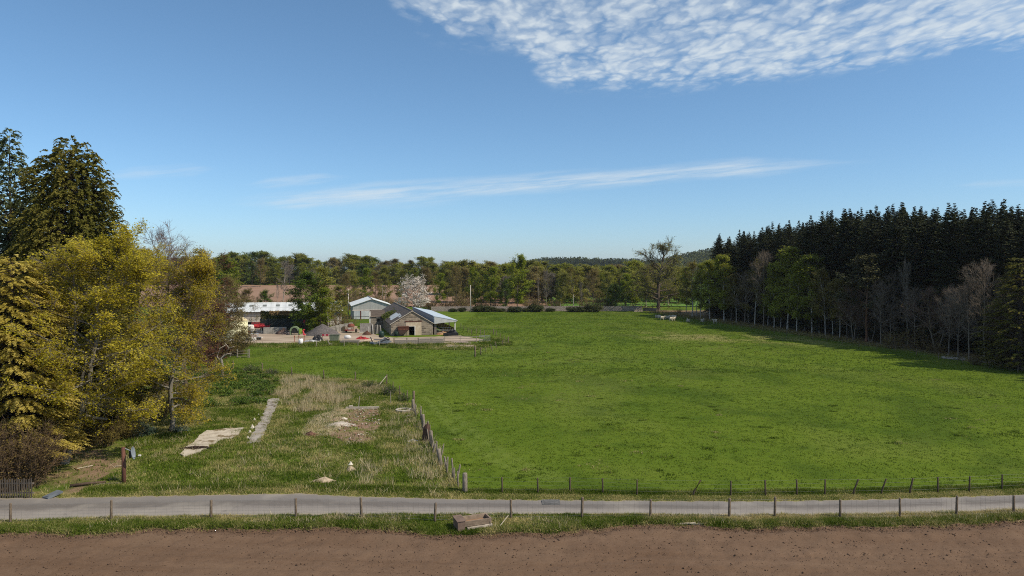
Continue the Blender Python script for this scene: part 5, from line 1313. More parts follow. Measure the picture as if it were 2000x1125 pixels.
for k in range(4): b = MB(); b.bb(-.8 + k * .4, -.4 + k * .4, -.04, .04, .55, .95); b.build('stripe_plank', pm('barrier red', (.33, .03, .05), (.25, .02, .04)) if k % 2 == 0 else pm('barrier pink', (.45, .25, .25), (.36, .2, .2)), t)
for x in (-.7, .7): b = MB(); b.bar((x, 0, 0), (x, 0, .54), .05); b.build('leg', darkm, t)
t = thing('skip', 'dull green steel skip at the front of the yard', 'skip', yp(653.5, 667), R(3))
gs = pm('dull green steel', (.17, .20, .135), (.11, .13, .09), 2, .7, .2, 0, (.2, .15, .1))
b = MB(); b.prism([(-.8, -.5, .15), (.8, -.5, .15), (.95, -.5, 1.3), (-.95, -.5, 1.3)], (0, .06, 0)); b.prism([(-.8, .5, .15), (.8, .5, .15), (.95, .5, 1.3), (-.95, .5, 1.3)], (0, .06, 0)); b.prism([(-.8, -.44, .15), (-.95, -.44, 1.3), (-.9, -.44, 1.3), (-.74, -.44, .15)], (0, .94, 0)); b.prism([(.8, -.44, .15), (.95, -.44, 1.3), (.9, -.44, 1.3), (.74, -.44, .15)], (0, .94, 0)); b.bb(-.8, .8, -.44, .5, .1, .148); b.build('body', gs, t)
b = MB(); b.bb(-1.02, 1.02, -.56, -.5, 1.2, 1.36); b.build('rim', gs, t)
t = thing('sack', 'plump white sack between the green skip and red netting', 'sack', yp(679, 663))
b = MB(); b.lathe([(.15, -.68), (.38, -.55), (.43, 0), (.38, .5), (.15, .62)], (0, 0, .4), 14, 'x'); b.build('bag', pm('white woven bag', (.66, .66, .66), (.52, .52, .52), 3, .8), t, True); b = MB(); b.bar((.6, 0, .4), (.85, .05, .45), .1); b.build('neck', white, t)
t = thing('timber_stack', 'low stack of grey sawn planks along the yard front', 'timber', yp(683, 671), R(2))
for k in range(4): b = MB(); b.box((.2 * (k % 2), .12 * (k % 2), .1 + .15 * k), (4.3 - .3 * k, .5, .12), R(rnd.uniform(-2, 2))); b.build('plank', board, t)
heap('netting_heap', 'tangled heap of bright red plastic netting', 'netting', yp(707, 663), 1.4, .6, .5, pm('bright red net', (.55, .05, .05), (.16, .02, .022), 4, .6, .9, 0, None), 50, .9, 36, 12, 0, 2.0)
t = thing('log_pile', 'few pale split logs between the red netting and the pipes', 'logs', yp(719, 667), R(20))
for k in range(4): b = MB(); b.tube([(-.9 + .2 * k, .1 * k - .2, .12 + .12 * (k % 2)), (.7 + .15 * k, .2 * k, .14 + .12 * (k % 2))], .11, 7); b.build('log', pm('pale wood', (.52, .42, .31), (.38, .3, .22), 4), t)
t = thing('broken_post', 'leaning broken fence post at the weedy yard edge', 'post', yp(645, 674))
b = MB(); b.bar((0, 0, -.2), (-.55, 0, 1.0), .1); b.build('stump', board, t); b = MB(); b.bar((-.3, 0, .3), (.35, .05, .12), .07); b.build('splinter', board, t)
for px, py in ((618, 677), (672, 676), (699, 676), (741, 676)):
    b = post(1.0, .065, (.02, 0)); tag(b.build('fence_stake', board, None, True, yp(px, py, 0)), {618: 'grey stake in the weeds below the black silage wrap', 672: 'grey stake in the weeds below the white sack', 699: 'grey stake in the weeds at the right end of the timber stack', 741: 'grey stake in front of the pile of pipes'}[px], 'stake', 'grey stakes along the yard weeds')

# ------------------------------------------------------------------ boundary wall at the far side of the pasture
def stonewall(label, p, q, h, th=.5, mat=None):
    p = Vector(p); q = Vector(q); d = q - p; Lw = Vector((d.x, d.y, 0)).length; rz = math.atan2(d.y, d.x)
    b = MB(); n = int(Lw / 1.2); g = random.Random(int(Lw))
    for k in range(n):
        x0, x1 = Lw * k / n, Lw * (k + 1) / n; hh = h + g.uniform(-.06, .06); z0 = p.z + (q.z - p.z) * k / n
        b.prism([(x0 + .002, -th / 2, -.5 + z0 - p.z), (x1, -th / 2, -.5 + z0 - p.z), (x1, -th / 2 * .8, hh + z0 - p.z), (x0 + .002, -th / 2 * .8, hh + z0 - p.z)], (0, th, 0))
        for j in range(2):
            w0 = (x1 - x0) / 2; b.box((x0 + w0 * (j + .5), .05, hh + z0 - p.z + .10), (w0 * .9, th * .9, .2 + g.uniform(-.03, .06)), g.uniform(-.08, .08))
    o = b.build('stone_wall', mat or blockmat('field stone', (.42, .36, .31), (.28, .24, .21), (.20, .17, .15), 'x', .8, .38), None, False, p, rz); return tag(o, label, 'wall')
stonewall('long grey dry stone wall across the far side of the pasture', at(842, 235.0), at(1254, 237), 1.5)
stonewall('low dark length of stone wall at the foot of the old oak', at(1257, 238), at(1283, 234), .95, .5, blockmat('dark field stone', (.20, .17, .14), (.12, .10, .085), (.09, .08, .07), 'x'))
stonewall('bright end stub of wall beside the field gateway', at(1238, 233), at(1255, 233.4), .55)

# telegraph poles
def pole(label, p, h, arm=True, mat=None):
    t = thing('telegraph_pole', label, 'pole', p, 0, 'telegraph poles behind the farm')
    b = MB(); b.tube([(0, 0, -.4), (0, 0, h * .5), (0, 0, h)], [.17, .145, .11], 8); b.build('shaft', mat, t, True)
    if arm: b = MB(); b.box((0, -.16, h - .45), (1.3, .1, .12)); b.build('crossarm', mat, t)
pw = pm('bleached pole', (.52, .47, .42), (.40, .36, .31), 2, .9)
pole('pale pole standing against the stone wall right of the shelter', at(919, 232), 9.0, False, pw)
pole('tall pale pole just left of the white roofed shed', at(680.5, 214), 8.2, False, pw)
pole('brown pole behind the white roofed shed', at(747, 250), 8.6, True, pm('brown pole', (.2, .16, .12), (.12, .1, .08), 2))
# cottage behind the trees
p = at(655, 262)
t = thing('cottage', 'small white cottage with orange roof half hidden by trees', 'house', p, R(10))
b = MB(); b.bb(0, 5.0, 0, 5, -.5, 3.0); b.prism([(0, 0, 3), (0, 5, 3), (0, 2.5, 4.7)], (5.0, 0, 0)); b.build('wall', pm('grey harl', (.50, .50, .50), (.4, .4, .4), 1), t)
r_ = slope2(-.3, 2.9, 2.5, 4.85, .12, -.2, 5.2, 'roof', pm('orange tiles', (.50, .16, .06), (.36, .11, .045), 1.5), t); slope2(5.3, 2.9, 2.503, 4.85, .12, -.2, 5.2, 'roof', pm('orange tiles', (.5, .16, .06)), t)
b = MB(); b.bb(4.2, 4.9, 2.2, 2.8, 4.2, 5.7); b.build('chimney', white, r_)
b = MB(); b.bb(1.2, 2.0, -.03, -.002, 1.2, 2.3); b.build('window', darkm, t); b = MB(); b.bb(3.0, 3.8, -.03, -.002, 1.2, 2.3); b.build('window', darkm, t)

# ------------------------------------------------------------------ the overgrown plot
t = thing('satellite_dish', 'grey satellite dish on a bracket fixed to the tall brown post', 'dish', (0, 0, 0))
dp = G(242, 943); t.location = dp
b = MB(); b.lathe([(.02, -.10), (.2, -.085), (.34, -.03), (.40, .03), (.385, .03), (.33, -.015), (.19, -.065), (.01, -.08)], (0, 0, 0), 22, 'x')
o = b.build('reflector', pm('grey dish', (.22, .25, .28), (.17, .195, .22), 2, .5), t, True, (.68, -.05, 2.05)); o.rotation_euler = (0, R(-8), R(13)); o.scale = (1, 1, 1.1)
b = MB(); b.tube([(.05, 0, 2.35), (.25, -.02, 2.3), (.5, -.04, 2.2), (.6, -.05, 2.1)], .03, 6); b.build('bracket', steel, t)
b = MB(); b.bb(.42, .52, -.07, .0, 1.7, 2.2); b.build('clamp', darkm, t)
b = MB(); b.bar((.70, -.05, 1.72), (1.12, -.1, 1.86), .025); b.build('feed_arm', darkm, t); b = MB(); b.lathe([(.05, -.08), (.06, .08)], (1.15, -.1, 1.9), 8, 'x'); b.build('receiver', white, t)
b = MB(); b.tube([(0, 0, -.3), (.01, 0, 1.2), (0, 0, 2.42)], [.145, .135, .125], 10); t = tag(b.build('gate_post', pm('brown stained post', (.17, .075, .05), (.085, .04, .03), 3, .85, .4, 0, None, (2, 2, .6)), None, True, dp), 'tall dark brown post carrying the satellite dish', 'post')
b = MB(); b.bar((0, 0, .04), (-1.3, -.3, .06), .05, .03); b.bar((-1.3, -.3, .06), (-1.9, -.25, .1), .03, .015); b.bar((-1.2, -.28, .06), (-1.6, -.6, .05), .03, .012); tag(b.build('fallen_branch', post_g, None, False, G(238, 944)), 'bleached fallen branch at the foot of the dish post', 'branch')
b = MB(); b.tube([(0, 0, .1), (.9, .35, .16), (1.9, .8, .12)], [.11, .1, .07], 8); tag(b.build('fallen_log', timb, None, True, G(137, 952)), 'dark rotten log lying in the leaf litter below the big trunk', 'log')
b = MB(); b.box((0, 0, .16), (.55, .95, .12), R(-25), R(10)); b.box((0.01, 0, .235), (.42, .8, .03), R(-25), R(10)); tag(b.build('drain_cover', pm('grey slate panel', (.14, .16, .18), (.09, .10, .12), 2, .6), None, False, G(103, 971)), 'grey square panel tipped on the lane edge by the hedge', 'panel')
for i, (px, py, Lb, a, lab) in enumerate([(166, 914, 1.0, 40, 'pale sawn stick left of the dish post under the tree'), (150, 918, .9, -35, 'orange brown stick in leaf litter near the trunk'), (233, 912, .6, 5, 'short white stick just left of the dish post')]):
    b = MB(); b.bar((-Lb / 2, 0, .06), (Lb / 2, 0, .1), .04, .03); tag(b.build('stick', pm('pale rail', (.55, .48, .38)) if i != 1 else pm('orange wood', (.36, .2, .1), (.25, .13, .07)), None, False, G(px, py), R(a)), lab, 'stick')
# hummocks: rubble and stones
heap('brick_rubble', 'little mound of dark bricks at the left of the bare soil', 'rubble', G(607, 850), .75, .55, .45, pm('burnt brick', (.18, .09, .06), (.07, .042, .032), 4, .95, .8), 60, .7, 18, 7)
heap('plaster_rubble', 'long heap of pale broken plaster beside the bare soil', 'rubble', G(662, 830), 1.5, 1.5, .38, pm('broken plaster', (.50, .45, .39), (.26, .22, .18), 3, .95, .8, 0, (.33, .24, .17)), 61, .7, 26, 8)
heap('spoil_heap', 'straw coloured mound in the grass near the lane', 'mound', G(634, 940), .95, .5, .4, pm('dry spoil', (.46, .37, .27), (.3, .23, .15), 3, .95, .8), 62, .5, 20, 7)
heap('spoil_heap', 'small buff mound topped by one white stone', 'mound', G(685, 918), .5, .4, .4, pm('dry spoil', (.46, .37, .27)), 63, .5, 18, 7)
heap('stone', 'white stone on top of the small buff mound', 'stone', G(685, 911) + Vector((0, .0, .22)), .17, .15, .26, pm('white stone', (.66, .62, .52), (.5, .46, .38), 3), 64, .3, 10, 5)
heap('stone', 'flat white slab of plaster left of the bare soil strip', 'stone', G(672, 818), .5, .35, .25, pm('white plaster', (.70, .66, .60), (.55, .5, .45), 3), 65, .4, 12, 5)
heap('stone', 'grey stone in the weeds below the big yellow tree', 'stone', G(237, 834), .38, .3, .35, conw, 66, .3, 12, 5)
heap('stone', 'pale broken slab by the rotten posts', 'stone', G(806, 861), .75, .4, .22, pm('violet grey stone', (.48, .44, .43), (.33, .3, .29), 2), 67, .5, 14, 5)
for i, (px, py, r_) in enumerate([(493, 836, .28), (488, 845, .22), (497, 822, .25), (505, 812, .2), (484, 856, .2)]):
    heap('kerb_stone', ['white lump of kerb standing highest beside the concrete path', 'white lump of kerb low beside the concrete path', 'white lump of kerb halfway along the concrete path', 'white lump of kerb farthest up the concrete path', 'white lump of kerb nearest the concrete slab'][i], 'stone', G(px, py), r_, r_ * .8, r_ * 1.6, pm('lime stone', (.58, .54, .46), (.42, .38, .31), 3), 70 + i, .35, 10, 5, 0, 1, 'white kerb lumps along the path')
b = MB(); b.box((0, 0, .12), (3.4, .22, .24), R(3)); b.box((-1.2, -.02, .3), (.4, .3, .14), .2); tag(b.build('sleeper', pm('pale beam', (.46, .41, .34), (.30, .26, .21), 3), None, False, G(708, 799)), 'long pale timber beam across the top of the bare soil', 'timber')
b = MB(); b.bar((0, 0, -.1), (.12, .05, 1.25), .05, .04); tag(b.build('stake', board, None, False, G(700, 797)), 'thin leaning stake behind the pale beam', 'stake')
b = MB(); b.bar((0, 0, -.1), (.0, .0, 1.3), .045, .035); tag(b.build('stake', board, None, False, G(763, 788)), 'thin upright stake in dry stalks near the fence corner', 'stake')
t = thing('drain_ring', 'sunken pale concrete ring by the plot fence corner', 'drain', G(788, 803))
b = MB(); b.lathe([(.75, -.1), (.8, .2), (.62, .22), (.6, -.1)], (0, 0, 0), 20); b.build('rim', pm('ring concrete', (.46, .42, .36), (.32, .28, .24), 3), t); b = MB(); b.bb(.85, 1.1, -.2, .05, -.1, .45); b.build('end_block', pm('ring concrete', (.46, .42, .36)), t)
b = MB(); b.bar((0, 0, .03), (.7, .4, .15), .04); tag(b.build('stick', board, None, False, G(788, 815)), 'bleached stick below the concrete ring', 'stick')
heap('tree_stump', 'dark upright stump among the rotten posts', 'stump', G(834, 862), .42, .35, 1.5, pm('dark stump', (.11, .062, .045), (.055, .035, .028), 4, .9, .7), 80, .3, 12, 8, 0, 3.5)
# dark charred strip on the slab
heap('peat_heap', 'dark strip of rotted peat across the lower end of the slab', 'peat', G(381, 878) + Vector((0, 0, .2)), 1.15, .45, .2, pm('black peat', (.04, .025, .018), (.022, .014, .011), 4, .95, .9), 81, .9, 24, 6, R(12))
# picket fence and brown panel fence
t = thing('picket_fence', 'weathered picket fence half swallowed by the brown hedge', 'fence', G(-84, 974), R(1))
for k in range(32): b = MB(); b.box((k * .15, 0, .6 + .05 * math.sin(k * 2.3)), (.07, .03, 1.25)); b.build('picket', pm('grey picket', (.12, .10, .08), (.065, .053, .042), 4, .9, .4, 0, None, (3, 3, .7)), t)
for z in (.3, .9): b = MB(); b.bb(-.1, 4.8, .016, .05, z, z + .09); b.build('rail', post_g, t)
t = thing('panel_fence', 'short brown slatted fence under the hanging yellow branches', 'fence', G(299, 768), R(48))
for k in range(5): b = MB(); b.bb(0, 3.0, 0, .03, .15 + k * .27, .36 + k * .27); b.build('slat', timb, t)
for x in (0, 1.5, 3.0): b = MB(); b.bar((x, .07, -.2), (x, .07, 1.6), .06); b.build('post', timb, t)
# broken timber rails by the brown bush
t = thing('rail_fence', 'grey wooden hurdle standing in the grass right of the brown bush', 'fence', G(463, 699), R(2))
for z in (.25, .65, 1.1): b = MB(); b.bar((0, 0, z), (1.9, .05, z + .03), .05, .045); b.build('rail', board, t)
for x in (0, 1.75, 1.98): b = MB(); b.bar((x, .08, -.2), (x, .08, 1.45), .075); b.build('post', board, t)
t = thing('rail_fence', 'broken grey rails below the brown bush', 'fence', G(413, 697), R(2))
for z in (.35, .85, 1.15): b = MB(); b.bar((0, 0, z), (4.1, .1, z - .08), .05, .04); b.build('rail', board, t)
for x in (.6, 3.0, 4.2): b = MB(); b.bar((x, .08, -.2), (x + .05, .08, 1.3), .08); b.build('post', board, t)

# ------------------------------------------------------------------ concrete water trough on the verge
tl = G(894, 1041); tr_ = G(957, 1029)
d = Vector((tr_.x - tl.x, tr_.y - tl.y)); rz = math.atan2(d.y, d.x); Lt = d.length
t = thing('water_trough', 'old concrete drinking trough with a boxed end on the verge', 'trough', tl, rz); t.scale = (1, 1, .72)
ct = pm('trough concrete', (.27, .205, .15), (.16, .12, .088), 3, .9, .4, 0, (.34, .28, .21)); ct2 = pm('trough box', (.18, .125, .098), (.11, .078, .06), 3, .85, .3)
b = MB(); w2 = .75
b.prism([(.42, 0, .38), (Lt, 0, .38), (Lt, -.04, .80), (.42, -.04, .80)], (0, .07, 0)); b.prism([(.42, w2, .38), (Lt, w2, .38), (Lt, w2 + .04, .80), (.42, w2 + .04, .80)], (0, .07, 0))
b.prism([(Lt - .002, -.038, .382), (Lt - .002, w2 + .108, .382), (Lt - .002, w2 + .108, .798), (Lt - .002, -.038, .798)], (.08, 0, 0)); b.bb(.42, Lt - .003, .07, w2, .36, .42); b.build('basin', ct, t)
b = MB(); b.bb(.0, .418, -.04, w2 + .06, .0, .86); b.prism([(-.05, -.08, .861), (.46, -.08, .861), (.46, w2 + .1, .92), (-.05, w2 + .1, .92)], (0, 0, .05)); b.build('ballcock_box', ct2, t)
b = MB(); b.box(((Lt + .5) / 2, .04, .16), (Lt - .6, .28, .34), R(.6)); b.bb(Lt - .3, Lt + .12, -.06, w2 + .05, -.15, .355); b.build('plinth', pm('rubble plinth', (.48, .42, .35), (.26, .22, .18), 4, .95, .8), t)
b = MB(); b.bb(.5, Lt - .1, .08, w2 - .01, .421, .50); b.build('silt', pm('orange silt', (.28, .17, .10), (.18, .11, .07), 4), t)
for i, (px, py, Lb, a, lab) in enumerate([(1340, 1027, 1.1, 2, 'pale plank lying on the right of the verge'), (1365, 1027.5, .9, -2, 'second pale plank at the right end of the first on the verge'), (985, 1027, .7, 50, 'thin straw coloured stick leaning right of the trough')]):
    b = MB(); b.bar((-Lb / 2, 0, .12), (Lb / 2, 0, .16 if i < 2 else .5), .05 if i < 2 else .02); tag(b.build('plank' if i < 2 else 'stick', pm('pale rail', (.55, .48, .38)), None, False, G(px, py), R(a)), lab, 'plank' if i < 2 else 'stick')

b = MB(); b.bb(-.55, .55, -.45, .45, 0, .03); b.bb(-.42, .42, -.33, .33, .03, .045); dcp = G(1076, 983.5); dcp.z += .075; tag(b.build('drain_cover', pm('iron cover', (.13, .125, .12), (.08, .078, .075), 4, .7), None, False, dcp), 'square iron drain cover set in the lane', 'drain cover')
# ------------------------------------------------------------------ sheep resting in the shade of the wood
def sheep(lying, seed):
    me = bpy.data.meshes.new('sheep_skeleton')
    zb = .42 if lying else .72
    v = [(0, 0, zb), (-.32, 0, zb + .01), (.30, 0, zb + .02), (.48, 0, zb + .16), (.60, 0, zb + .30), (.78, 0, zb + .22), (-.45, 0, zb - .08)]
    e = [(0, 1), (0, 2), (2, 3), (3, 4), (4, 5), (1, 6)]; r = [.31, .28, .26, .15, .12, .06, .06]
    for x in (-.3, .28):
        for y in (-.14, .14):
            n = len(v); root = 1 if x < 0 else 2
            if lying: v += [(x + .1, y * 1.6, .16), (x + .32, y * 1.7, .08), (x + .15, y * 1.8, .05)]
            else: v += [(x, y, .42), (x + (.05 if x > 0 else -.06), y, .26), (x, y, .02)]
            e += [(root, n), (n, n + 1), (n + 1, n + 2)]; r += [.11, .05, .045]
    n = len(v); v += [(.58, -.16, zb + .36), (.58, .16, zb + .36)]; e += [(4, n), (4, n + 1)]; r += [.03, .03]
    me.from_pydata(v, e, []); o = bpy.data.objects.new('sheep', me); C.objects.link(o)
    o.modifiers.new('s', 'SKIN'); sv = me.skin_vertices[0].data
    for i, q in enumerate(r): sv[i].radius = (q, q)
    sv[0].use_root = True
    o.modifiers.new('d', 'SUBSURF').levels = 1
    bpy.context.view_layer.update(); dg = bpy.context.evaluated_depsgraph_get()
    m2 = bpy.data.meshes.new_from_object(o.evaluated_get(dg)); m2.polygons.foreach_set('use_smooth', [True] * len(m2.polygons))
    bpy.data.objects.remove(o); m2.name = 'sheep'; return m2
wool = pm('fleece', (.50, .45, .36), (.34, .30, .24), 6, .95, .8)
ml, ms = sheep(True, 1), sheep(False, 2)
for q in (ml, ms): q.materials.clear(); q.materials.append(wool)
SH = [(1282.8, 620.8, 1, 'sheep lying at the left end of the row of three'), (1288.7, 621.6, 1, 'sheep lying in the middle of the row of three'), (1294.8, 623.2, 1, 'sheep lying at the right end of the row of three'), (1293, 625.6, 0, 'sheep standing just below the row of three'),
      (1304.7, 622.3, 1, 'lone greyish sheep in deep shade between the two groups'), (1312.7, 624, 0, 'sheep behind the pair that stand close together'), (1310.3, 627.6, 0, 'left sheep of the close pair'), (1315, 627.3, 0, 'right sheep of the close pair'),
      (1318.5, 621.3, 1, 'sheep lying nearest the first birch trunks'), (1344.3, 628.8, 1, 'lone sheep lying below the leftmost birches'), (1371.9, 628.8, 1, 'sheep lying close to the birch trunks, right of the lone one'), (1396.6, 632.3, 0, 'sheep standing farthest right at the birch trunks')]
for i, (px, py, ly, lab) in enumerate(SH):
    o = bpy.data.objects.new('sheep', ml if ly else ms); C.objects.link(o); o.location = G(px, py); o.rotation_euler.z = R([10, 170, 15, 0, 200, 190, 5, 20, 150, 100, 40, 185][i]); o.scale = (1.15, 1.15, 1.15)
    tag(o, lab, 'sheep', 'sheep resting in the shade of the birches')
# loose bricks and plaster lumps round the bare soil: countless
P = scatter(pxpoly([(596, 852), (612, 838), (650, 806), (690, 796), (742, 798), (744, 840), (720, 866), (668, 866), (640, 858)]), 7, 130); g = np.random.default_rng(12); P = P[fbm(P[:, 0] / 1.1, P[:, 1] / 1.1, 99, 3) > .46]; P[:, 2] += .04
k = g.random(len(P)) < .55
o = pebbles(P[k], g.uniform(.04, .13, k.sum()), 14, 'brick_scatter', pm('red brick bits', (.26, .13, .085), (.14, .07, .05), 4, .95, .4)); tag(o, 'broken brick bits strewn over the bare soil of the plot', 'rubble', kind='stuff')
o = pebbles(P[~k], g.uniform(.04, .15, (~k).sum()), 15, 'plaster_scatter', pm('broken plaster', (.50, .45, .39)), .5); tag(o, 'pale plaster lumps strewn round the bare soil of the plot', 'rubble', kind='stuff')
# ------------------------------------------------------------------ kinds of tree
bark_b = barkmat('grey beech bark', (.24, .22, .18), (.11, .10, .085), 3)
bark_d = barkmat('brown bark', (.125, .098, .075), (.06, .048, .038), 4)
bark_w = barkmat('white birch bark', (.50, .47, .43), (.20, .18, .16), 2.2, (1, 1, 2.5), (.10, .09, .08))
bark_s = barkmat('spruce bark', (.085, .065, .052), (.045, .035, .03), 4)
bark_o = barkmat('dark oak bark', (.13, .105, .08), (.062, .05, .04), 3)
bark_p = barkmat('pale stem bark', (.36, .32, .27), (.19, .17, .14), 3)
tw_g = barkmat('grey twigs', (.20, .175, .145), (.12, .105, .088), 3)
tw_r = barkmat('purple brown twigs', (.20, .125, .105), (.12, .075, .066), 3)
tw_b = barkmat('brown twigs', (.17, .115, .07), (.095, .066, .042), 3)
lf_y = leafmat('yellow beech leaves', (.22, .195, .014), (.46, .395, .032), (.68, .58, .082), .6, .6, .12)
lf_y2 = leafmat('ochre beech leaves', (.20, .16, .016), (.42, .34, .034), (.62, .50, .072), .6, .6, .12)
lf_gold = leafmat('golden cypress', (.22, .175, .024), (.44, .36, .070), (.62, .51, .15), .5, .7, .1)
lf_cyp = leafmat('dark cypress', (.045, .052, .010), (.118, .115, .020), (.24, .20, .040), .35, .7, .1)
lf_cyp2 = leafmat('grey cypress', (.040, .060, .028), (.095, .120, .055), (.18, .20, .10), .35, .7, .1)
lf_spr = leafmat('spruce needles', (.018, .025, .012), (.038, .047, .020), (.075, .082, .036), .15, .8, .5)
lf_bir = leafmat('birch leaves', (.11, .135, .014), (.235, .265, .028), (.36, .38, .055), .5, .6, .35)
lf_olv = leafmat('olive leaves', (.115, .125, .020), (.22, .222, .036), (.33, .32, .062), .45, .7, .55)
lf_grn = leafmat('fresh green leaves', (.105, .145, .012), (.215, .265, .022), (.37, .40, .048), .6, .6, .25)
lf_dgr = leafmat('deep green leaves', (.035, .066, .009), (.080, .125, .015), (.155, .205, .026), .4, .6, .3)
lf_brn = leafmat('budding brown leaves', (.125, .105, .036), (.22, .180, .062), (.36, .30, .11), .6, .8, .3)
lf_cop = leafmat('copper leaves', (.045, .020, .012), (.085, .036, .020), (.13, .06, .035), .3, .7, .2)
lf_wht = leafmat('cherry blossom', (.40, .35, .28), (.66, .60, .54), (.80, .76, .71), .35, .8, .1)
lf_shr = leafmat('shrub leaves', (.050, .034, .015), (.095, .066, .024), (.18, .13, .04), .3, .7, .3)
lf_gor = leafmat('gorse', (.018, .026, .009), (.042, .052, .014), (.085, .090, .024), .2, .8, .3)
lf_pin = leafmat('pine needles', (.038, .040, .016), (.065, .066, .026), (.105, .098, .042), .15, .8, .2)
lf_bld = leafmat('bluebell clump', (.05, .09, .05), (.09, .14, .08), (.14, .17, .16), .3, .7, 0)

USED = set()
def place(proto, pos, H, rz, label, cat='tree', group=None, w=1.0, name=None, tilt=(0, 0)):
    if proto.name in USED: o = copy_tree(proto)
    else: o = proto; USED.add(proto.name)
    if name: o.name = name
    s = H / proto['h0']
    o.location = pos; o.rotation_euler = (tilt[0], tilt[1], rz); o.scale = (s * w, s * w, s)
    for k in ('group', 'kind'):
        if k in o: del o[k]
    return tag(o, label, cat, group)

def ord_(n):
    a = ['first', 'second', 'third', 'fourth', 'fifth', 'sixth', 'seventh', 'eighth', 'ninth', 'tenth', 'eleventh', 'twelfth', 'thirteenth', 'fourteenth', 'fifteenth', 'sixteenth', 'seventeenth', 'eighteenth', 'nineteenth']
    if n < 19: return a[n]
    n += 1; t = {2: 'twent', 3: 'thirt', 4: 'fort', 5: 'fift'}[n // 10]
    return t + 'ieth' if n % 10 == 0 else t + 'y-' + a[n % 10 - 1]

# ---- the big garden trees on the left
Tn = Tree(11)
T = broadleaf(21, 18.0, 5.9, .17, 34, 9, 7, 3, (100, 30), 'round', .30, .10, .02, .0, .011, 1, .5, (.15, -.03), 0, .03); T2 = broadleaf(22, 16.8, 3.9, .22, 26, 8, 6, 2, (95, 40), 'oval', .2, .1, .02, .0, .011, 1, .4, (.16, -.06)); T.tw += T2.tw[::2]; T.fine += T2.fine; prune(T, -2.4, .8, 3.1)
# the trunk forks low: one heavy limb swings out towards the lane and rises
T.big.append((0, 0, 1.6, .95, -.15, 2.8, .27, .23)); T.big.append((.95, -.15, 2.8, 1.55, -.2, 4.2, .23, .19)); T.big.append((1.55, -.2, 4.2, 1.5, -.1, 6.4, .19, .13)); T.big.append((1.5, -.1, 6.4, 2.2, -.2, 9, .13, .06)); T.big.append((0, 0, 1.5, -.5, .2, 3.6, .2, .15))
bA = emit_tree('beech_tree', T, bark_b, lf_y, tw_g, leaf_crown(T, 8, .082, .18, .55, .62, 1.0, .12, .4, .12))
V, Q = tubes(T2.big, 6); np_mesh('limb', V, Q, bark_b, bA, smooth_=True)
place(bA, G(125, 906), 17.6, R(0), 'great yellow green beech whose pale forked trunk stands by the lane')
T = broadleaf(25, 17.6, 5.5, .16, 30, 8, 7, 3, (100, 25), 'flat', .26, .13, .02, -.02, .012, 1, .5, (.04, 0), 0, .04)
bB = emit_tree('beech_tree', T, bark_b, lf_y2, tw_g, leaf_crown(T, 8, .082, .22, .5, .62, .85, .3, .45, .15))
place(bB, at(332, 61), 16.2, R(50), 'ochre beech with hanging branches and bare limbs right of the great one')
T = broadleaf(27, 16, 5.4, .2, 20, 8, 6, 3, (70, 20), 'round', .22, .13, .03, .02, .012)
bB2 = emit_tree('beech_tree', T, bark_b, lf_y2, tw_g, leaf_crown(T, 11, .082, .24, .55, .62, .75, .2, .4, .3))
place(bB2, at(272, 67), 17.6, R(150), 'thinly leaved yellowish beech rising behind the great yellow one')
T = broadleaf(31, 19, 6.0, .28, 20, 9, 8, 3, (62, 15), 'vase', .26, .13, .05, .04, .009)
tC = emit_tree('bare_tree', T, bark_d, lf_cop, tw_r, leaf_crown(T, 1, .05, .12, .2, .6, .35, 0, .3))
place(tC, at(362, 76), 19.6, R(80), 'bare tree with purplish twigs showing above the ochre beech')
T = broadleaf(35, 13, 6, .15, 18, 8, 7, 0, (85, 20), 'round', .22, .14, .03, .02, .012)
tR = emit_tree('copper_beech_tree', T, bark_d, lf_cop, tw_r, leaf_crown(T, 14, .11, .3, .4, .6, 1, .1, .3))
place(tR, at(385, 98), 16.8, R(30), 'dark copper tree between the ochre beech and the brown bush', w=1.0)
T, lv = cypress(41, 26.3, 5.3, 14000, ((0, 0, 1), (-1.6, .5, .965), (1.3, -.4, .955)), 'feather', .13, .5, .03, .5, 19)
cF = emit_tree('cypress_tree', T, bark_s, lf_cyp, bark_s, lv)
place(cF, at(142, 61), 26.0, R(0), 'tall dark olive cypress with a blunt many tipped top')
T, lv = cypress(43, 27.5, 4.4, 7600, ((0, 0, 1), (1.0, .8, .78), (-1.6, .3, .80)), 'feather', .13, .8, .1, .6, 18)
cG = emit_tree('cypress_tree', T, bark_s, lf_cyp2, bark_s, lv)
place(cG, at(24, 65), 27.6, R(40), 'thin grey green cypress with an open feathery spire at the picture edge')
T, lv = cypress(45, 16.4, 3.5, 6000, ((0, 0, 1),), 'gold', .11, .42, .1, .45, 22)
cE = emit_tree('golden_cypress_tree', T, bark_s, lf_gold, bark_s, lv)
place(cE, at(26, 48.6), 15.4, R(0), 'golden cypress with shelving sprays in front of the dark cypresses')
T, lv = cypress(46, 15, 4.6, 1500, ((0, 0, 1),), 'feather', .2, .6, .03, .3, 14)
cX = emit_tree('cypress_tree', T, bark_s, lf_cyp, bark_s, lv)
place(cX, at(-110, 56), 17, 0, 'dark cypress outside the golden one, past the picture edge')
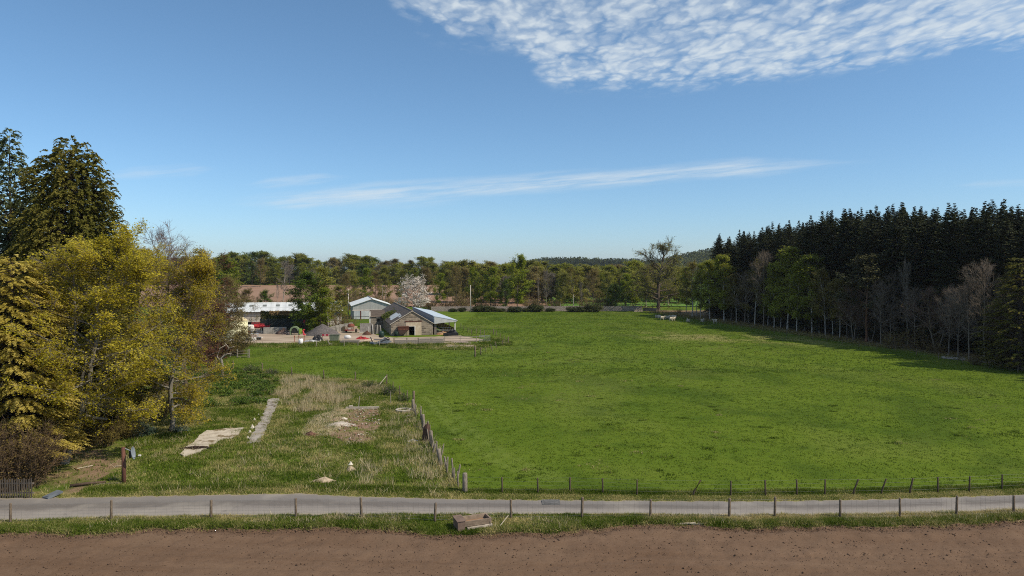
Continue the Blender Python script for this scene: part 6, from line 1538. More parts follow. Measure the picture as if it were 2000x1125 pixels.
# brown bush and lower shrubs
T = broadleaf(51, 9.5, 4.9, .04, 16, 8, 7, 2, (95, 35), 'round', .12, .16, .05, .02, .011, 3, .5, (0, 0), .25)
sD = emit_tree('thorn_bush', T, tw_b, lf_brn, tw_b, leaf_crown(T, 3, .10, .25, .4, .7, .9, .05, .3))
place(sD, at(432, 116), 9.8, R(20), 'big rounded brown budding bush beside the cream tank', 'bush', w=1.0)
T = broadleaf(53, 8.0, 4.2, .05, 14, 8, 7, 2, (90, 35), 'round', .12, .16, .05, .02, .011, 3, .5, (0, 0), .25)
sD2 = emit_tree('thorn_bush', T, tw_b, lf_brn, tw_b, leaf_crown(T, 4, .10, .25, .4, .7, .9, .05, .3))
place(sD2, at(385, 108), 8.8, R(20), 'brown budding bush half behind the hanging ochre branches', 'bush')
T = bush(61, 3.4, 1.9, 4.6, 4200, 1, .1, True, .010, 110)
hH = emit_tree('hedge', T, tw_b, lf_shr, tw_b, leaf_crown(T, 2, .05, .16, .3, .65, .85, .0, .4))
place(hH, G(-8, 968) + Vector((0, 1.25, 0)), 4.75, 0, 'tangled brown twiggy hedge behind the picket fence', 'hedge')
T = bush(62, 2.0, 1.8, 2.6, 700, 1, .1, True, .008, 50)
lf_und_shade = leafmat('shade toned undergrowth leaves', (.04, .036, .010), (.085, .070, .017), (.16, .125, .03), .3, .7, .2)  # olive brown, darkened so the leaf colour carries the canopy shade
u1 = emit_tree('shrub', T, tw_b, lf_und_shade, tw_b, leaf_crown(T, 6, .055, .18, .3, .65, 1, .0, .35))
for i, (px, Y, h, rz, lab) in enumerate([(190, 56, 2.4, 0, 'olive undergrowth shrub just right of the forked beech trunk'), (243, 59, 2.1, 2, 'olive undergrowth shrub above the tall dish post'), (120, 55.5, 3.6, 4, 'olive shrub directly behind the forked beech trunk'),
                                    (60, 51, 3.6, 1, 'olive shrub rising over the top of the brown twiggy hedge'), (215, 61, 3.4, 3, 'dim shrub deep under the yellow beech canopy'), (300, 66, 2.6, 5, 'shrub below the brown slatted fence'), (20, 55, 4.0, 2.2, 'olive shrub at the foot of the golden cypress')]):
    place(u1, at(px, Y), h, rz, lab, 'shrub')
T = bush(63, 1.1, .9, .8, 320, 1, .1, True, .006, 40)
fl_ = emit_tree('flower_clump', T, tw_g, lf_bld, tw_g, leaf_crown(T, 5, .07, .12, .2, .4, 1, 0, .3))
place(fl_, G(278, 850), .9, 0, 'grey green clump of garden flowers under the yellow branches', 'flowers')
place(fl_, G(262, 835), .8, 1.5, 'bluish flower clump just above the grey green one', 'flowers')
place(fl_, G(352, 843), .5, 3, 'low bluish flower clump left of the concrete slab', 'flowers', w=1.2)
T = bush(64, 1.4, 1.2, 1.2, 300, 1, .1, True, .012, 46)
db = emit_tree('bramble', T, tw_g, lf_dgr, tw_g, leaf_crown(T, 3, .07, .15, .3, .6, .8, 0, .3))
for px, py, h, rz, lab in [(490, 728, 1.2, 0, 'dark bramble left of the far plot corner post'), (530, 732, 1.0, 1, 'bramble between the far posts of the plot'), (762, 770, 1.1, 2, 'grey tangled bramble at the bend of the plot fence'), (720, 756, .9, 4, 'low bramble below the braced fence post'), (788, 782, .9, 5, 'low bramble inside the post row by the concrete ring')]:
    place(db, G(px, py), h, rz, lab, 'bramble')
# dead fallen tree limb by the broken rails
b = MB(); b.tube([(0, 0, 0), (.1, 0, 1.4), (-.1, 0, 2.6), (.9, .2, 4.0)], [.2, .17, .14, .07], 7); b.tube([(-.1, 0, 2.5), (.7, 0, 3.2), (1.3, 0, 3.3)], [.11, .08, .04], 6); b.tube([(0, 0, 2.0), (-.7, .1, 2.8), (-.3, .1, 3.9), (.5, .1, 4.4)], [.11, .08, .06, .03], 6); b.tube([(.9, .2, 3.9), (1.6, .2, 4.2)], [.06, .02], 5); b.tube([(.9, .2, 3.9), (.3, .2, 4.7)], [.06, .02], 5)
tag(b.build('dead_tree', bark_p, None, True, G(434, 738)), 'crooked bleached dead tree left of the far plot posts', 'tree')

# ---- mid distance kinds
def kind(name, T, bark, leaf, twig, *a): return emit_tree(name, T, bark, leaf, twig, leaf_crown(T, *a))
def bl_(seed, **k): return broadleaf(seed, **k)
T = broadleaf(101, 14, 5.0, .12, 22, 7, 6, 0, (85, 15), 'oval', .2, .13, .05, .03, .02); ash_d = kind('leafy_tree', T, bark_d, lf_dgr, bark_d, 14, .18, .36, .4, .65, 1, .1, .4)
T = broadleaf(102, 17, 4.6, .15, 24, 7, 6, 0, (70, 12), 'oval', .22, .12, .05, .04, .02); lime = kind('lime_tree', T, bark_d, lf_grn, bark_d, 10, .19, .36, .4, .65, 1, .1, .4, .35)
T = broadleaf(103, 15, 3.4, .18, 20, 6, 5, 0, (65, 15), 'oval', .17, .12, .05, .04, .02); lime2 = kind('lime_tree', T, bark_d, lf_grn, bark_d, 11, .18, .36, .4, .65, .9, .1, .4, .35)
T = broadleaf(104, 16, 3.0, .22, 18, 7, 6, 0, (55, 15), 'oval', .15, .12, .05, .02, .018); slim = kind('slender_tree', T, bark_p, lf_olv, tw_g, 9, .14, .36, .3, .65, .9, .2, .4)
T = broadleaf(105, 11.5, 6.0, .10, 24, 8, 7, 0, (95, 20), 'round', .2, .14, .06, .05, .018); cherry = kind('cherry_tree', T, bark_d, lf_wht, bark_d, 8, .14, .3, .3, .7, .95, .05, .35)
T = broadleaf(106, 15, 4.8, .25, 18, 8, 6, 2, (65, 15), 'round', .2, .13, .05, .04, .018); brn = kind('budding_tree', T, bark_d, lf_brn, tw_b, 4, .13, .35, .3, .65, .7, .1, .4)
T = broadleaf(107, 15, 4.6, .3, 16, 8, 7, 2, (55, 12), 'vase', .22, .12, .06, .05, .02); bare = emit_tree('bare_tree', T, bark_p, None, tw_g, None)
T = broadleaf(108, 22, 8.6, .16, 26, 8, 8, 2, (90, 25), 'round', .66, .20, .05, .03, .030, 1, .5, (0, 0), 0, .05); oak = kind('oak_tree', T, bark_o, lf_olv, bark_o, 2, .15, .4, .3, .65, .75, .1, .4)
T = broadleaf(109, 9, 4.2, .05, 18, 7, 6, 0, (95, 20), 'round', .16, .13, .05, .03, .018); rnd_g = kind('round_tree', T, bark_d, lf_dgr, bark_d, 9, .2, .3, .4, .65, 1, .1, .3)
T = broadleaf(110, 16, 2.9, .22, 20, 7, 6, 0, (50, 10), 'oval', .14, .12, .04, -.08, .014); bir1 = kind('birch_tree', T, bark_w, lf_bir, tw_b, 13, .115, .3, .35, .65, 1, .45, .4)
T = broadleaf(111, 15, 3.6, .25, 18, 7, 6, 0, (60, 12), 'round', .15, .12, .04, -.06, .014); lf_bi2 = leafmat('dull birch leaves', (.085, .075, .016), (.15, .13, .028), (.23, .20, .05), .4, .6, .35)
bir2 = kind('birch_tree', T, bark_w, lf_bi2, tw_b, 10, .11, .3, .35, .65, .9, .45, .4)
T = broadleaf(112, 14, 4.6, .3, 18, 9, 7, 3, (75, 20), 'round', .17, .13, .06, .06, .010); bark_q = barkmat('dull stem bark', (.23, .195, .16), (.115, .098, .083), 3); tw_q = barkmat('dull twigs', (.21, .17, .135), (.12, .098, .08), 3)
bareg = emit_tree('bare_tree', T, bark_q, None, tw_q, None)
T = broadleaf(113, 14, 4.9, .3, 17, 9, 7, 3, (75, 20), 'flat', .17, .14, .06, .04, .010, 2, .5, (0, 0), .2); barer = kind('bare_tree', T, bark_q, lf_brn, tw_r, 1, .1, .3, .3, .6, .25, .1, .3)
T = broadleaf(114, 15, 3.4, .35, 16, 7, 6, 0, (85, 30), 'round', .18, .13, .04, .03, .016); pine = kind('pine_tree', T, barkmat('pine bark', (.20, .10, .06), (.11, .06, .04), 3), lf_pin, bark_d, 8, .2, .25, .3, .4, 1, .05, .4)
T = bush(115, 2.2, 1.5, 2.2, 420, 1, .1, True, .02, 40); gorse = kind('gorse_bush', T, bark_d, lf_gor, bark_d, 8, .13, .28, .3, .55, 1, 0, .35)
T = bush(116, 2.6, 2.0, 3.2, 500, 1, .1, True, .012, 50); brush = kind('thorn_bush', T, tw_b, lf_brn, tw_b, 2, .09, .2, .3, .6, .7, 0, .35)

# ---- trees by the sheds and along the wall, one by one
def px_tree(proto, px, Y, top, rz, label, w=1.0, cat='tree', group=None, name=None):
    p = at(px, Y); return place(proto, p, zat(top, Y) - p.z, rz, label, cat, group, w, name)
px_tree(ash_d, 596, 156, 529, .3, 'dense green tree standing over the clipped hedge and long shed roof', 1.05)
px_tree(lime2, 624, 155, 562, 1.2, 'smaller bright green tree just behind the gravel pile', 1.25)
px_tree(slim, 641, 160, 519, 2.0, 'olive slender tree right of the dense green one by the sheds', 1.25)
px_tree(slim, 670, 181, 578, 4.0, 'thin scrubby tree at the left corner of the white roofed shed', 1.6)
px_tree(slim, 628, 163, 545, 3.1, 'thin olive tree between the dense green tree and the slender one', 1.1)
px_tree(brn, 480, 196, 562, 1, 'brown olive tree behind the left end of the long shed roof', 1.15)
px_tree(ash_d, 512, 203, 566, 2, 'low olive green tree behind the long shed roof', 1.0)
px_tree(brn, 452, 190, 540, 3, 'brown tree rising over the brown budding bush', 1.1)
px_tree(lime, 440, 215, 498, 4, 'tall tree with bright green flank left of the brown field', 1.1)
px_tree(ash_d, 415, 205, 503, 5, 'dark rounded tree above the top of the brown budding bush', .95)
px_tree(bare, 553, 290, 507, .5, 'pale bare two armed tree standing in the brown field', .95)
px_tree(bare, 541, 280, 553, 1.8, 'small leaning dead stem beside the pale bare field tree', .5)
px_tree(brn, 508, 405, 503, .4, 'sparse brownish tree at the edge of the far wood over the shed', 1.0)
px_tree(lime2, 714, 262, 523, .2, 'fresh green slim tree rising behind the white roofed shed', 1.0)
px_tree(slim, 752, 268, 520, 1.0, 'slender olive tree between the white roofed shed and the cherry', 1.2)
px_tree(brn, 676, 262, 532, 1.7, 'brown budding tree just left of the tall pale pole', .9)
px_tree(slim, 697, 268, 528, 2.7, 'olive slim tree right of the tall pale pole', 1.3)
px_tree(brn, 732, 276, 527, .7, 'brown tree between the fresh green slim tree and the slender olive one', .9)
px_tree(slim, 778, 272, 526, 5.7, 'olive slim tree close behind the left of the cherry', 1.3)
px_tree(brn, 835, 280, 520, 3.6, 'brown tree showing over the right side of the cherry', 1.0)
px_tree(slim, 875, 268, 527, 4.1, 'olive slim tree between cherry and brown budding tree', 1.3)
px_tree(cherry, 809, 238, 537, .7, 'white blossoming cherry tree behind the stone barn', 1.3)
px_tree(slim, 656, 168, 556, 4.6, 'bushy olive tree hiding the right end of the long shed', 1.7)
place(brush, at(660, 163), 4.2, .3, 'thorn bush in front of the right end of the long shed', 'bush', None, 1.3)
px_tree(brush, 700, 250, 566, 1.2, 'dark little thorn bush just behind the white shed ridge', 1.0, 'bush')
px_tree(lime2, 857, 246, 533, 1.5, 'slim bright green tree touching the right side of the cherry', .85)
px_tree(brn, 893, 252, 518, 2.2, 'brown budding tree right of the cherry, field showing below it', .85)
px_tree(brush, 905, 240, 572, 2.0, 'thin brown bush beside the pale pole at the wall', 1.0, 'bush')
px_tree(lime, 929, 247, 522, 2.9, 'green tree just right of the pale pole', .72)
px_tree(lime2, 957, 244, 521, .9, 'yellow green tree between the two green ones behind the wall', 1.05)
px_tree(ash_d, 983, 243, 546, 1.9, 'small dark green tree left of the tallest green one', .72)
px_tree(lime, 1010, 246, 497, 0, 'tallest yellow green tree standing behind the stone wall', .95)
px_tree(bare, 1052, 250, 540, 2.6, 'broken pale trunk right of the tallest green tree', .35)
px_tree(bare, 1068, 254, 524, 4.4, 'tall dark bare stem behind the wall centre', .5)
px_tree(slim, 1094, 243, 532, 5.0, 'olive tree leaning out over the wall centre', 1.2)
px_tree(bir2, 1120, 262, 520, .5, 'birch with a white leaning trunk and rounded olive crown', 1.0)
px_tree(brn, 1160, 252, 523, 1.4, 'brown spreading tree behind the right half of the wall', 1.0)
px_tree(bare, 1137, 250, 548, 3.3, 'grey bare stem between the leaning birch and brown spreading tree', .6)
px_tree(rnd_g, 1202, 246, 554, .3, 'rounded vivid green tree near the right end of the wall', 1.05)
px_tree(lime2, 1222, 254, 534, 2.4, 'yellow green tree right above the vivid round one', 1.25)
px_tree(lime2, 1242, 252, 546, 3.9, 'yellow green low tree at the end of the wall', 1.2)
px_tree(slim, 1185, 268, 530, 3.9, 'olive slim tree behind the vivid round one', 1.2)
px_tree(oak, 1285, 236, 466, .9, 'great bare spreading oak at the gateway beside the wood', 1.1)
px_tree(slim, 1262, 262, 520, .9, 'olive tree half hidden behind the left side of the oak', 1.3)
px_tree(slim, 1305, 268, 515, 2.1, 'olive tree half hidden behind the right side of the oak', 1.3)
px_tree(slim, 1322, 290, 530, 3.1, 'small olive tree in the meadow gap right of the oak', 1.0)
for i, (px, Y, h) in enumerate([(902, 232.5, 2.6), (934, 233, 2.2), (952, 233.5, 2.4), (1006, 232.5, 2.6), (1026, 232.5, 2.3), (1048, 233, 2.7), (1075, 234, 1.5), (1122, 232.5, 2.6), (1140, 233, 2.9), (1160, 232.5, 2.7), (885, 233, 1.4), (975, 233, 1.7)]):
    lab = ['dark gorse left of the pale pole at the wall', 'dark gorse right of the pale pole at the wall', 'dark gorse under the yellow green tree', 'dark gorse right under the tallest green tree', 'gorse in the middle of the clump under the tallest green tree', 'gorse at the right end of the clump under the tallest green tree', 'low gorse under the tall dark stem',
           'left gorse of the three under the leaning birch', 'middle gorse of the three under the leaning birch', 'right gorse of the three under the leaning birch', 'low gorse at the wall nearest the cattle shelter', 'low gorse under the small dark tree'][i]
    place(gorse, at(px, Y), h * (.62 + .14 * (i * 7 % 4)), i * 1.7, lab, 'bush', 'dark gorse bushes along the stone wall', 1.0 + .3 * (i * 5 % 4))

for i, (px, Y, h, lab) in enumerate([(470, 252, 4.4, 'left end of the olive scrub row showing over the long shed roof'), (492, 254, 3.4, 'low brown thorn over the second rooflight of the long shed'), (534, 256, 3.0, 'brown thorn at the foot of the pale bare field tree'), (575, 250, 4.5, 'thorn bush left behind the dense green shed tree'), (690, 244, 5.0, 'thorn bush beside the tall pale pole'), (728, 258, 4.5, 'thorn bush peeping over the white roof ridge'), (742, 246, 5.5, 'tall thorn by the brown pole behind the white roof'), (768, 248, 4.6, 'thorn at the left foot of the cherry'), (785, 252, 3.6, 'low thorn under the left side of the cherry'), (838, 247, 4.0, 'thorn under the right side of the cherry'), (872, 250, 3.4, 'thorn between the cherry and the brown budding tree'), (942, 247, 3.6, 'thorn between two green trees right of the pale pole'), (970, 247, 3.2, 'thorn left of the small dark tree'), (1040, 249, 4.4, 'thorn below the broken pale trunk'), (1083, 247, 4.0, 'thorn between dark bare stem and leaning olive tree'), (1148, 247, 4.6, 'thorn left of the brown spreading tree'), (1180, 247, 4.2, 'thorn left of the vivid round tree')]):
    place(brush, at(px, Y), h, i * 1.3, lab, 'bush', 'thorn bushes behind the farm and the wall', 1.2)
# clipped hedge over the black netting
g = np.random.default_rng(77); n = 9000
u_ = g.random(n); face = g.random(n); hx = u_ * 15.6; top = 4.15 + .35 * fbm(hx / 1.3, hx * 0, 3, 3) - .3 * smooth(11, 15, hx)
hz = np.where(face < .45, top + g.normal(0, .12, n), 1.0 + (top - 1.0) * g.random(n)); hy = np.where(face < .45, g.random(n) * 1.8, np.abs(g.normal(0, .16, n)))
P = np.stack([hx, hy + .25, hz], 1); nn = g.normal(0, .7, (n, 3)) + np.where((face < .45)[:, None], np.array([[0, 0, 1.]]), np.array([[0, -1., .2]]))
tn = np.clip(.4 + g.normal(0, .2, n), 0, 1); dt = (hz > 3.45 + .3 * fbm(hx * 1.5, hx * 0, 4, 2)) & (hx > 2.0) & (hx < 8) & (g.random(n) < .92)
hp = at(508, 161.2); t = thing('hedge', 'dense dark clipped hedge with a browned top above black netting', 'hedge', hp, R(6))
a_ = g.uniform(.12, .26, n)
for nm, k, mt in (('foliage', ~dt, lf_gor), ('browned_top', dt, leafmat('browned clippings', (.16, .10, .04), (.28, .19, .085), (.38, .28, .14), .2, .9, 0))):
    lv = leaves(P[k], nn[k], g.normal(0, 1, (k.sum(), 3)), a_[k], a_[k] * .6, tn[k]); np_mesh(nm, lv[0], lv[1], mt, t, lv[2])
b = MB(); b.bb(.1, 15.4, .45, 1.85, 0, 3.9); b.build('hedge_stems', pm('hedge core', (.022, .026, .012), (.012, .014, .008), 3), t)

# ---- the spruce plantation
spr = []
for i, (sd, rr, cl, st) in enumerate([(201, 4.6, .05, .46), (202, 5.0, .08, .44), (203, 4.2, .05, .46), (204, 4.7, .1, .48)]):
    T, lv = spruce(sd, 25, rr, cl, st); spr.append(emit_tree('spruce_tree', T, bark_s, lf_spr, bark_s, lv))
sky_x = [1385, 1440, 1500, 1560, 1620, 1680, 1740, 1800, 1870, 1935, 2000, 2200]; sky_y = [460, 448, 440, 428, 418, 408, 402, 395, 394, 384, 388, 370]
g = random.Random(8); rows = [[] for _ in range(6)]
for ri, d in enumerate((10, 14.5, 20, 26.5, 34, 42)):
    y = 74 + ri * 1.7
    while y < 226:
        yy = y + g.uniform(-1, 1); X = float(FOREST_EDGE(yy)) + d + g.uniform(-1.3, 1.3); px = pxl(X, yy)
        Hs = zat(np.interp(px, sky_x, sky_y), yy)
        if px > 1386: rows[ri].append((px, X, yy, Hs * (.86 + .16 * float(vnoise(yy / 9 + ri * 7, X / 9, 5)) + g.uniform(-.03, .04))))
        y += 3.3 if ri < 2 else 5.0
for ri, row in enumerate(rows):
    row.sort(); vis = [q for q in row if q[0] < 2010]
    for k, (px, X, yy, H) in enumerate(row):
        if px > 2010: lab = 'dark spruce of the plantation beyond the picture edge'
        elif ri == 0: lab = f'dark spruce in the plantation front rank, {ord_(k)} from its far end'
        elif ri == 1: lab = f'dark spruce in the plantation second rank, {ord_(k)} from its far end'
        elif ri == 2: lab = f'spruce tip showing in the third rank, {ord_(k)} from the far end'
        else: lab = 'dark spruce at the back of the plantation, behind three ranks'
        place(spr[g.randrange(4)], Vector((X, yy, 0)), H, g.uniform(0, 6.28), lab, 'tree', 'spruces of the dark plantation' if ri < 3 and px < 2010 else ('spruces hidden at the back of the plantation' if px < 2010 else 'spruces beyond the picture edge'), g.uniform(1.1, 1.5), None, (g.gauss(0, .015), g.gauss(0, .015)))

# ---- trees along the edge of the plantation
EDGE = [
    (bir1, 1340, 612, 520, 1.15, 'leftmost weeping birch beside the meadow gap'), (bir2, 1352, 619, 508, 1.1, 'second weeping birch from the meadow gap, browner on top'),
    (bir1, 1368, 622, 512, 1.1, 'birch in the middle of the left clump'), (bir1, 1386, 624, 506, 1.1, 'birch with pale stem just left of the first dark spruces'), (bir1, 1414, 627, 496, 1.25, 'tall yellow green birch in front of the first dark spruces'),
    (bir2, 1438, 630, 533, 1.0, 'grey olive birch right of the tall yellow green one'), (bareg, 1455, 633, 530, .9, 'bare grey tree in the gap between the two birch groups'), (bir2, 1474, 636, 505, 1.0, 'dull olive birch left of the grey tufted tree'),
    (bareg, 1491, 638, 488, .75, 'tall grey tufted tree left of the brightest birch'), (bir1, 1512, 641, 512, 1.0, 'small shaded birch at the left foot of the brightest one'),
    (bir1, 1538, 644, 480, 1.35, 'brightest and tallest yellow green birch of the wood edge'), (bir1, 1556, 649, 510, 1.0, 'birch with white trunk at the right foot of the brightest one'), (lime2, 1604, 636, 494, 1.0, 'fresh lime green tree peeping out behind the birches'),
    (bir1, 1586, 651, 496, 1.4, 'second brightest birch, broad and yellow green'), (bir2, 1612, 656, 522, .9, 'slim birch with white trunk right of the broad bright one'), (bir2, 1640, 660, 540, 1.0, 'greyish birch between the bright ones and the pine'),
    (pine, 1692, 669, 496, 1.2, 'brown green pine standing among the wood edge birches'), (barer, 1668, 666, 552, .9, 'russet budding tree below the left of the pine'), (bareg, 1720, 674, 548, .85, 'grey leafless tree with white trunk right of the pine'),
    (bareg, 1748, 672, 532, .9, 'rounded grey leafless crown between pine and the big russet tree'), (barer, 1804, 668, 478, 1.2, 'big russet leafless tree against the dark spruces'), (bare, 1772, 676, 505, .45, 'straight bare pole trunk in front of the big russet tree'),
    (bareg, 1852, 694, 560, .8, 'bare tree with leaning trunk left of the pale track'), (bareg, 1893, 705, 552, 1.0, 'pale bare tree with arching low limbs by the track'), (bareg, 1924, 707, 506, .85, 'tall pale bare tree behind the arching one'), (barer, 1957, 708, 585, .8, 'low bare tree at the right end of the pale track'),
    (bir2, 1360, 617, 535, 1.2, 'low olive birch filling the foot of the left birch clump'), (slim, 1428, 625, 520, 1.3, 'olive sapling behind the tall yellow green birch'), (bir2, 1462, 630, 545, 1.3, 'low brownish birch between the left clump and grey tufted tree'), (bir1, 1500, 636, 535, 1.3, 'low green birch under the grey tufted tree'),
    (bir1, 1525, 640, 540, 1.3, 'low shaded birch left under the brightest one'), (bir2, 1571, 645, 545, 1.3, 'low olive birch between the two brightest ones'), (bir1, 1600, 650, 545, 1.3, 'low green birch right under the broad bright one'), (bir2, 1627, 655, 560, 1.4, 'low olive birch right of the slim white trunked one'),
    (bareg, 1655, 660, 575, 1.2, 'low grey sapling left of the russet budding tree'), (barer, 1700, 668, 585, 1.3, 'low russet sapling at the foot of the pine'), (bareg, 1737, 674, 590, 1.3, 'low grey sapling under the rounded grey crown'), (bareg, 1786, 680, 560, 1.2, 'grey leafless tree left under the big russet one'),
    (barer, 1828, 687, 555, 1.1, 'brownish leafless tree right under the big russet one'), (bareg, 1872, 697, 585, 1.1, 'low grey tree between leaning and arching bare trunks'), (bareg, 1945, 706, 560, 1.1, 'grey leafless tree right behind the tall pale one'),
]
for i, (pr, px, base, top, w_, lab) in enumerate(EDGE):
    p = G(px, base); place(pr, p, (zat(top, p.y) - p.z), i * 1.31, lab, 'tree', None, w_)
T, lv = cypress(47, 17, 4.3, 1300, ((0, 0, 1),), 'gold', .2, .55, .05, .3, 14)
cW = emit_tree('yew_tree', T, bark_s, lf_cyp, bark_s, lv)
p = G(1992, 722); place(cW, p, zat(505, p.y) + .5, 2, 'dark green layered conifer at the right picture edge', w=1.1)
for i, (px, base, h, lab) in enumerate([(1805, 684, 4.6, 'russet thorn bush below the big russet tree'), (1745, 680, 3.2, 'grey thorn bush below the rounded grey crown'), (1965, 716, 2.4, 'low thorn scrub right of the pale track'), (1830, 690, 2.0, 'low thorn scrub at the left end of the pale track'), (1905, 712, 1.7, 'low thorn scrub in front of the arching bare tree'), (1325, 612, 1.6, 'dark scrub at the foot of the leftmost birch')]):
    p = G(px, base); place(brush, p, h, i * 1.1, lab, 'bush', None, 1.1)
# twigs, bracken and brambles on the floor of the wood
y = g.uniform(0, 1); rg2 = np.random.default_rng(90); n = 9000; Y = rg2.uniform(86, 232, n); X = FOREST_EDGE(Y) - 2 + np.abs(rg2.normal(0, 4, n)); P = np.stack([X, Y, np.abs(rg2.normal(0, .22, n))], 1)
lv = leaves(P, rg2.normal(0, 1, (n, 3)), rg2.normal(0, 1, (n, 3)), rg2.uniform(.1, .3, n), rg2.uniform(.04, .1, n), rg2.random(n))
o = np_mesh('undergrowth', lv[0], lv[1], lf_brn, None, lv[2]); tag(o, 'brown bracken and brambles along the foot of the wood', 'undergrowth', kind='stuff')

lf_olg = leafmat('olive green leaves', (.11, .135, .016), (.21, .235, .028), (.36, .37, .056), .6, .6, .4)
# ---- the far woods beyond the brown field
T = broadleaf(301, 18, 6.4, .05, 26, 7, 6, 0, (95, 15), 'round', .3, .13, .05, .03, .03); fw1 = kind('broadleaf_tree', T, bark_d, lf_olv, bark_d, 9, .26, .5, .4, .65, .9, .1, .5, .35)
T = broadleaf(302, 18, 5.8, .05, 26, 7, 6, 0, (90, 12), 'oval', .3, .13, .05, .03, .03); fw2 = kind('broadleaf_tree', T, bark_d, lf_olg, bark_d, 9, .26, .5, .4, .65, .85, .1, .5, .35)
T = broadleaf(303, 17, 5.8, .08, 22, 7, 7, 1, (70, 12), 'round', .3, .13, .05, .03, .035); fw3 = kind('broadleaf_tree', T, tw_g, lf_brn, tw_g, 6, .2, .5, .3, .65, .7, .1, .4)
T = broadleaf(304, 18, 6.4, .15, 20, 8, 7, 2, (65, 12), 'round', .3, .13, .05, .04, .04); fw4 = emit_tree('bare_tree', T, tw_g, None, tw_g, None)
T = broadleaf(305, 18, 6.2, .05, 26, 7, 6, 0, (95, 15), 'round', .3, .13, .05, .03, .03); fw5 = kind('broadleaf_tree', T, bark_d, lf_dgr, bark_d, 9, .26, .5, .4, .65, .9, .1, .4, .35)
OX = [-300, 300, 385, 420, 440, 455, 475, 490, 510, 545, 570, 600, 625, 640, 680, 700, 720, 750, 780, 815, 830, 845, 860, 880, 900, 930, 960, 1000, 1040, 1080, 1110, 1140, 1200, 1240, 1300, 1340, 1420]
OY = [500, 500, 504, 503, 497, 492, 495, 496, 493, 503, 494, 498, 508, 504, 496, 498, 502, 504, 507, 510, 500, 503, 512, 515, 511, 509, 515, 514, 508, 514, 516, 520, 518, 512, 520, 526, 528]
KN = {0: (fw1, 'olive'), 1: (fw2, 'yellow green'), 2: (fw3, 'brown budding'), 3: (fw4, 'grey leafless'), 4: (fw5, 'deep green')}
ANCH = [(300, 'left of the tall bright flanked tree'), (445, 'above the left end of the long shed'), (525, 'behind the pale bare field tree'), (575, 'behind the dense green shed tree'), (660, 'above the white roofed shed'), (765, 'behind the blossoming cherry'), (850, 'between the cherry and the pale pole'), (925, 'behind the green trees at the wall'), (1035, 'behind the wall centre'), (1105, 'behind the leaning birch'), (1180, 'behind the vivid round tree'), (1255, 'behind the great oak'), (1320, 'behind the birch clump')]
far = []
def add_far(px, Y, top, kinds, w): far.append((px, Y, top, g.choice(kinds), w))
x = -60
while x < 1345:
    near = x > 880
    o_ = float(np.interp(x, OX, OY))
    kd = [0, 0, 1, 2, 4, 1] if x < 900 else [0, 2, 0, 1, 1, 0]
    if 440 < x < 485 or 640 < x < 670: kd = kd + [3, 3]
    add_far(x, (462 if not near else 330) + g.uniform(-14, 14), o_ + g.uniform(-5, 7), kd, g.uniform(1.3, 1.7))
    x += g.uniform(11, 17)
x = -40
while x < 1345:
    near = x > 890
    o_ = float(np.interp(x, OX, OY))
    add_far(x, (432 if not near else 288) + g.uniform(-7, 7), o_ + g.uniform(6, 24), [0, 2, 1, 1, 3, 0, 4] if not near else [2, 0, 1, 3, 1], g.uniform(1.05, 1.4))
    x += g.uniform(17, 27)
rec = []
for (px, Y, top, k, w_) in far:
    pr, wd = KN[k]; p = at(px, Y)
    o = place(pr, p, max(6, zat(top, Y) - p.z), g.uniform(0, 6.28), None, 'tree', None, w_)
    a = [t_ for x0, t_ in ANCH if px >= x0]; a = a[-1] if a else 'hidden behind the tall dark cypresses'
    rec.append((wd, a, px, o, Y))
from collections import defaultdict
dd = defaultdict(list)
for r_ in rec: dd[(r_[0], r_[1], r_[4] < (300 if r_[2] > 890 else 446))].append(r_)
for (wd, a, front), L_ in dd.items():
    L_.sort(key=lambda q: q[2]); fr = 'front' if front else 'tall'
    for i, q in enumerate(L_):
        if a.startswith('hidden'): q[3]['label'] = f'{wd} far tree {a}'; q[3]['group'] = 'far trees hidden behind the cypresses'; continue
        q[3]['label'] = f'{wd} {fr} far tree {a}' + (f', {ord_(i)} from left' if len(L_) > 1 else '')
        q[3]['group'] = 'trees of the far woods'
rg2 = np.random.default_rng(91); n = 16000; pxs = rg2.uniform(-60, 1345, n); Y = np.where(pxs < 890, rg2.uniform(436, 480, n), rg2.uniform(292, 350, n)); X = (pxs - 1000) / F * Y
P = np.stack([X, Y, gz(X, Y) + np.abs(rg2.normal(0, 1.6, n))], 1)
lv = leaves(P, rg2.normal(0, 1, (n, 3)), rg2.normal(0, 1, (n, 3)), rg2.uniform(.3, .7, n), rg2.uniform(.2, .45, n), rg2.random(n))
o = np_mesh('woodland_understorey', lv[0], lv[1], lf_shr, None, lv[2]); tag(o, 'dim scrub among the trunks of the far woods', 'undergrowth', kind='stuff')
# scrub on the field side of the wall
n = 5000; pxs = rg2.uniform(860, 1330, n); Y = rg2.uniform(240, 285, n); X = (pxs - 1000) / F * Y; k = fbm(X / 6, Y / 6, 5, 3) > .5; X, Y = X[k], Y[k]; n = len(X)
lv = leaves(np.stack([X, Y, gz(X, Y) + np.abs(rg2.normal(0, .8, n))], 1), rg2.normal(0, 1, (n, 3)), rg2.normal(0, 1, (n, 3)), rg2.uniform(.12, .4, n), rg2.uniform(.08, .25, n), rg2.random(n))
o = np_mesh('scrub', lv[0], lv[1], lf_shr, None, lv[2]); tag(o, 'thin olive scrub between the trunks behind the stone wall', 'scrub', kind='stuff')

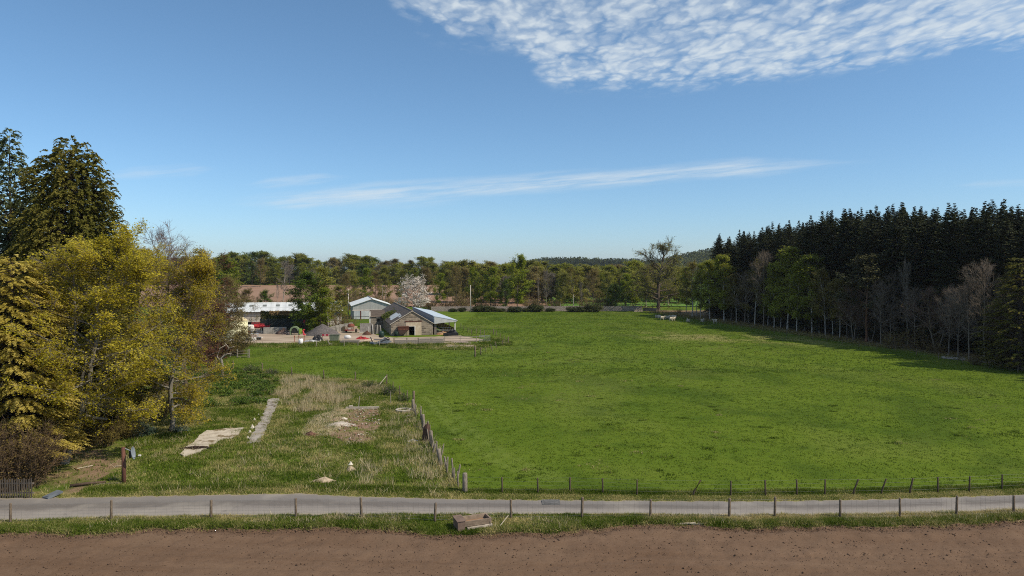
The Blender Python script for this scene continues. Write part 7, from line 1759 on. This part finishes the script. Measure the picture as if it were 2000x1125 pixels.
# ---- wooded hills on the horizon
def hill(name, label, xs, ridge, Y0, depth, seed, mat, wl, wcat, wmat, spiky=False, ntree=1500, hgt=9):
    X, V_ = np.meshgrid(np.linspace(xs[0], xs[-1], 90), np.linspace(-1, 1, 24))
    rid = np.interp(X, xs, ridge); Y = Y0 + V_ * depth
    Z = -12 + (rid + 12) * np.cos(V_ * PI / 2) ** 1.2 + (fbm(X / 60, Y / 60, seed, 3) - .5) * 5
    i = np.arange(X.size).reshape(X.shape); q = np.stack([i[:-1, :-1], i[:-1, 1:], i[1:, 1:], i[1:, :-1]], -1).reshape(-1, 4)
    tag(np_mesh(name, np.stack([X, Y, Z], -1).reshape(-1, 3), q, mat, smooth_=True), label, 'hill', kind='structure')
    r_ = np.random.default_rng(seed); n = ntree; tx = r_.uniform(xs[0], xs[-1], n); tv = r_.uniform(-1, .15, n)
    tz = -12 + (np.interp(tx, xs, ridge) + 12) * np.cos(tv * PI / 2) ** 1.2; ty = Y0 + tv * depth
    k = 16; hh = hgt * r_.uniform(.6, 1.25, n); s = r_.random((n, k)); a = r_.random((n, k)) * 6.28
    rad = (1 - s) * 2.6 if spiky else np.sqrt(np.clip(1 - (s * 1.6 - .7) ** 2, .05, 1)) * 4.2
    P = np.stack([tx[:, None] + rad * np.cos(a), ty[:, None] + rad * np.sin(a), tz[:, None] + hh[:, None] * s], -1).reshape(-1, 3)
    nn = r_.normal(0, .6, P.shape) + np.stack([np.cos(a), np.sin(a), np.full_like(a, .8)], -1).reshape(-1, 3)
    m_ = len(P); tn = np.clip(np.repeat(fbm(tx / 40, ty / 90, seed, 3), k) + np.repeat(r_.normal(0, .15, n), k) + r_.normal(0, .08, m_), 0, 1)
    lv = leaves(P, nn, r_.normal(0, 1, P.shape), r_.uniform(1.1, 2.2, m_) * (.8 if spiky else 1), r_.uniform(.8, 1.6, m_) * (.6 if spiky else 1), tn)
    tag(np_mesh(wl[0], lv[0], lv[1], wmat, None, lv[2]), wl[1], wcat, kind='stuff')
def hx_(px, Y): return (px - 1000) / F * Y
hm = groundmat('far hill grass', [(.3, (.07, .10, .03)), (.7, (.10, .13, .045))], .01, .02)
Yh = 1500
xs = [hx_(p, Yh) for p in (990, 1030, 1060, 1090, 1130, 1180, 1240, 1300, 1360)]
hill('hill', 'long low wooded hill on the horizon left of the oak', xs, [zat(p, Yh) - 7 for p in (524, 512, 505, 505, 505, 507, 508, 512, 520)], Yh, 260, 5, hm, ('hillside_wood', 'mixed wood covering the long low hill on the horizon'), 'wood', leafmat('far mixed wood', (.03, .04, .014), (.055, .07, .022), (.085, .10, .035), .2, .9, 0), False, 2000)
Yh = 1300
xs = [hx_(p, Yh) for p in (1235, 1290, 1330, 1380, 1460, 1560, 1700)]
hill('hill', 'steeper wooded hill rising behind the dark plantation', xs, [zat(p, Yh) - 8 for p in (520, 506, 497, 488, 482, 485, 500)], Yh, 240, 6, hm, ('hillside_wood', 'wood covering the steeper hill behind the plantation'), 'wood', leafmat('far hill wood', (.035, .045, .016), (.065, .08, .026), (.10, .115, .042), .2, .9, 0), False, 2200)
Yh = 1150
xs = [hx_(p, Yh) for p in (1060, 1095, 1130, 1180, 1225, 1260)]
hill('hill', 'low fir covered rise in front of the long hill', xs, [zat(p, Yh) - 7 for p in (522, 514, 511, 512, 514, 522)], Yh, 120, 7, hm, ('hillside_wood', 'dark fir wood on the low rise in front of the long hill'), 'wood', leafmat('far firs', (.014, .022, .012), (.026, .036, .018), (.045, .055, .026), .1, .9, 0), True, 1000, 10)
for p in [bA, bB, bB2, tC, tR]: pass
for o in list(C.objects):
    if o.parent is None and o.type == 'EMPTY' and 'label' not in o:
        for ch in list(o.children): bpy.data.objects.remove(ch)
        bpy.data.objects.remove(o)
for o in C.objects:
    if 'h0' in o: del o['h0']
